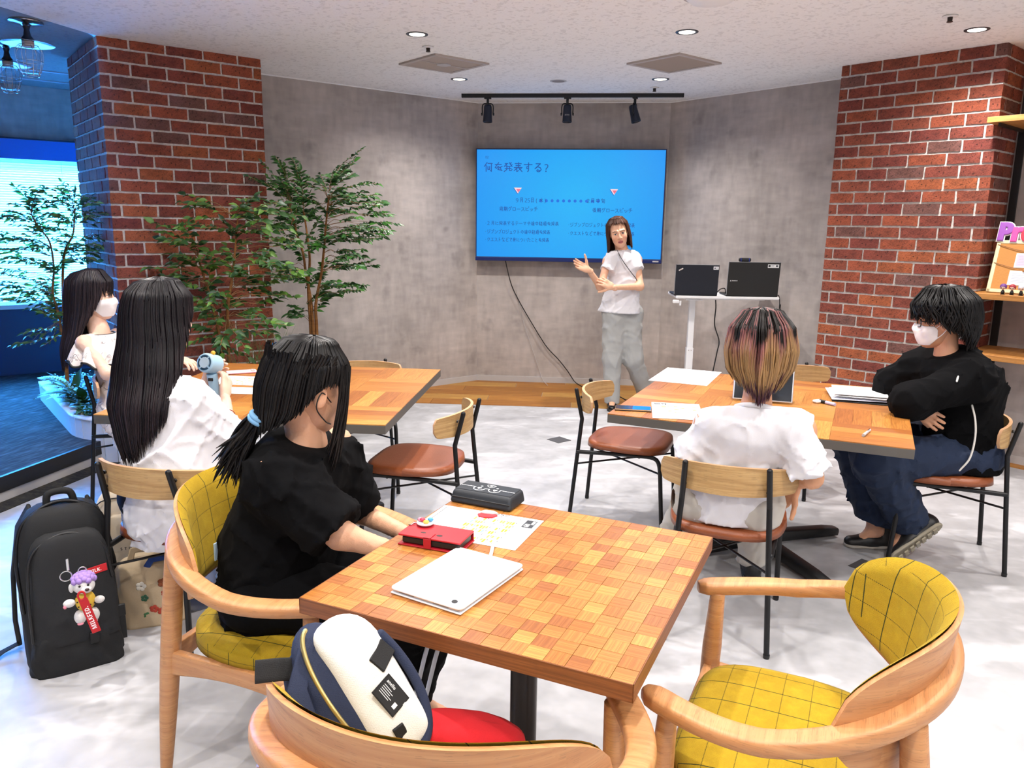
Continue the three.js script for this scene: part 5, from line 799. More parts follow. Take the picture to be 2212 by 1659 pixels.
{
  const O = [-2.556, -5.032], a = rad(38.7), o = thing('curved_planter', 'low curved white planter of upright boards wrapped around the left brick pillar', 'planter', [O[0], 0, O[1]], a), wb = mat({ color: 0xe6eaee, roughness: 0.5 });
  // outline in the pillar's frame: x along its front, z outwards; a rounded corner at the left front
  const path = []; for (let z = -1.25; z < -0.05; z += 0.02) path.push([-0.34, z]);
  for (let i = 0; i <= 30; i++) { const t = i / 30 * Math.PI / 2; path.push([0.04 - 0.38 * Math.cos(t), -0.05 + 0.43 * Math.sin(t)]); }
  for (let x = 0.05; x < 1.2; x += 0.02) path.push([x, 0.38]);
  for (let i = 0; i <= 24; i++) { const t = i / 24 * Math.PI / 2; path.push([1.2 + 0.3 * Math.sin(t), 0.08 + 0.3 * Math.cos(t)]); }
  path.push([1.5, -0.15]);
  const len = [0]; for (let i = 1; i < path.length; i++) len.push(len[i - 1] + Math.hypot(path[i][0] - path[i - 1][0], path[i][1] - path[i - 1][1]));
  const atL = (s) => { let i = 1; while (i < path.length - 1 && len[i] < s) i++; const t = (s - len[i - 1]) / (len[i] - len[i - 1]); return [lerp(path[i - 1][0], path[i][0], t), lerp(path[i - 1][1], path[i][1], t), Math.atan2(-(path[i][1] - path[i - 1][1]), path[i][0] - path[i - 1][0])]; };
  const n = Math.floor(len[len.length - 1] / 0.078), bg = rbox(0.0755, 0.268, 0.016, 0.0015);
  for (let k = 0; k < n; k++) { const [x, z, r] = atL((k + 0.5) * 0.078), b = part(o, 'board', bg, wb); b.position.set(x, 0.136, z); b.rotation.y = r; }
  const cx = 0.5, cz = -0.45; const inner = ([x, z]) => [x + (x < 0.2 && z < 0.05 ? 0.06 * clamp((0.1 - x) / 0.4, 0, 1) : x > 1.2 ? -0.06 * clamp((x - 1.2) / 0.3, 0, 1) : 0), z - 0.06 * clamp((z + 0.05) / 0.35, 0, 1)];
  part(o, 'rim', tri(grid(path.length - 1, 3, (u, v) => { const p = path[Math.round(u * (path.length - 1))], q = inner(p), k = Math.round(v * 3); return k === 0 ? V(p[0] - (p[0] < 0 ? 0.012 : 0), 0.268, p[1] + 0.012) : k === 1 ? V(p[0] - (p[0] < 0 ? 0.012 : 0), 0.286, p[1] + 0.012) : k === 2 ? V(q[0], 0.286, q[1]) : V(q[0], 0.25, q[1]); })), wb);
  part(o, 'soil', place(extrude([...path.map(inner).map(([x, z]) => [x, -z]), [1.5, 1.2], [-0.3, 1.2]], 0.01).rotateX(-Math.PI / 2), 0, 0.235, 0), mat({ color: 0x3a2f26, roughness: 1 }));
}
const leafM = (c) => phys({ color: c, roughness: 0.45, transmission: 0.25, thickness: 0, clearcoat: 0.15, clearcoatRoughness: 0.4 });
const GREEN = [0x3f6a2c, 0x35602a, 0x567f35, 0x2c5530, 0x6b9a3c].map(leafM), DEEP = [0x2c5a26, 0x244d22, 0x38702c, 0x4b8a34].map(leafM), LIME = [0x6f9440, 0x5c8438, 0x84a848].map(leafM);
function leafGeo(L, W, fold = 0.25, curl = 0.2, nn = 4) {           // blade along +z from the origin, a crease along its rib
  return tri(grid(2, nn, (u, v) => { const w = W * Math.sin(Math.PI * Math.pow(v, 0.8)) * (1 - 0.15 * v), s = u * 2 - 1; return V(s * w / 2, Math.abs(s) * w * fold - curl * L * v * v, v * L); }));
}
const twigM = mat({ color: 0x9c7650, roughness: 0.8 }), barkM = mat({ map: T.ply, color: 0xc8a888, roughness: 0.85 });
const Q = new THREE.Quaternion(), Mx = new THREE.Matrix4();
function leafyTree(name, label, cat, trunks, clusters, leaf, mats, per, seed, group, r0) {
  const base = trunks[0][0], o = thing(name, label, cat, base, 0), R = rngOf(seed), loc = (p) => [p[0] - base[0], p[1] - base[1], p[2] - base[2]];
  trunks.forEach((t, i) => { const P = [...t], n = P.length - 1; P[0] = [P[0][0], 0.24, P[0][2]]; const c = new THREE.CatmullRomCurve3(P.map((p) => V(...loc(p)))); part(o, 'trunk', sweep(c.getPoints(30), (k) => roundSect(2 * r0 * (1 - 0.6 * k), 2 * r0 * (1 - 0.6 * k), 9, 2), V(0, 0, 1)), barkM); });
  const nodes = trunks.flatMap((t) => { const c = new THREE.CatmullRomCurve3(t.map((p) => V(...p))); return c.getPoints(24).slice(5); });
  const twigs = [], rest = mats.map(() => []); let count = 0;
  clusters = [0, 1, 2].flatMap((q) => clusters.map((c) => q ? [c[0] + (R() - 0.5) * 0.17, c[1] + (R() - 0.5) * 0.16, c[2] + (R() - 0.5) * 0.14] : c)); const order = clusters.map((c, i) => i);
  for (const i of order) {
    const c = V(...clusters[i]); let best = nodes[0], bd = 1e9; for (const q of nodes) { const d = q.distanceTo(c) + (q.y > c.y - 0.02 ? 0.25 : 0); if (d < bd) { bd = d; best = q; } }
    const dir = c.clone().sub(best), out = dir.clone().setY(dir.y * 0.4 + 0.02).normalize(), half = leaf.span * (0.9 + 0.3 * R()), tip = c.clone().addScaledVector(out, half).add(V(0, -0.03 * R(), 0)), start = c.clone().addScaledVector(out, -half * 0.9);
    const cv = new THREE.CatmullRomCurve3([best, best.clone().lerp(start, 0.6).add(V(0, 0.02, 0)), start, c, tip].map((p) => V(...loc([p.x, p.y, p.z]))));
    twigs.push(tri(new THREE.TubeGeometry(cv, 14, leaf.twig, 5)));
    for (let k = 0; k < per; k++) {
      const t = 0.52 + 0.48 * k / (per - 1), p = cv.getPoint(t), tg = cv.getTangent(t), side = k === per - 1 ? 0 : k % 2 ? 1 : -1, s = leaf.L * (0.75 + 0.45 * R());
      const lat = tg.clone().cross(V(0, 1, 0)).normalize(), d = tg.clone().multiplyScalar(0.65).addScaledVector(lat, side * (0.8 + 0.3 * R())).add(V(0, (R() - 0.55) * 0.7, (R() - 0.3) * 0.5)).normalize();
      const up = V((R() - 0.5) * 1.2, 0.75, 0.75 + (R() - 0.5) * 1.0), x = up.clone().cross(d).normalize(), y = d.clone().cross(x); Mx.makeBasis(x, y, d); Q.setFromRotationMatrix(Mx);
      const mi = Math.floor(R() * mats.length * 0.999), g = leaf.geos[Math.floor(R() * leaf.geos.length)];
      if (count < 298) { const m = part(o, 'leaf', g, mats[mi]); m.position.copy(p); m.quaternion.copy(Q); m.scale.setScalar(s); } else rest[mi].push(g.clone().applyMatrix4(new THREE.Matrix4().compose(p, Q, V(s, s, s))));
      count++;
    }
  }
  const tw = part(o, 'twigs', join(twigs), twigM); tw.userData.kind = 'stuff';
  rest.forEach((r, i) => { if (r.length) { const m = part(o, 'leaves', join(r), mats[i]); m.userData.kind = 'stuff'; } });
  return o;
}
const broad = { L: 0.068, span: 0.075, twig: 0.0022, geos: [leafGeo(1, 0.52, 0.22, 0.15), leafGeo(1, 0.46, 0.3, 0.3), leafGeo(1, 0.55, 0.15, 0.25)] };
const small = { L: 0.054, span: 0.095, twig: 0.0016, geos: [leafGeo(1, 0.46, 0.2, 0.15, 3), leafGeo(1, 0.42, 0.28, 0.25, 3)] };
leafyTree('indoor_tree', 'broad-leaved green tree in front of the left brick pillar', 'tree', [TREE2A, TREE2B], TREE2, broad, GREEN, 8, 41, null, 0.013);
leafyTree('indoor_tree', 'tall bushy dark green tree with pale stems right of the left brick pillar', 'tree', [TREE3A, TREE3B, TREE3C], TREE3, small, DEEP, 17, 43, null, 0.0135);
leafyTree('indoor_tree', 'thin-leaved tree in front of the bright blind at the left edge', 'tree', [TREE1A, TREE1B], TREE1, { ...small, L: 0.05, span: 0.075 }, GREEN, 9, 47, null, 0.010);
function rosette(name, label, pos, n, L, W, mats, seed, tilt = 0.9, stem = 0.05) {
  const o = thing(name, label, 'plant', pos, 0), R = rngOf(seed), gs = [leafGeo(L, W, 0.12, 0.45, 6), leafGeo(L * 0.85, W, 0.15, 0.6, 6)];
  for (let k = 0; k < n; k++) { const a = k * 2.4 + R() * 0.5, t = tilt * (0.35 + 0.65 * (k / n)) + (R() - 0.5) * 0.2, m = part(o, 'leaf', gs[k % 2], mats[Math.floor(R() * mats.length)]); m.position.set(0.02 * Math.sin(a), stem * R(), 0.02 * Math.cos(a)); m.rotation.set(0, a, 0, 'YXZ'); m.rotation.order = 'YXZ'; m.rotation.x = -Math.PI / 2 + t; m.scale.setScalar(0.75 + 0.4 * R()); }
  return o;
}
function fern(label, pos, n, L, seed, mats, az0 = 0, az1 = 6.28) {
  const o = thing('fern', label, 'plant', pos, 0), R = rngOf(seed), lg = leafGeo(1, 0.34, 0.05, 0.1, 3);
  for (let k = 0; k < n; k++) { const a = lerp(az0, az1, (k + R() * 0.5) / n), l = L * (0.75 + 0.35 * R()), up = 0.5 + 0.5 * R(), g = []; const P = (t) => V(Math.sin(a) * l * t * (0.9 - 0.2 * up), l * (up * t - 0.55 * t * t) + 0.02, Math.cos(a) * l * t * (0.9 - 0.2 * up));
    for (let i = 2; i < 17; i++) { const t = i / 17, p = P(t), tg = P(t + 0.02).sub(p).normalize(), lat = tg.clone().cross(V(0, 1, 0)).normalize(); for (const s of [-1, 1]) { const d = lat.clone().multiplyScalar(s).addScaledVector(tg, 0.45).normalize(), y = V(0, 1, 0), x = y.clone().cross(d).normalize(); Mx.makeBasis(x, d.clone().cross(x), d); g.push(lg.clone().applyMatrix4(new THREE.Matrix4().compose(p, Q.setFromRotationMatrix(Mx), V(1, 1, 1).multiplyScalar(l * 0.26 * Math.sin(Math.PI * (0.12 + 0.86 * t)))))); } }
    g.push(tri(new THREE.TubeGeometry(new THREE.CatmullRomCurve3([0, 0.3, 0.6, 1].map(P)), 8, 0.0016, 4))); part(o, 'frond', join(g), mats[k % mats.length]); }
  return o;
}
fern('green fern low beside the stems of the tall bushy tree', [-1.24, 0.26, -5.38], 9, 0.42, 71, DEEP); fern('bright green fern reaching out left over the curved planter rim', [-2.93, 0.30, -5.12], 6, 0.34, 72, LIME, 4.2, 5.6);
for (const [x, z, s, l] of [[-1.66, -5.24, 73, 'tuft of thin grass in front of the pillar, nearer the bushy tree'], [-1.80, -5.12, 74, 'tuft of thin grass at the foot of the broad-leaved tree']]) {
  const o = thing('grass_tuft', l, 'grass', [x, 0.25, z]), R = rngOf(s), g = []; for (let k = 0; k < 46; k++) { const a = R() * 6.28, h = 0.28 + 0.3 * R(), sp = 0.05 + 0.16 * R(); const c = new THREE.CatmullRomCurve3([V(0.02 * Math.sin(a), 0, 0.02 * Math.cos(a)), V(sp * 0.4 * Math.sin(a), h * 0.6, sp * 0.4 * Math.cos(a)), V(sp * Math.sin(a), h, sp * Math.cos(a))]); g.push(sweep(c.getPoints(7), (t) => roundSect(0.006 * (1 - t * 0.9), 0.0015, 4, 2), V(Math.cos(a), 0, -Math.sin(a)))); }
  const m = part(o, 'blades', join(g), LIME[1]); m.userData.kind = 'stuff';
}
rosette('leafy_plant', 'dark long-leaved plant at the left end of the curved planter', [-3.05, 0.26, -5.28], 20, 0.19, 0.055, DEEP, 81, 1.1, 0.06); rosette('leafy_plant', 'glossy broad-leaved plant in the planter beside the floral dress', [-2.86, 0.26, -5.05], 16, 0.17, 0.07, [GREEN[3], DEEP[0]], 82, 0.9, 0.08);
rosette('leafy_plant', 'small pale green plant at the front rim of the curved planter', [-2.72, 0.25, -4.82], 14, 0.085, 0.06, [GREEN[0], GREEN[2]], 83, 1.1, 0.06); rosette('leafy_plant', 'dark leafy plant hidden low behind the left table', [-1.95, 0.26, -5.0], 16, 0.16, 0.06, DEEP, 84, 1.0);
rosette('leafy_plant', 'round-leaved plant right behind the hand fan', [-1.97, 0.3, -5.08], 14, 0.13, 0.08, [GREEN[0], GREEN[3]], 85, 0.9, 0.12);
{ // low ground cover of tiny leaves
  const o = thing('ground_cover', 'dense low ground cover of tiny dark leaves filling the curved planter', 'plant', [-2.556, 0.255, -5.032], rad(38.7)), R = rngOf(91), lg = leafGeo(1, 0.6, 0.15, 0.2, 2), buckets = [[], []];
  for (let k = 0; k < 2600; k++) { const left = R() < 0.55; const x = left ? -0.3 + R() * 0.27 : R() * 1.35, z = left ? -1.1 + R() * 1.35 : 0.03 + R() * 0.28, h = R() ** 0.6 * 0.1, a = R() * 6.28, d = V(Math.sin(a), 0.1 + 0.6 * R(), Math.cos(a)).normalize(), xx = V(0, 1, 0).cross(d).normalize(); Mx.makeBasis(xx, d.clone().cross(xx), d); const s = 0.022 + 0.016 * R(); buckets[k % 2].push(lg.clone().applyMatrix4(new THREE.Matrix4().compose(V(x, h, z), Q.setFromRotationMatrix(Mx), V(s, s, s)))); }
  buckets.forEach((b, i) => part(o, 'tiny_leaves', join(b), DEEP[i]).userData.kind = 'stuff'); o.userData.kind = 'stuff';
}
// ---------------------------------------------------------------- people: distance fields meshed by surface nets
function nets(fn, mn, mx, h, color, lip = 1.9) {
  const nx = Math.ceil((mx[0] - mn[0]) / h) + 1, ny = Math.ceil((mx[1] - mn[1]) / h) + 1, nz = Math.ceil((mx[2] - mn[2]) / h) + 1, val = new Float32Array(nx * ny * nz), B = 6;
  for (let bz = 0; bz < nz; bz += B) for (let by = 0; by < ny; by += B) for (let bx = 0; bx < nx; bx += B) {
    const d = fn(mn[0] + (bx + B / 2) * h, mn[1] + (by + B / 2) * h, mn[2] + (bz + B / 2) * h), far = Math.abs(d) > B * h * 0.87 * lip + h;
    for (let z = bz; z < Math.min(bz + B, nz); z++) for (let y = by; y < Math.min(by + B, ny); y++) for (let x = bx; x < Math.min(bx + B, nx); x++) val[x + nx * (y + ny * z)] = far ? d : fn(mn[0] + x * h, mn[1] + y * h, mn[2] + z * h);
  }
  const id = new Int32Array(nx * ny * nz).fill(-1), P = [], I = [], E = [[0, 1], [0, 2], [0, 4], [1, 3], [1, 5], [2, 3], [2, 6], [3, 7], [4, 5], [4, 6], [5, 7], [6, 7]], off = [0, 1, nx, nx + 1, nx * ny, nx * ny + 1, nx * ny + nx, nx * ny + nx + 1];
  for (let z = 0; z < nz - 1; z++) for (let y = 0; y < ny - 1; y++) for (let x = 0; x < nx - 1; x++) {
    const b = x + nx * (y + ny * z); let m = 0; for (let k = 0; k < 8; k++) if (val[b + off[k]] < 0) m |= 1 << k; if (m === 0 || m === 255) continue;
    let sx = 0, sy = 0, sz = 0, n = 0;
    for (const [p, q] of E) { const a = val[b + off[p]], c = val[b + off[q]]; if ((a < 0) === (c < 0)) continue; const t = a / (a - c); sx += (p & 1) + t * ((q & 1) - (p & 1)); sy += ((p >> 1) & 1) + t * (((q >> 1) & 1) - ((p >> 1) & 1)); sz += ((p >> 2) & 1) + t * (((q >> 2) & 1) - ((p >> 2) & 1)); n++; }
    id[b] = P.length / 3; P.push(mn[0] + (x + sx / n) * h, mn[1] + (y + sy / n) * h, mn[2] + (z + sz / n) * h);
  }
  const A = [[1, nx, nx * ny], [nx, nx * ny, 1], [nx * ny, 1, nx]];
  for (let z = 1; z < nz - 1; z++) for (let y = 1; y < ny - 1; y++) for (let x = 1; x < nx - 1; x++) {
    const b = x + nx * (y + ny * z);
    for (const [d, u, v] of A) { const s = val[b] < 0; if (s === (val[b + d] < 0)) continue; const q = [id[b], id[b - u], id[b - u - v], id[b - v]]; if (q.some((k) => k < 0)) continue; s ? I.push(q[0], q[1], q[2], q[0], q[2], q[3]) : I.push(q[0], q[2], q[1], q[0], q[3], q[2]); }
  }
  const g = new THREE.BufferGeometry(); g.setAttribute('position', new THREE.Float32BufferAttribute(P, 3)); g.setIndex(I); g.computeVertexNormals();
  if (color) { const c = new Float32Array(P.length); for (let i = 0; i < P.length; i += 3) { const k = color(P[i], P[i + 1], P[i + 2]); c[i] = k[0]; c[i + 1] = k[1]; c[i + 2] = k[2]; } g.setAttribute('color', new THREE.BufferAttribute(c, 3)); }
  return tri(g);
}
const smin = (a, b, k) => { const q = Math.max(k - Math.abs(a - b), 0) / k; return Math.min(a, b) - q * q * k * 0.25; };
function cap(a, b, ra, rb = ra, n = null, k = 1) {
  const [ax, ay, az] = a, dx = b[0] - ax, dy = b[1] - ay, dz = b[2] - az, L = dx * dx + dy * dy + dz * dz || 1e-9;
  return (x, y, z) => { let px = x - ax, py = y - ay, pz = z - az; const t = clamp((px * dx + py * dy + pz * dz) / L, 0, 1); px -= dx * t; py -= dy * t; pz -= dz * t; if (n) { const q = (px * n[0] + py * n[1] + pz * n[2]) * (k - 1); px += n[0] * q; py += n[1] * q; pz += n[2] * q; } return Math.sqrt(px * px + py * py + pz * pz) - (ra + (rb - ra) * t); };
}
const ell = (c, r) => (x, y, z) => { const px = (x - c[0]) / r[0], py = (y - c[1]) / r[1], pz = (z - c[2]) / r[2], k0 = Math.sqrt(px * px + py * py + pz * pz), k1 = Math.sqrt((px / r[0]) ** 2 + (py / r[1]) ** 2 + (pz / r[2]) ** 2) || 1e-6; return k0 * (k0 - 1) / k1; };
const blend = (list, k) => (x, y, z) => { let d = 1e3; for (const f of list) d = smin(d, f(x, y, z), k); return d; };
function bounds(pts, pad) { const mn = [1e9, 1e9, 1e9], mx = [-1e9, -1e9, -1e9]; for (const p of pts) for (let i = 0; i < 3; i++) { mn[i] = Math.min(mn[i], p[i] - pad); mx[i] = Math.max(mx[i], p[i] + pad); } return [mn, mx]; }
const add = (a, b, k = 1) => [a[0] + b[0] * k, a[1] + b[1] * k, a[2] + b[2] * k], sub = (a, b) => [a[0] - b[0], a[1] - b[1], a[2] - b[2]], len3 = (a) => Math.hypot(...a), nrm = (a) => { const l = len3(a) || 1; return [a[0] / l, a[1] / l, a[2] / l]; }, crs = (a, b) => [a[1] * b[2] - a[2] * b[1], a[2] * b[0] - a[0] * b[2], a[0] * b[1] - a[1] * b[0]], mixp = (a, b, t) => [lerp(a[0], b[0], t), lerp(a[1], b[1], t), lerp(a[2], b[2], t)];
const lin = (h) => { const c = new THREE.Color(h); return [c.r, c.g, c.b]; };
const skinM = phys({ color: 0xffffff, vertexColors: true, roughness: 0.52, sheen: 0.15, sheenColor: new THREE.Color(1, 0.6, 0.5), bumpMap: T.skinB, bumpScale: 0.0003 });
const hairM = phys({ color: 0xffffff, vertexColors: true, roughness: 0.4, specularIntensity: 0.5 });

// head frame: local x to the person's left, y up, z forwards
function frame(c, f, u, s = 1) { const z = nrm(f), x = nrm(crs(u, z)), y = crs(z, x); return { c, x, y, z, s, to: (p) => add(add(add(c, x, p[0] * s), y, p[1] * s), z, p[2] * s), inv: (px, py, pz) => { const a = px - c[0], b = py - c[1], d = pz - c[2]; return [(a * x[0] + b * x[1] + d * x[2]) / s, (a * y[0] + b * y[1] + d * y[2]) / s, (a * z[0] + b * z[1] + d * z[2]) / s]; } }; }
function headField() {
  const base = [ell([0, 0.035, -0.018], [0.074, 0.083, 0.094]), ell([0, -0.03, 0.022], [0.062, 0.078, 0.066]), ell([0, -0.078, 0.036], [0.042, 0.034, 0.044]), ell([0, -0.098, 0.058], [0.019, 0.014, 0.018])];
  const B = blend(base, 0.03), cheeks = [ell([0.036, -0.03, 0.056], [0.024, 0.026, 0.022]), ell([-0.036, -0.03, 0.056], [0.024, 0.026, 0.022])], brow = [cap([0.014, 0.022, 0.084], [0.044, 0.02, 0.066], 0.009), cap([-0.014, 0.022, 0.084], [-0.044, 0.02, 0.066], 0.009)];
  const nose = [cap([0, 0.006, 0.085], [0, -0.03, 0.1], 0.0075, 0.0105), ell([0.010, -0.036, 0.09], [0.0085, 0.007, 0.009]), ell([-0.010, -0.036, 0.09], [0.0085, 0.007, 0.009])], so = [ell([0.031, 0.0, 0.094], [0.018, 0.011, 0.018]), ell([-0.031, 0.0, 0.094], [0.018, 0.011, 0.018])], ey = [ell([0.031, -0.001, 0.0705], [0.0135, 0.0115, 0.0128]), ell([-0.031, -0.001, 0.0705], [0.0135, 0.0115, 0.0128])];
  const lid = [cap([0.019, 0.0055, 0.079], [0.043, 0.005, 0.0715], 0.0042), cap([-0.019, 0.0055, 0.079], [-0.043, 0.005, 0.0715], 0.0042)], lips = [cap([-0.017, -0.0625, 0.0815], [0.017, -0.0625, 0.0815], 0.0055), cap([-0.013, -0.0715, 0.0805], [0.013, -0.0715, 0.0805], 0.0062)], gap = cap([-0.014, -0.067, 0.091], [0.014, -0.067, 0.091], 0.0032);
  const ear = [1, -1].map((s) => { const a = ell([s * 0.076, -0.006, -0.006], [0.0085, 0.031, 0.019]), b = ell([s * 0.087, -0.002, -0.003], [0.007, 0.02, 0.011]); return (x, y, z) => Math.max(a(x, y, z), -b(x, y, z)); });
  return (x, y, z) => { let d = B(x, y, z); if (d > 0.09) return d; for (const f of cheeks) d = smin(d, f(x, y, z), 0.02); for (const f of brow) d = smin(d, f(x, y, z), 0.012); for (const f of so) { const q = -f(x, y, z); const k = 0.01, h = Math.max(k - Math.abs(d - q), 0) / k; d = Math.max(d, q) + h * h * k * 0.25; } for (const f of nose) d = smin(d, f(x, y, z), 0.009); for (const f of ey) d = Math.min(d, f(x, y, z)); for (const f of lid) d = smin(d, f(x, y, z), 0.004); for (const f of lips) d = smin(d, f(x, y, z), 0.004); d = Math.max(d, -gap(x, y, z) * 1.0); for (const f of ear) d = smin(d, f(x, y, z), 0.006); return d; };
}
const HEAD = headField();
function headColor(skin, lip, dark) {
  return (x, y, z) => {
    const ax = Math.abs(x); let c = skin;
    if (z > 0.05) {
      const bl = Math.exp(-((ax - 0.038) ** 2 + (y + 0.035) ** 2) / 0.0006); c = mix(c, [skin[0], skin[1] * 0.72, skin[2] * 0.68], bl * 0.5);
      const e = ((ax - 0.031) / 0.0125) ** 2 + ((y + 0.0005) / 0.0052) ** 2; if (e < 1 && z > 0.07) { const r = Math.hypot(ax - 0.031, y); c = r < 0.0058 ? [0.012, 0.008, 0.007] : [0.62, 0.58, 0.56]; }
      if (y > 0.003 && y < 0.0085 - 12 * (ax - 0.031) ** 2 && ax > 0.016 && ax < 0.046) c = dark;
      const by = 0.0235 - 14 * (ax - 0.033) ** 2; if (ax > 0.013 && ax < 0.051 && Math.abs(y - by) < 0.0038) c = mix(c, dark, 0.75);
      if (Math.abs(y + 0.067) < 0.0125 - 14 * x * x && ax < 0.021) c = lip; if (Math.abs(y + 0.067) < 0.0018 && ax < 0.017) c = [lip[0] * 0.25, lip[1] * 0.2, lip[2] * 0.2];
      if (Math.abs(ax - 0.0085) < 0.0035 && y < -0.038 && y > -0.0425) c = [skin[0] * 0.35, skin[1] * 0.25, skin[2] * 0.2];
    }
    return c;
  };
}
function handField(w, dir, nrmal, thumbSide, curl = 0.35, s = 1, spread = 0.09, thumbOut = 0.8) {     // w = wrist, dir = towards the fingers, nrmal = out of the palm
  const d = nrm(dir), n = nrm(sub(nrmal, [d[0] * (nrmal[0] * d[0] + nrmal[1] * d[1] + nrmal[2] * d[2]), d[1] * (nrmal[0] * d[0] + nrmal[1] * d[1] + nrmal[2] * d[2]), d[2] * (nrmal[0] * d[0] + nrmal[1] * d[1] + nrmal[2] * d[2])])), l0 = crs(n, d), l = [l0[0] * thumbSide, l0[1] * thumbSide, l0[2] * thumbSide], at = (a, b, c) => add(add(add(w, d, a * s), l, b * s), n, c * s);
  const L = [], pts = [w]; L.push(cap(at(-0.02, 0, 0), at(0.02, 0, 0), 0.023 * s, 0.026 * s, n, 1.35)); L.push(cap(at(0.03, 0.016, 0), at(0.078, 0.022, 0), 0.022 * s, 0.018 * s, n, 1.7)); L.push(cap(at(0.03, -0.012, 0), at(0.076, -0.02, 0), 0.022 * s, 0.017 * s, n, 1.7));
  const palm = blend(L, 0.02 * s), fs = [];
  [[0.03, 0.066, 0.0088], [0.0105, 0.074, 0.009], [-0.009, 0.068, 0.0086], [-0.028, 0.054, 0.0078]].forEach(([o, len, r], i) => {
    let p = at(0.083 - Math.abs(o - 0.008) * 0.25, o, 0), a = curl * 0.6 + i * 0.03, q = []; const sp = (1.2 - i) * spread;
    for (const k of [0.46, 0.31, 0.23]) { const dd = nrm(add(add([d[0] * Math.cos(a), d[1] * Math.cos(a), d[2] * Math.cos(a)], n, Math.sin(a)), l, sp)), e = add(p, dd, len * k * s); q.push(cap(p, e, r * s, (r - 0.0006) * s)); p = e; r -= 0.0007; a += curl; }
    pts.push(p); fs.push(blend(q, 0.004 * s));
  });
  { let p = at(0.026, 0.022, 0.004), q = [], dd = nrm(add(add([d[0] * 0.62, d[1] * 0.62, d[2] * 0.62], l, thumbOut), n, 0.35)); for (const [k, r] of [[0.042, 0.0125], [0.032, 0.0098], [0.024, 0.0088]]) { const e = add(p, dd, k * s); q.push(cap(p, e, r * s, (r - 0.001) * s)); p = e; dd = nrm(add(add(dd, d, 0.22), n, 0.1)); } pts.push(p); fs.push(blend(q, 0.006 * s)); }
  return { f: (x, y, z) => { const a = palm(x, y, z); if (a > 0.16 * s) return a - 0.1 * s; let d2 = a; for (const g of fs) d2 = smin(d2, g(x, y, z), 0.007 * s); return d2; }, pts: [...pts, at(0.05, 0.05, 0), at(0.05, -0.04, 0)] };
}
// continuous skin: torso, limbs, neck in one field, head and hands in finer ones
function bodyGeo(P, skin, o = {}) {
  const F = P.fwd, g = P.girth || 1, fs = [], pts = [], pel = P.pelvis, ch = P.chest, hips = P.hip, sh = P.sh;
  fs.push(cap(hips[0], hips[1], 0.085 * g, 0.085 * g, F, 1.1), cap(pel, ch, 0.1 * g, 0.105 * g, F, 1.35), cap(mixp(ch, P.neck, 0.25), P.neck, 0.085 * g, 0.045, F, 1.3), cap(add(sh[0], [0, -0.01, 0]), add(sh[1], [0, -0.01, 0]), 0.042 * g, 0.042 * g), cap(P.neck, P.headFrame.to([0, -0.06, -0.02]), 0.050, 0.046));
  for (let i = 0; i < 2; i++) { fs.push(cap(sh[i], P.el[i], 0.04 * g, 0.033 * g), cap(P.el[i], P.wr[i], 0.0345 * g, 0.0225), cap(hips[i], P.knee[i], 0.074 * g, 0.05 * g), cap(P.knee[i], P.ank[i], 0.05 * g, 0.032), cap(P.ank[i], P.toe[i], 0.032, 0.026)); }
  pts.push(pel, ch, P.neck, P.headFrame.to([0, -0.06, 0]), ...hips, ...sh, ...P.el, ...P.wr, ...P.knee, ...P.ank, ...P.toe);
  const f = blend(fs, 0.035), [mn, mx] = bounds(pts, 0.13), col = () => skin, out = [nets(f, mn, mx, 0.013, col, 1.6)];
  const H = P.headFrame, s = H.s, hc = headColor(skin, o.lip || [skin[0] * 0.62, skin[1] * 0.3, skin[2] * 0.3], o.brow || [0.03, 0.02, 0.016]);
  const hg = nets(HEAD, [-0.105, -0.135, -0.13], [0.105, 0.135, 0.13], 0.0034, hc, 1.5), m = new THREE.Matrix4().makeBasis(V(...H.x), V(...H.y), V(...H.z)).scale(V(s, s, s)).setPosition(V(...H.c)); hg.applyMatrix4(m); out.push(hg);
  for (const h of P.hands || []) { const q = handField(...h), [a, b] = bounds(q.pts, 0.035); out.push(nets(q.f, a, b, 0.0032, col, 1.8)); }
  return join(out);
}
const folds = (seed, amp, fr = 1) => { const R = rngOf(seed), D = [0, 1, 2, 3, 4, 5].map(() => { const v = nrm([R() * 2 - 1, (R() * 2 - 1) * 0.9, R() * 2 - 1]); return [...v, R() * 6, 17 + R() * 20]; }); return (x, y, z) => { let s = 0; for (let i = 0; i < 6; i++) { const [a, b, c, e, f0] = D[i], f = f0 * fr, w = Math.sin((a * x + b * y + c * z) * f + 1.6 * Math.sin((b * x - c * y + a * z) * f * 0.8 + e) + 0.7 * Math.sin((c * x + a * y - b * z) * f * 1.7 - e) + e), g = 0.5 + 0.5 * Math.sin((c * x + b * z + a * y) * f * 0.5 + e * 2); s -= (1 - Math.abs(w)) ** 3 * g; } return amp * (s * 0.75 + 0.5); }; };
const cut = (f, p, n) => (x, y, z) => Math.max(f(x, y, z), (x - p[0]) * n[0] + (y - p[1]) * n[1] + (z - p[2]) * n[2]);
function cloth3(parent, name, fs, k, fold, pts, pad, h, m, cuts = [], lip = 2.0, label) {
  const b = blend(fs, k); let f = (x, y, z) => { const d = b(x, y, z); return d > 0.06 ? d - 0.01 : d + (fold ? fold(x, y, z) : 0); }; for (const [p, n] of cuts) f = cut(f, p, n); const [mn, mx] = bounds(pts, pad); return part(parent, name, nets(f, mn, mx, h, null, lip), m, label);
}
function sleeve(a, b, t, ra, rb, n) { const e = mixp(a, b, t), d = nrm(sub(b, a)); return cut(cap(a, add(e, d, 0.03), ra, rb), e, d); }
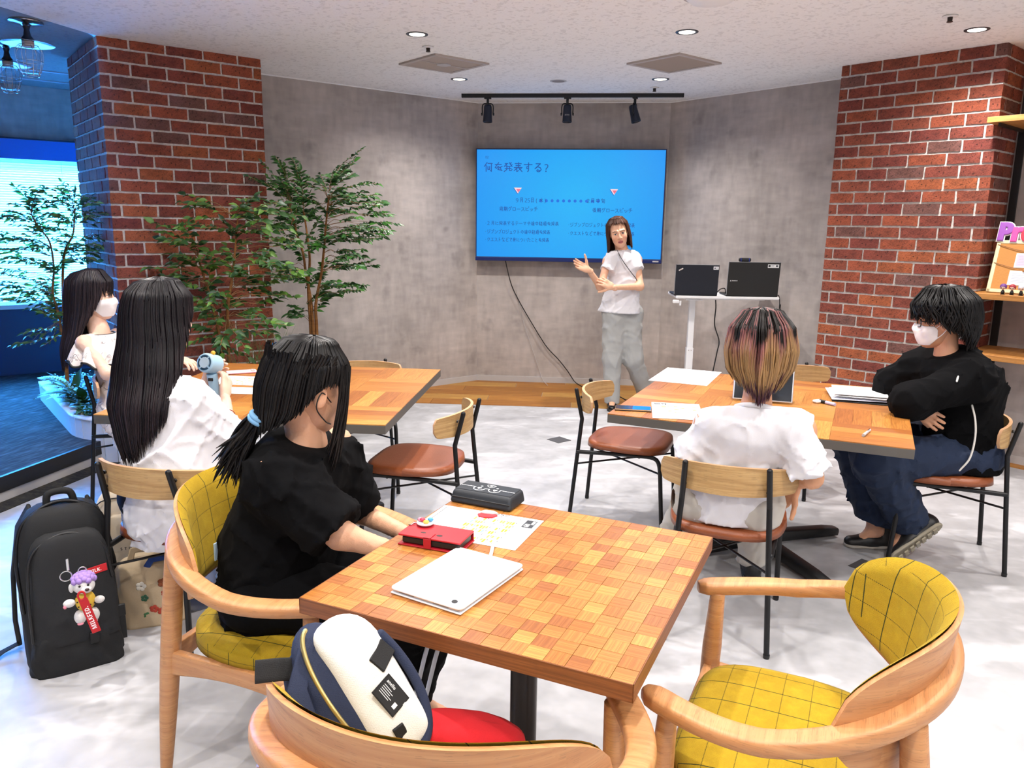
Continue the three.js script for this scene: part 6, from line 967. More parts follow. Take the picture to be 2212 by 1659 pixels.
function person(label, P) { const o = thing('person', label, 'person', [P.base[0], 0, P.base[1]]); const g = bodyGeo(P, P.skin, P); g.translate(-P.base[0], 0, -P.base[1]); part(o, 'body', g, skinM); o.userData.off = 0; return o; }
function shift(o, P, from = 1) { for (let i = from; i < o.children.length; i++) o.children[i].position.set(-P.base[0], 0, -P.base[1]); delete o.userData.off; return o; }
// hair: strands that follow a stack of ellipses (local rings [y, rx, rz, cx, cz]) round the head; phi = 0 is the back of the head
function hair(parent, H, rings, yEnd, o) {
  const R = rngOf(o.seed), at = (y) => { let i = 0; while (i < rings.length - 2 && rings[i + 1][0] > y) i++; const a = rings[i], b = rings[i + 1], t = clamp((a[0] - y) / (a[0] - b[0]), 0, 1), s = i === 0 ? Math.sqrt(t * (2 - t)) : t * t * (3 - 2 * t) * 0.35 + t * 0.65; return [1, 2, 3, 4].map((k) => lerp(a[k], b[k], s)); };
  const y0 = rings[0][0];
  const path = (phi, t, off, end) => { const y = lerp(y0, end, t < 0.25 ? t * t * 2 + t * 0.5 : t), [rx, rz, cx, cz] = at(y), w = o.wave ? o.wave * t * Math.sin(t * 9 + phi * 7 + off * 900) : 0, p = phi + w * 6; let q = [cx + (rx + off) * Math.sin(p), y + off * (1 - t) * 0.8, cz - (rz + off) * Math.cos(p)]; const W = H.to(q); if (o.drop) { const yl = y; if (yl < -0.06) { const e = H.to([q[0], -0.06, q[2]]); const dn = (-0.06 - yl) * H.s; return [lerp(W[0], e[0], o.drop), lerp(W[1], e[1] - dn, o.drop), lerp(W[2], e[2], o.drop)]; } } return W; };
  const pos = [], nor = [], col = [], idx = []; const N = o.n || 420, M_ = o.seg || 14;
  const core = grid(72, 26, (u, v) => { const phi = (u * 2 - 1) * Math.PI; return V(...path(phi, v, -0.004, yEnd(phi))); }); const cc = new Float32Array(core.attributes.position.count * 3); for (let i = 0; i <= 72; i++) for (let j = 0; j <= 26; j++) { const c = o.color(j / 26, (i / 72 * 2 - 1) * Math.PI, 0.4); const k = (i * 27 + j) * 3; cc[k] = c[0] * 0.8; cc[k + 1] = c[1] * 0.8; cc[k + 2] = c[2] * 0.8; } core.setAttribute('color', new THREE.BufferAttribute(cc, 3));
  const out = [tri(core)];
  const strands = []; for (let i = 0; i < N; i++) { const phi = (R() * 2 - 1) * Math.PI, off = R() * (o.thick || 0.008), end = yEnd(phi) - (o.rag || 0.012) * (R() - 0.35) * 2, r = (o.r || 0.0042) * (0.7 + 0.6 * R()), tint = R(), t0 = o.low && R() < 0.5 ? R() * 0.4 : 0; strands.push([(t) => path(phi, lerp(t0, 1, t), off, end), r, (t) => o.color(lerp(t0, 1, t), phi, tint)]); }
  for (const s of o.extra || []) strands.push(s);
  for (const [fn, r, cf] of strands) {
    const b = pos.length / 3, S = 4; let last = null;
    for (let j = 0; j <= M_; j++) { const t = j / M_, p = fn(t), q = fn(Math.min(1, t + 0.02)), p2 = fn(Math.max(0, t - 0.02)), tg = nrm(sub(q, p2)), rel = nrm(sub(p, H.c)), sd = nrm(crs(tg, rel)), up = crs(sd, tg), rr_ = r * (t > 0.7 ? Math.sqrt(Math.max(0.02, 1 - (t - 0.7) / 0.3)) : 1), c = cf(t); for (let k = 0; k < S; k++) { const a = k / S * 6.2832, n = add([sd[0] * Math.cos(a), sd[1] * Math.cos(a), sd[2] * Math.cos(a)], up, Math.sin(a)), e = add(p, n, rr_); pos.push(...e); nor.push(...n); col.push(...c); } }
    for (let j = 0; j < M_; j++) for (let k = 0; k < S; k++) { const a = b + j * S + k, c = b + j * S + (k + 1) % S; idx.push(a, a + S, c, c, a + S, c + S); }
  }
  const g = new THREE.BufferGeometry(); g.setAttribute('position', new THREE.Float32BufferAttribute(pos, 3)); g.setAttribute('normal', new THREE.Float32BufferAttribute(nor, 3)); g.setAttribute('color', new THREE.Float32BufferAttribute(col, 3)); g.setIndex(idx); out.push(tri(g));
  return part(parent, 'hair', join(out), hairM);
}
const SK = lin(0xe3b090), SKD = lin(0xcf9670), SKP = lin(0xedc4ab);
const whiteTee = mat({ color: 0xdedde2, roughness: 0.85, bumpMap: T.fabricB, bumpScale: 0.0003 }), blackTee = phys({ color: 0x070709, roughness: 0.95, specularIntensity: 0.25, bumpMap: T.fabricB, bumpScale: 0.0004 }), denim = mat({ color: 0x14243f, roughness: 0.85, bumpMap: T.fabricB, bumpScale: 0.0006 }), darkDenim = mat({ color: 0x0c1526, roughness: 0.85 }), greySlacks = mat({ color: 0xa6a7a6, roughness: 0.8, bumpMap: T.fabricB, bumpScale: 0.0003 }), paleTrouser = mat({ color: 0xbdb8b0, roughness: 0.9 });
function shoe(parent, heel, toe, w, m, soleM, name = 'shoe', up = [0, 1, 0]) {
  const d = nrm(sub(toe, heel)), n = nrm(up), L = len3(sub(toe, heel)), at = (a, b) => add(add(heel, d, a * L), n, b), pts = [at(-0.1, 0), at(1.15, 0.1), at(0, 0.11)];
  const f = blend([cap(at(0.1, 0.035), at(0.55, 0.032), 0.034 * w, 0.04 * w), cap(at(0.5, 0.03), at(0.92, 0.022), 0.04 * w, 0.034 * w, n, 1.25), cap(at(0.1, 0.05), at(0.16, 0.09), 0.034 * w, 0.036 * w)], 0.02), [mn, mx] = bounds(pts, 0.07), s = part(parent, name, nets(cut(f, at(0, 0.008), [-n[0], -n[1], -n[2]]), mn, mx, 0.006, null, 1.7), m);
  const g = cap(at(0.12, 0.012), at(0.9, 0.012), 0.04 * w, 0.04 * w), so = cut(cut(g, at(0, 0.014), n), at(0, 0.0), [-n[0], -n[1], -n[2]]); part(s, 'sole', nets(so, mn, mx, 0.005, null, 1.5), soleM); return s;
}
// ---- presenter
{
  const P = { base: [0.86, -6.36], skin: SK, fwd: nrm([-0.22, 0, 0.97]), girth: 0.86, pelvis: [0.90, 0.80, -6.36], chest: [0.885, 1.10, -6.345], neck: [0.875, 1.29, -6.345], sh: [[0.755, 1.235, -6.30], [1.00, 1.245, -6.375]], el: [[0.695, 1.025, -6.21], [1.015, 1.03, -6.26]], wr: [[0.585, 1.165, -6.09], [0.785, 1.03, -6.135]], hip: [[0.83, 0.80, -6.34], [0.97, 0.80, -6.38]], knee: [[0.825, 0.42, -6.33], [1.0, 0.43, -6.35]], ank: [[0.845, 0.075, -6.37], [1.175, 0.10, -6.60]], toe: [[0.83, 0.035, -6.27], [1.13, 0.035, -6.53]],
    headFrame: frame([0.832, 1.452, -6.31], [-0.04, -0.12, 1], [-0.22, 0.97, 0.08], 0.96), hands: [[[0.585, 1.165, -6.09], [-0.88, 0.40, 0.25], [0.15, 0.45, 0.88], -1, 0.12, 0.95, 0.05, 0.95], [[0.785, 1.03, -6.135], [-0.86, 0.45, 0.12], [0.1, -0.4, -0.9], -1, 0.3, 0.92]], lip: lin(0xb86a66), brow: lin(0x3a2820) };
  const o = person('woman standing before the big screen in a white blouse and grey trousers, one hand raised', P), H = P.headFrame, F = P.fwd, X = [0.97, 0, 0.22];
  cloth3(o, 'blouse', [cap([0.88, 1.20, -6.345], [0.885, 1.02, -6.34], 0.125, 0.125, F, 1.45), cap([0.885, 1.02, -6.34], [0.868, 0.76, -6.34], 0.125, 0.185, F, 1.5), cap(add(P.sh[0], X, 0.03), add(P.sh[1], X, -0.03), 0.052, 0.052), cap([0.876, 1.25, -6.345], [0.874, 1.295, -6.345], 0.068, 0.05), sleeve([0.79, 1.245, -6.31], P.el[0], 0.42, 0.055, 0.066), sleeve([0.97, 1.255, -6.37], P.el[1], 0.45, 0.057, 0.07)], 0.04, folds(3, 0.010), [[0.66, 0.78, -6.5], [1.1, 1.36, -6.15]], 0.06, 0.0085, whiteTee, [[[0.86, 0.812, -6.34], [-0.03, -1, 0]], [[0.875, 1.325, -6.345], [0, 1, 0]]]);
  part(o, 'collar', tri(grid(40, 3, (u, v) => { const a = u * 6.2832, r = 0.054 - 0.004 * v; return V(0.874 + r * Math.sin(a), 1.292 + v * 0.034 - 0.012 * Math.cos(a) * -1 * 0 - 0.012 * Math.max(0, Math.cos(a)), -6.343 + r * Math.cos(a)); })), whiteTee);
  cloth3(o, 'trousers', [cap([0.83, 0.80, -6.34], [0.97, 0.80, -6.38], 0.105, 0.105, F, 1.1), cap([0.835, 0.74, -6.35], [0.825, 0.42, -6.34], 0.098, 0.078), cap([0.825, 0.42, -6.34], [0.843, 0.05, -6.365], 0.078, 0.068), cap([0.965, 0.74, -6.375], [1.0, 0.43, -6.36], 0.098, 0.08), cap([1.0, 0.43, -6.36], [1.175, 0.05, -6.60], 0.08, 0.072)], 0.03, folds(5, 0.009, 0.8), [[0.74, 0.03, -6.7], [1.27, 0.92, -6.25]], 0.04, 0.01, greySlacks, [[[0.9, 0.045, 0], [0, -1, 0]], [[0.9, 0.9, 0], [0, 1, 0]]]);
  shoe(o, [0.85, 0.002, -6.42], [0.825, 0.002, -6.235], 0.95, mat({ color: 0x09090b, roughness: 0.15 }), M.black); shoe(o, [1.2, 0.002, -6.66], [1.12, 0.002, -6.49], 0.95, mat({ color: 0x09090b, roughness: 0.15 }), M.black);
  part(o, 'neck_strap', tube([[0.828, 1.318, -6.33], [0.832, 1.30, -6.285], [0.862, 1.24, -6.235], [0.93, 1.15, -6.228], [0.985, 1.085, -6.255], [0.995, 1.03, -6.28]], 0.0035, 40, 6), mat({ color: 0x3a3a40, roughness: 0.6 }));
  const br = lin(0x2c1d18), bh = lin(0x6a4434); const rings = [[0.128, 0.0, 0.0, 0.0, -0.01], [0.118, 0.045, 0.055, 0, -0.012], [0.07, 0.082, 0.098, 0, -0.018], [0.0, 0.092, 0.1, 0, -0.022], [-0.08, 0.096, 0.092, 0, -0.02], [-0.15, 0.1, 0.088, 0, -0.01]];
  hair(o, H, rings, (p) => { const a = Math.abs(p); const pk = p - 0.35; if (a > 2.2) return lerp(0.075, 0.098, clamp(Math.abs(Math.abs(pk) - 3.1) < 0.3 ? 1 : (a - 2.2) / 0.5, 0, 1)); if (a > 1.85) return lerp(-0.15, 0.075, ((a - 1.85) / 0.35) ** 2.5); return p < 0 ? -0.165 : -0.13; }, { seed: 11, n: 420, r: 0.0042, thick: 0.007, rag: 0.02, drop: 0.55, color: (t, p, k) => mix(br, bh, clamp(k * 0.5 + (p > 0 ? 0.2 : 0), 0, 1)) });
  shift(o, P);
}
// ---- boy with bleached hair
{
  const P = { base: [0.82, -2.74], skin: SKD, fwd: nrm([0.34, 0, -0.94]), girth: 0.98, pelvis: [0.805, 0.50, -2.75], chest: [0.835, 0.75, -2.70], neck: [0.855, 0.875, -2.645], sh: [[1.005, 0.83, -2.60], [0.705, 0.825, -2.70]], el: [[1.045, 0.655, -2.575], [0.650, 0.655, -2.745]], wr: [[1.055, 0.575, -2.74], [0.665, 0.54, -2.86]], hip: [[0.905, 0.50, -2.72], [0.715, 0.50, -2.79]], knee: [[1.07, 0.50, -3.13], [0.84, 0.49, -3.20]], ank: [[1.06, 0.08, -3.18], [0.79, 0.08, -3.52]], toe: [[1.10, 0.04, -3.32], [0.80, 0.04, -3.68]],
    headFrame: frame([0.862, 1.083, -2.67], [0.22, -0.10, -0.97], [0, 1, -0.08], 0.97), hands: [[[1.055, 0.575, -2.74], [-0.45, -0.75, -0.3], [-0.5, 0.2, 0.6], 1, 0.5, 0.98], [[0.665, 0.54, -2.86], [0.5, -0.6, -0.4], [0.4, 0.3, 0.6], -1, 0.5, 0.95]] };
  const o = person('boy with dark-rooted pinkish blond hair in a white T-shirt seen from behind', P), H = P.headFrame, F = P.fwd, ud = [0.94, 0, 0.34];
  cloth3(o, 't_shirt', [cap([0.845, 0.80, -2.685], [0.815, 0.60, -2.735], 0.150, 0.155, F, 1.4), cap([0.815, 0.6, -2.735], [0.805, 0.45, -2.765], 0.155, 0.17, F, 1.35), cap(add(P.sh[0], ud, -0.03), add(P.sh[1], ud, 0.03), 0.060, 0.060), cap([0.850, 0.81, -2.672], [0.855, 0.862, -2.65], 0.10, 0.068), sleeve([0.975, 0.832, -2.605], P.el[0], 0.93, 0.062, 0.078), sleeve([0.735, 0.828, -2.695], P.el[1], 0.90, 0.062, 0.078)], 0.05, folds(21, 0.013), [[0.56, 0.40, -2.96], [1.12, 0.95, -2.48]], 0.06, 0.0085, whiteTee, [[[0.8, 0.442, -2.7], [0, -1, 0]], [[0.856, 0.888, -2.64], [0.05, 0.9, -0.42]]]);
  part(o, 'neckband', tri(new THREE.TorusGeometry(0.064, 0.0075, 8, 40).scale(1.05, 1, 1.2).rotateX(Math.PI / 2 - 0.42).rotateY(-0.34).translate(0.854, 0.880, -2.648)), whiteTee);
  cloth3(o, 'trousers', [cap(P.hip[0], P.hip[1], 0.105, 0.105), ...[0, 1].flatMap((i) => [cap(P.hip[i], P.knee[i], 0.098, 0.08), cap(P.knee[i], P.ank[i], 0.08, 0.066)])], 0.03, folds(23, 0.010), [...P.hip, ...P.knee, ...P.ank], 0.11, 0.011, paleTrouser, [[[0, 0.06, 0], [0, -1, 0]]]);
  shoe(o, [0.79, 0.002, -3.46], [0.80, 0.002, -3.70], 1.02, M.black, M.black); shoe(o, [1.05, 0.002, -3.12], [1.10, 0.002, -3.36], 1.02, M.black, M.black);
  const root = lin(0x14100f), pink = lin(0x94605f), blond = lin(0x9c7a52), plum = lin(0x45263c);
  const rings = [[0.142, 0.0, 0.0, 0.0, -0.012], [0.13, 0.055, 0.06, 0, -0.012], [0.075, 0.098, 0.112, 0, -0.02], [0.0, 0.112, 0.118, 0, -0.024], [-0.06, 0.104, 0.108, 0, -0.022], [-0.105, 0.078, 0.092, 0, -0.03], [-0.165, 0.045, 0.055, 0, -0.042]];
  hair(o, H, rings, (p) => { const a = Math.abs(p); return a < 0.55 ? lerp(-0.165, -0.135, a / 0.55) : a < 1.6 ? lerp(-0.125, -0.07, (a - 0.55) / 1.05) : a < 2.3 ? lerp(-0.06, 0.02, (a - 1.6) / 0.7) : 0.035; }, { seed: 22, n: 900, r: 0.0036, thick: 0.014, rag: 0.026, wave: 0.006, low: true, color: (t, p, k) => { const rt = 0.30 + 0.10 * Math.sin(p * 9) + 0.08 * k; let c = t < rt ? (k > 0.9 ? mix(root, pink, 0.8) : root) : mix(pink, blond, clamp((t - rt) / 0.3 + (p < 0 ? 0.35 : -0.1) + (k - 0.5) * 0.7, 0, 1)); c = mix(root, c, clamp((t - rt + 0.1) / 0.22, k > 0.9 ? 0.8 : 0, 1)); if (t > 0.84 && Math.abs(p) < 0.75) c = mix(c, plum, clamp((t - 0.84) / 0.08, 0, 0.95)); const q = 0.72 + 0.5 * ((k * 7.3) % 1); return k < 0.2 ? [c[0] * 0.4, c[1] * 0.36, c[2] * 0.36] : [c[0] * q, c[1] * q, c[2] * q]; } });
  shift(o, P);
}
// ---- boy in black with glasses and mask
{
  const P = { base: [1.98, -3.45], skin: lin(0xd9a07c), fwd: nrm([-0.965, 0, -0.264]), girth: 1.0, pelvis: [2.09, 0.51, -3.46], chest: [2.03, 0.76, -3.445], neck: [1.945, 0.945, -3.44], sh: [[1.92, 0.90, -3.60], [1.985, 0.885, -3.27]], el: [[1.79, 0.785, -3.58], [1.70, 0.785, -3.235]], wr: [[1.82, 0.755, -3.41], [1.84, 0.80, -3.47]], hip: [[2.07, 0.51, -3.56], [2.11, 0.51, -3.37]], knee: [[1.64, 0.53, -3.60], [1.63, 0.50, -3.33]], ank: [[1.76, 0.09, -3.52], [1.85, 0.16, -3.41]], toe: [[1.70, 0.04, -3.52], [1.80, 0.06, -3.39]],
    headFrame: frame([1.905, 1.11, -3.44], [-0.90, -0.09, -0.40], [-0.10, 0.99, 0], 1.02), hands: [[[1.79, 0.745, -3.365], [0.62, -0.55, 0.5], [0.5, 0.1, -0.8], 1, 0.18, 0.98, 0.05, 0.3], [[1.84, 0.80, -3.47], [0.2, 0.0, -0.97], [0.2, -0.9, 0.2], 1, 0.5, 0.9]] };
  const o = person('boy in black top and jeans with glasses and white mask, arms folded', P), H = P.headFrame, F = P.fwd;
  cloth3(o, 'black_top', [cap([2.015, 0.82, -3.44], [2.07, 0.62, -3.455], 0.160, 0.165, F, 1.15), cap([2.07, 0.62, -3.455], [2.085, 0.46, -3.46], 0.17, 0.195, F, 1.1), cap([1.985, 0.86, -3.44], [2.10, 0.80, -3.45], 0.13, 0.13), cap([1.925, 0.885, -3.57], [1.99, 0.875, -3.30], 0.088, 0.088), cap([1.975, 0.90, -3.44], [1.95, 0.945, -3.44], 0.085, 0.068), cap([1.985, 0.87, -3.29], P.el[1], 0.088, 0.074), sleeve(P.el[1], P.wr[1], 0.35, 0.074, 0.06), cap([1.92, 0.88, -3.58], P.el[0], 0.085, 0.074), sleeve(P.el[0], P.wr[0], 0.2, 0.074, 0.06)], 0.05, folds(31, 0.014, 0.8), [[1.58, 0.42, -3.72], [2.28, 1.0, -3.17]], 0.05, 0.0095, blackTee, [[[2.0, 0.438, 0], [0, -1, 0]], [[1.95, 0.975, -3.44], [-0.4, 0.9, 0]]]);
  const pipe = mat({ color: 0xe6e2da, roughness: 0.7 });
  part(o, 'piping', tube([[1.985, 0.968, -3.374], [1.955, 0.945, -3.335], [1.905, 0.915, -3.255], [1.868, 0.882, -3.20]], 0.0042, 30, 6), pipe, 'white piping along the shoulder'); part(o, 'piping', tube([[1.985, 0.765, -3.265], [2.0, 0.70, -3.252], [2.008, 0.62, -3.25], [2.0, 0.53, -3.255], [1.975, 0.468, -3.275]], 0.0042, 30, 6), pipe, 'white piping down the side');
  cloth3(o, 'jeans', [cap(P.hip[0], P.hip[1], 0.098, 0.098), ...[0, 1].flatMap((i) => [cap(P.hip[i], P.knee[i], 0.096, 0.1), cap(P.knee[i], add(P.ank[i], [0, 0.02, 0]), 0.104, 0.085)])], 0.035, folds(33, 0.014), [...P.hip, ...P.knee, ...P.ank], 0.13, 0.011, denim, [[[1.8, 0.115, 0], [-0.25, -1, 0]]]);
  const sole = mat({ color: 0x9c9482, roughness: 0.8 }); shoe(o, [1.85, 0.002, -3.52], [1.635, 0.002, -3.53], 1.02, M.black, mat({ color: 0xb0aaa0, roughness: 0.8 }));
  const s = shoe(o, [1.965, 0.175, -3.345], [1.775, 0.012, -3.335], 1.12, M.black, sole, 'shoe', nrm([-0.40, 0.50, -0.76])); const d = nrm([-0.19, -0.163, 0.01]), n = nrm([-0.40, 0.50, -0.76]), l = crs(n, d);
  for (let i = 0; i < 7; i++) for (const k of [-0.017, 0.017]) { const c = add(add(add([1.965, 0.175, -3.345], d, 0.03 + i * 0.032), l, k), n, -0.002), t = part(s, 'tread_lug', M.lug = M.lug || rbox(0.024, 0.007, 0.02, 0.002), sole); t.position.set(...c); t.quaternion.setFromRotationMatrix(new THREE.Matrix4().makeBasis(V(...l), V(...n), V(...crs(l, n)))); }
  const bk = lin(0x0b0a0b); const rings = [[0.135, 0.0, 0.0, 0.0, -0.005], [0.125, 0.05, 0.06, 0, -0.01], [0.07, 0.092, 0.112, 0, -0.014], [0.01, 0.1, 0.116, 0, -0.018], [-0.05, 0.088, 0.1, 0, -0.026], [-0.11, 0.06, 0.075, 0, -0.035]];
  hair(o, H, rings, (p) => { const a = Math.abs(p); return a < 0.7 ? -0.10 : a < 1.3 ? lerp(-0.09, -0.035, (a - 0.7) / 0.6) : a < 1.75 ? lerp(-0.025, 0.0, (a - 1.3) / 0.45) : a < 2.3 ? 0.022 : 0.04; }, { seed: 33, n: 900, r: 0.0042, thick: 0.024, rag: 0.026, wave: 0.02, low: true, color: (t, p, k) => [bk[0] * (1 + k), bk[1] * (1 + k), bk[2] * (1 + k)] });
  maskOn(o, H); glassesOn(o, H);
  shift(o, P);
}
function maskOn(o, H) {
  const f = (x, y, z) => { const s = HEAD(x, y, z) - 0.0045; const sm = smin(s, ell([0, -0.05, 0.07], [0.034, 0.045, 0.034])(x, y, z), 0.02); return Math.max(sm, y - (-0.008 - Math.abs(x) * 0.10), -0.102 - y, 0.018 - z + Math.max(0, Math.abs(y + 0.05) - 0.02) * 0.9, -(s + 0.006)); };
  const g = nets(f, [-0.08, -0.115, 0.0], [0.08, 0.01, 0.125], 0.003, null, 1.6), m = new THREE.Matrix4().makeBasis(V(...H.x), V(...H.y), V(...H.z)).scale(V(H.s, H.s, H.s)).setPosition(V(...H.c)); g.applyMatrix4(m);
  const mm = mat({ color: 0xf3f0f2, roughness: 0.85 }), k = part(o, 'face_mask', g, mm); for (const s of [-1, 1]) part(k, 'ear_loop', tube([[s * 0.062, -0.028, 0.03], [s * 0.074, -0.01, 0.012], [s * 0.082, 0.012, -0.008], [s * 0.086, -0.01, -0.02], [s * 0.078, -0.045, -0.002], [s * 0.056, -0.078, 0.03]].map((p) => H.to(p)), 0.0016, 40, 5), mm);
}
function glassesOn(o, H) {
  const fm = mat({ color: 0x0c0c0e, roughness: 0.25 }), g = []; const k = part(o, 'glasses', join([-1, 1].flatMap((s) => [tube([[s * 0.012, 0.012, 0.094], [s * 0.03, 0.017, 0.093], [s * 0.052, 0.014, 0.084], [s * 0.053, -0.012, 0.083], [s * 0.032, -0.021, 0.09], [s * 0.013, -0.014, 0.094], [s * 0.012, 0.012, 0.094]].map((p) => H.to(p)), 0.0022, 50, 6), tube([[s * 0.054, 0.008, 0.084], [s * 0.074, 0.006, 0.06], [s * 0.08, 0.004, 0.0], [s * 0.083, -0.012, -0.022]].map((p) => H.to(p)), 0.0024, 24, 6)]).concat(tube([[-0.012, 0.007, 0.094], [0, 0.009, 0.098], [0.012, 0.007, 0.094]].map((p) => H.to(p)), 0.002, 12, 6))), fm);
}
// ---- girl in the floral dress
{
  const P = { base: [-2.07, -4.12], skin: SKP, fwd: nrm([0.96, 0.1, -0.16]), girth: 0.84, pelvis: [-2.08, 0.51, -4.12], chest: [-2.17, 0.75, -4.115], neck: [-2.215, 0.925, -4.12], sh: [[-2.225, 0.875, -3.985], [-2.19, 0.875, -4.25]], el: [[-2.09, 0.72, -3.93], [-2.03, 0.70, -4.28]], wr: [[-1.87, 0.755, -4.0], [-1.83, 0.75, -4.22]], hip: [[-2.09, 0.51, -4.04], [-2.07, 0.51, -4.20]], knee: [[-1.68, 0.50, -4.05], [-1.67, 0.50, -4.21]], ank: [[-1.68, 0.08, -4.03], [-1.66, 0.08, -4.2]], toe: [[-1.56, 0.04, -4.04], [-1.54, 0.04, -4.22]],
    headFrame: frame([-2.235, 1.10, -4.13], [0.93, 0.0, -0.22], [-0.06, 1, 0.0], 1.05), hands: [[[-1.87, 0.755, -4.0], [0.8, -0.1, -0.6], [-0.3, -0.8, -0.4], -1, 0.4, 0.9], [[-1.83, 0.75, -4.22], [0.8, -0.1, 0.5], [0.2, -0.9, 0.1], 1, 0.4, 0.9]] };
  const o = person('girl in sleeveless floral ruffle dress and white mask at the left table', P), H = P.headFrame, F = P.fwd, dress = mat({ map: T.floral, roughness: 0.85 });
  cloth3(o, 'dress', [cap([-2.185, 0.82, -4.118], [-2.13, 0.65, -4.12], 0.118, 0.105, F, 1.25), cap([-2.13, 0.65, -4.12], [-2.08, 0.50, -4.12], 0.105, 0.16, F, 1.05), cap([-2.21, 0.845, -4.03], [-2.19, 0.845, -4.21], 0.06, 0.06), cap([-2.08, 0.50, -4.04], [-1.72, 0.49, -4.06], 0.118, 0.11), cap([-2.06, 0.50, -4.20], [-1.70, 0.49, -4.2], 0.118, 0.11), cap([-1.72, 0.47, -4.06], [-1.70, 0.25, -4.05], 0.105, 0.125), cap([-1.70, 0.47, -4.2], [-1.68, 0.25, -4.2], 0.105, 0.125), cap([-2.08, 0.47, -4.05], [-2.0, 0.34, -3.99], 0.1, 0.1)], 0.05, folds(41, 0.013), [[-2.4, 0.2, -4.4], [-1.55, 0.93, -3.85]], 0.07, 0.0095, dress, [[[-2.2, 0.905, 0], [0.2, 0.95, 0]], [[0, 0.24, 0], [0, -1, 0]]]);
  const ruff = (u, v, dy) => { const a = u * Math.PI * 2, wv = 1 + 0.07 * Math.sin(a * 9) * v + 0.04 * Math.sin(a * 17 + 1) * v, ex = lerp(0.072, 0.185, v ** 0.8) * wv, ez = lerp(0.075, 0.215, v ** 0.8) * wv; return V(-2.21 + ex * Math.sin(a) * 0.85 + 0.01, 0.915 - dy * (0.012 + v * v * 0.135) - 0.03 * v * Math.max(0, Math.sin(a)) + 0.015 * Math.sin(a * 9 + 0.8) * v * v, -4.12 + ez * Math.cos(a)); };
  part(o, 'ruffle_collar', tri(grid(140, 10, (u, v) => ruff(u, v, 1)), 0), dress, 'wide ruffled collar with black trim'); part(o, 'ruffle_trim', tube(Array.from({ length: 141 }, (_, i) => ruff(i / 140, 1, 1).toArray()), 0.0062, 280, 6), M.black); part(o, 'neck_trim', tube(Array.from({ length: 41 }, (_, i) => ruff(i / 40, 0, 1).toArray()), 0.003, 80, 6), M.black);
  const bk = lin(0x17131a), hi = lin(0x3c3136); const rings = [[0.13, 0.0, 0.0, 0.0, -0.005], [0.12, 0.05, 0.06, 0, -0.01], [0.07, 0.083, 0.1, 0, -0.014], [0.0, 0.09, 0.104, 0, -0.02], [-0.08, 0.092, 0.096, 0, -0.03], [-0.16, 0.1, 0.085, 0, -0.05], [-0.27, 0.105, 0.07, 0, -0.09], [-0.36, 0.085, 0.05, 0, -0.11]];
  hair(o, H, rings, (p) => { const a = Math.abs(p); return a > 2.35 ? lerp(0.03, 0.02, (a - 2.35) / 0.8) : a > 1.85 ? lerp(-0.14, 0.02, (a - 1.85) / 0.5) : a > 1.45 ? lerp(-0.30, -0.15, (a - 1.45) / 0.4) : lerp(-0.36, -0.31, a / 1.45); }, { seed: 44, n: 520, r: 0.0044, thick: 0.009, rag: 0.025, wave: 0.004, color: (t, p, k) => mix(bk, hi, k * k * 0.5 + (t > 0.6 ? 0.35 * k : 0)) });
  maskOn(o, H); for (const [i, w] of [[0, 0.9], [1, 0.9]]) shoe(o, add(P.ank[i], [-0.04, -0.078, 0]), add(P.toe[i], [0.03, -0.038, 0]), w, M.black, M.black);
  shift(o, P);
}
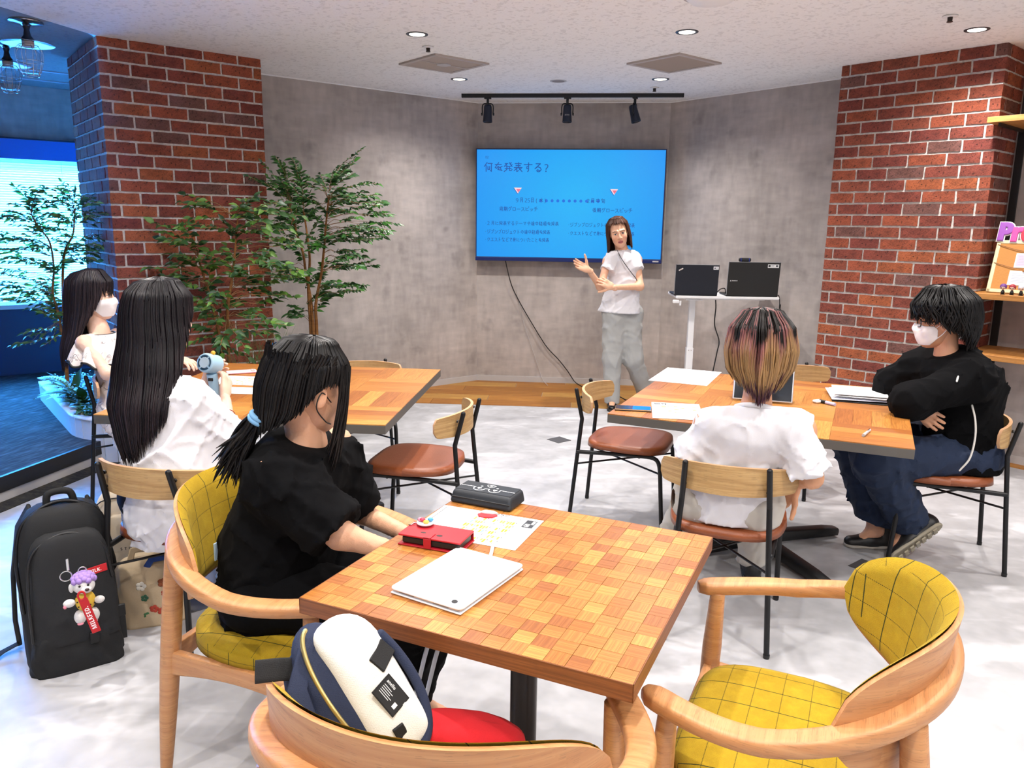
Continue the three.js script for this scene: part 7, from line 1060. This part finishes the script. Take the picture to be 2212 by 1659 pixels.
// ---- girl with long hair in the white shirt, and the hand fan she holds
{
  const P = { base: [-1.22, -2.70], skin: SKP, fwd: nrm([0.276, 0, -0.96]), girth: 0.92, pelvis: [-1.215, 0.51, -2.66], chest: [-1.235, 0.77, -2.69], neck: [-1.255, 0.935, -2.74], sh: [[-1.12, 0.875, -2.68], [-1.40, 0.88, -2.78]], el: [[-1.03, 0.70, -2.745], [-1.37, 0.69, -2.98]], wr: [[-1.115, 0.825, -2.94], [-1.215, 0.845, -3.02]], hip: [[-1.115, 0.51, -2.64], [-1.31, 0.51, -2.70]], knee: [[-1.0, 0.50, -3.05], [-1.22, 0.50, -3.12]], ank: [[-0.98, 0.08, -3.05], [-1.22, 0.08, -3.12]], toe: [[-0.94, 0.04, -3.2], [-1.18, 0.04, -3.27]],
    headFrame: frame([-1.265, 1.155, -2.785], [0.60, -0.05, -0.80], [0, 1, -0.03], 1.03), hands: [[[-1.12, 0.835, -2.955], [-0.12, 0.70, -0.70], [-0.85, 0.1, -0.35], 1, 0.55, 0.92, 0.03, 0.5], [[-1.22, 0.85, -3.03], [0.35, 0.75, -0.3], [0.7, 0.1, 0.5], 1, 0.5, 0.92, 0.03, 0.5]] };
  const o = person('girl with very long black hair in loose white shirt holding a hand fan', P), H = P.headFrame, F = P.fwd, ud = [0.96, 0, 0.276];
  cloth3(o, 'white_shirt', [cap([-1.235, 0.83, -2.70], [-1.222, 0.62, -2.67], 0.152, 0.160, F, 1.3), cap([-1.222, 0.62, -2.67], [-1.215, 0.47, -2.655], 0.160, 0.182, F, 1.2), cap(add(P.sh[0], ud, -0.03), add(P.sh[1], ud, 0.03), 0.058, 0.058), cap([-1.245, 0.85, -2.72], [-1.255, 0.925, -2.74], 0.09, 0.07), sleeve([-1.14, 0.88, -2.69], P.el[0], 0.99, 0.062, 0.088), sleeve([-1.38, 0.88, -2.775], P.el[1], 0.98, 0.064, 0.088)], 0.055, folds(51, 0.016, 0.9), [[-1.48, 0.42, -3.05], [-0.93, 0.98, -2.46]], 0.06, 0.0085, whiteTee, [[[0, 0.462, 0], [0.0, -1, 0.05]], [[-1.255, 0.955, -2.74], [0, 0.95, -0.2]]]);
  cloth3(o, 'jeans', [cap(P.hip[0], P.hip[1], 0.112, 0.112), ...[0, 1].flatMap((i) => [cap(P.hip[i], P.knee[i], 0.105, 0.075), cap(P.knee[i], P.ank[i], 0.075, 0.06)])], 0.03, folds(53, 0.003), [...P.hip, ...P.knee, ...P.ank], 0.12, 0.012, darkDenim, [[[0, 0.07, 0], [0, -1, 0]]]);
  for (const i of [0, 1]) shoe(o, add(P.ank[i], [-0.01, -0.078, 0.05]), add(P.toe[i], [0.01, -0.038, -0.04]), 0.95, M.white, M.white);
  const r0 = mixp(P.el[0], P.wr[0], 0.62), rd = nrm(sub(P.wr[0], P.el[0])), tg = new THREE.TorusGeometry(0.0275, 0.0014, 6, 40); tg.applyQuaternion(new THREE.Quaternion().setFromUnitVectors(V(0, 0, 1), V(...rd))); part(o, 'bracelet', tri(tg.translate(...r0)), mat({ color: 0x8c1f30, roughness: 0.6 }), 'thin red string bracelet');
  const bk = lin(0x0d0b10), hi = lin(0x2c2226); const rings = [[0.13, 0.0, 0.0, 0.0, -0.005], [0.12, 0.05, 0.06, 0, -0.01], [0.07, 0.086, 0.102, 0, -0.014], [0.0, 0.098, 0.108, 0, -0.02], [-0.08, 0.112, 0.108, -0.005, -0.026], [-0.18, 0.135, 0.108, -0.01, -0.046], [-0.30, 0.142, 0.098, -0.03, -0.085], [-0.40, 0.115, 0.07, -0.055, -0.11], [-0.48, 0.085, 0.05, -0.075, -0.12]];
  const fall = (a, b, c, k) => [(t) => { const p = mixp(mixp(a, b, t), mixp(b, c, t), t); return [p[0] + 0.006 * Math.sin(t * 7 + k), p[1], p[2]]; }, 0.0042, (t) => mix(bk, hi, t * 0.6)];
  const ex = []; const R = rngOf(8); for (let i = 0; i < 34; i++) { const j = () => (R() - 0.5) * 0.03; ex.push(fall(H.to([-0.088 + j() * 0.4, 0.0, -0.03 + j()]), H.to([-0.13 + j(), -0.19, -0.03 + j()]), H.to([-0.158 + j() * 1.6, -0.335 + j() * 2.4, -0.03 + j()]), i)); }
  hair(o, H, rings, (p) => { const a = Math.abs(p); if (a > 2.5) return 0.04; if (a > 2.0) return lerp(-0.04, 0.035, (a - 2.0) / 0.5); if (a > 1.5) return lerp(-0.28, -0.06, (a - 1.5) / 0.5); return p < 0 ? lerp(-0.46, -0.31, (-p / 1.5) ** 1.5) : lerp(-0.46, -0.40, p / 1.5); }, { seed: 55, n: 900, r: 0.0046, thick: 0.012, rag: 0.035, wave: 0.004, seg: 18, extra: ex, color: (t, p, k) => mix(bk, hi, k * k * 0.4 + (t > 0.65 ? 0.5 * k : 0)) });
  shift(o, P);
  const f = thing('hand_fan', 'pale blue handheld electric fan held up by the girl in the white shirt', 'fan', [-1.185, 0.835, -3.0]), blue = mat({ color: 0xa9cfe6, roughness: 0.4 }), ax = nrm([-0.30, 0.28, 0.91]);
  const qd = new THREE.Quaternion().setFromUnitVectors(V(0, 1, 0), V(...ax)), hd = (g) => g.applyQuaternion(qd).translate(0, 0.115, 0); // barrel axis points at the viewer
  part(f, 'handle', join(bar([0.012, -0.07, -0.02], [0.002, 0.075, 0], 0.017, 0.021, 20), ball(0.017, 0.012, -0.07, -0.02)), blue); part(f, 'barrel', tri(hd(new THREE.LatheGeometry([[0, -0.04], [0.03, -0.04], [0.038, -0.03], [0.0385, 0.028], [0.036, 0.036], [0.031, 0.037]].map(([r, y]) => new THREE.Vector2(r, y)), 32))), blue);
  part(f, 'grille_ring', tri(hd(new THREE.TorusGeometry(0.0275, 0.0036, 8, 40).rotateX(Math.PI / 2).translate(0, 0.0345, 0))), mat({ color: 0x1d4a68, roughness: 0.5 }), 'dark slotted ring'); part(f, 'centre_cap', tri(hd(new THREE.CylinderGeometry(0.021, 0.022, 0.008, 28).translate(0, 0.036, 0))), mat({ color: 0xc4dff0, roughness: 0.4 })); for (let k = 0; k < 4; k++) part(f, 'bridge', tri(hd(new THREE.BoxGeometry(0.012, 0.006, 0.006).translate(0.027, 0.036, 0).rotateY(k * Math.PI / 2 + 0.6))), blue);
  part(f, 'switch_window', tri(rbox(0.02, 0.012, 0.004, 0.003, 0.003, 0.055, 0.0195, -0.1)), M.black); part(f, 'yellow_knob', ball(0.009, 0.012, 0.158, 0.0), mat({ color: 0xf0b838, roughness: 0.5 }));
}
// ---- girl with the ponytail in black
{
  const P = { base: [-0.60, -2.0], skin: lin(0xdca886), fwd: nrm([0.95, 0, 0.30]), girth: 0.94, pelvis: [-0.645, 0.51, -2.03], chest: [-0.60, 0.75, -2.01], neck: [-0.545, 0.93, -1.995], sh: [[-0.595, 0.895, -1.855], [-0.50, 0.885, -2.145]], el: [[-0.425, 0.735, -1.825], [-0.46, 0.66, -2.19]], wr: [[-0.235, 0.655, -1.86], [-0.27, 0.62, -2.08]], hip: [[-0.665, 0.51, -1.94], [-0.62, 0.51, -2.12]], knee: [[-0.25, 0.52, -1.86], [-0.20, 0.52, -2.02]], ank: [[-0.33, 0.08, -1.99], [-0.31, 0.08, -2.13]], toe: [[-0.20, 0.04, -1.95], [-0.18, 0.04, -2.09]],
    headFrame: frame([-0.532, 1.075, -1.985], [0.73, -0.14, -0.67], [0.10, 0.99, 0.02], 1.0), hands: [[[-0.235, 0.655, -1.86], [0.85, -0.2, -0.3], [0.1, -0.9, 0.1], -1, 0.35, 0.92], [[-0.27, 0.62, -2.08], [0.8, -0.2, 0.4], [0.1, -0.9, 0.1], 1, 0.35, 0.92]] };
  const o = person('girl in black T-shirt with low ponytail and blue band, face turned away', P), H = P.headFrame, F = P.fwd;
  cloth3(o, 'black_t_shirt', [cap([-0.59, 0.81, -2.01], [-0.635, 0.62, -2.025], 0.155, 0.165, F, 1.2), cap([-0.635, 0.62, -2.025], [-0.64, 0.44, -2.025], 0.165, 0.185, F, 1.1), cap([-0.595, 0.86, -1.90], [-0.525, 0.85, -2.10], 0.076, 0.076), cap([-0.565, 0.85, -2.0], [-0.55, 0.905, -1.995], 0.095, 0.072), sleeve([-0.59, 0.86, -1.88], P.el[0], 0.97, 0.08, 0.092), sleeve([-0.53, 0.85, -2.12], P.el[1], 0.95, 0.086, 0.094)], 0.055, folds(61, 0.014, 0.9), [[-0.86, 0.4, -2.3], [-0.3, 0.97, -1.75]], 0.06, 0.009, blackTee, [[[0, 0.432, 0], [0, -1, 0]], [[-0.55, 0.936, -1.995], [0.35, 0.93, 0.0]]]);
  part(o, 'back_tag', rbox(0.004, 0.05, 0.022, 0.0015, -0.797, 0.62, -1.975, 0, -0.3), mat({ color: 0xb8d0e0, roughness: 0.7 }), 'pale tag on the shirt back');
  cloth3(o, 'track_pants', [cap(P.hip[0], P.hip[1], 0.112, 0.112), ...[0, 1].flatMap((i) => [cap(P.hip[i], P.knee[i], 0.105, 0.086), cap(P.knee[i], P.ank[i], 0.086, 0.075)])], 0.03, folds(63, 0.010), [...P.hip, ...P.knee, ...P.ank], 0.12, 0.011, blackTee, [[[0, 0.05, 0], [0, -1, 0]]]);
  const wt = mat({ color: 0xd8dce4, roughness: 0.7 }); for (const k of [-0.014, 0.014]) part(o, 'side_stripe', sweep([[-0.19, 0.50, -1.80], [-0.215, 0.40, -1.815], [-0.25, 0.24, -1.86], [-0.27, 0.06, -1.915]].map((p) => V(p[0] + k + 0.012, p[1], p[2] + k * 0.4 + 0.0)), () => roundSect(0.012, 0.006, 8, 4), V(0.4, 0, 1)), wt, 'white side stripe');
  for (const i of [0, 1]) shoe(o, add(P.ank[i], [-0.05, -0.078, -0.02]), add(P.toe[i], [0.04, -0.038, 0.01]), 0.95, M.white, M.white);
  const bk = lin(0x0b0a0c), hi = lin(0x2a2624), tie = H.to([0.012, -0.075, -0.118]); const rings = [[0.13, 0.0, 0.0, 0.0, -0.005], [0.12, 0.05, 0.06, 0, -0.01], [0.07, 0.086, 0.102, 0, -0.014], [0.0, 0.094, 0.108, 0, -0.022], [-0.05, 0.086, 0.1, 0, -0.028], [-0.10, 0.05, 0.062, 0, -0.055], [-0.13, 0.02, 0.03, 0, -0.085]];
  const ex = [], R = rngOf(9), gj = (s) => (R() - 0.5) * s, end = [-0.735, 0.865, -1.93];
  for (let i = 0; i < 190; i++) { const a = R() * 6.28, q = Math.sqrt(R()), s0 = add(tie, [0.015 * q * Math.cos(a), 0.015 * q * Math.sin(a), 0.01 * q * Math.sin(a)]), m1 = add(mixp(tie, end, 0.38), [gj(0.06), 0.02 + gj(0.07), gj(0.07)]), e = add(mixp(tie, end, 0.8 + 0.25 * R()), [gj(0.07), gj(0.09), gj(0.07)]); const k = R(); ex.push([(t) => mixp(mixp(s0, m1, t), mixp(m1, e, t), t), 0.0046, (t) => mix(bk, hi, k * k * 0.8)]); }
  for (let i = 0; i < 240; i++) { const ph = (R() * 2 - 1) * 2.0, yy = 0.05 + 0.06 * R(), a0 = [0.09 * Math.sin(ph), yy, -0.016 - 0.104 * Math.cos(ph)], s0 = H.to(a0), m1 = H.to([0.1 * Math.sin(ph) * 0.9, -0.03 + gj(0.04), -0.03 - 0.095 * Math.cos(ph * 0.7)]), k = R(); ex.push([(t) => mixp(mixp(s0, m1, t), mixp(m1, tie, t), t), 0.0042, () => mix(bk, hi, k * k * 0.6)]); }
  for (let i = 0; i < 46; i++) { const s0 = H.to([-0.07 + gj(0.02), 0.075 + gj(0.02), 0.055 + gj(0.03)]), m1 = H.to([-0.10 + gj(0.012), -0.03, 0.055 + gj(0.03)]), e = H.to([-0.075 + gj(0.03), -0.12 - 0.09 * R(), 0.055 + gj(0.04)]), k = R(); ex.push([(t) => mixp(mixp(s0, m1, t), mixp(m1, e, t), t), 0.004, () => mix(bk, hi, k * 0.4)]); }
  hair(o, H, rings, (p) => { const a = Math.abs(p); return a < 1.1 ? lerp(-0.125, -0.075, a / 1.1) : a < 1.55 ? lerp(-0.07, 0.02, (a - 1.1) / 0.45) : a < 2.2 ? 0.03 : 0.03; }, { seed: 66, n: 420, r: 0.0044, thick: 0.008, rag: 0.01, extra: ex, color: (t, p, k) => mix(bk, hi, k * k * 0.5) });
  const td = nrm(sub(end, tie)); for (const k of [0, 0.011]) { const g = new THREE.TorusGeometry(0.02, 0.0075, 8, 26); g.applyQuaternion(new THREE.Quaternion().setFromUnitVectors(V(0, 0, 1), V(...td))); part(o, 'hair_band', tri(g.translate(...add(tie, td, k + 0.004))), mat({ color: 0x7db4e0, roughness: 0.6 }), 'light blue hair band'); }
  part(o, 'mask_loop', tube([[-0.07, -0.02, 0.03], [-0.085, 0.008, -0.008], [-0.088, -0.03, -0.02], [-0.07, -0.07, 0.02], [-0.05, -0.085, 0.05]].map((p) => H.to(p)), 0.0018, 30, 5), M.black);
  shift(o, P);
}
scene.traverse((o) => { if (o.isMesh) { o.castShadow = true; o.receiveShadow = true; } });
renderer.render(scene, camera);
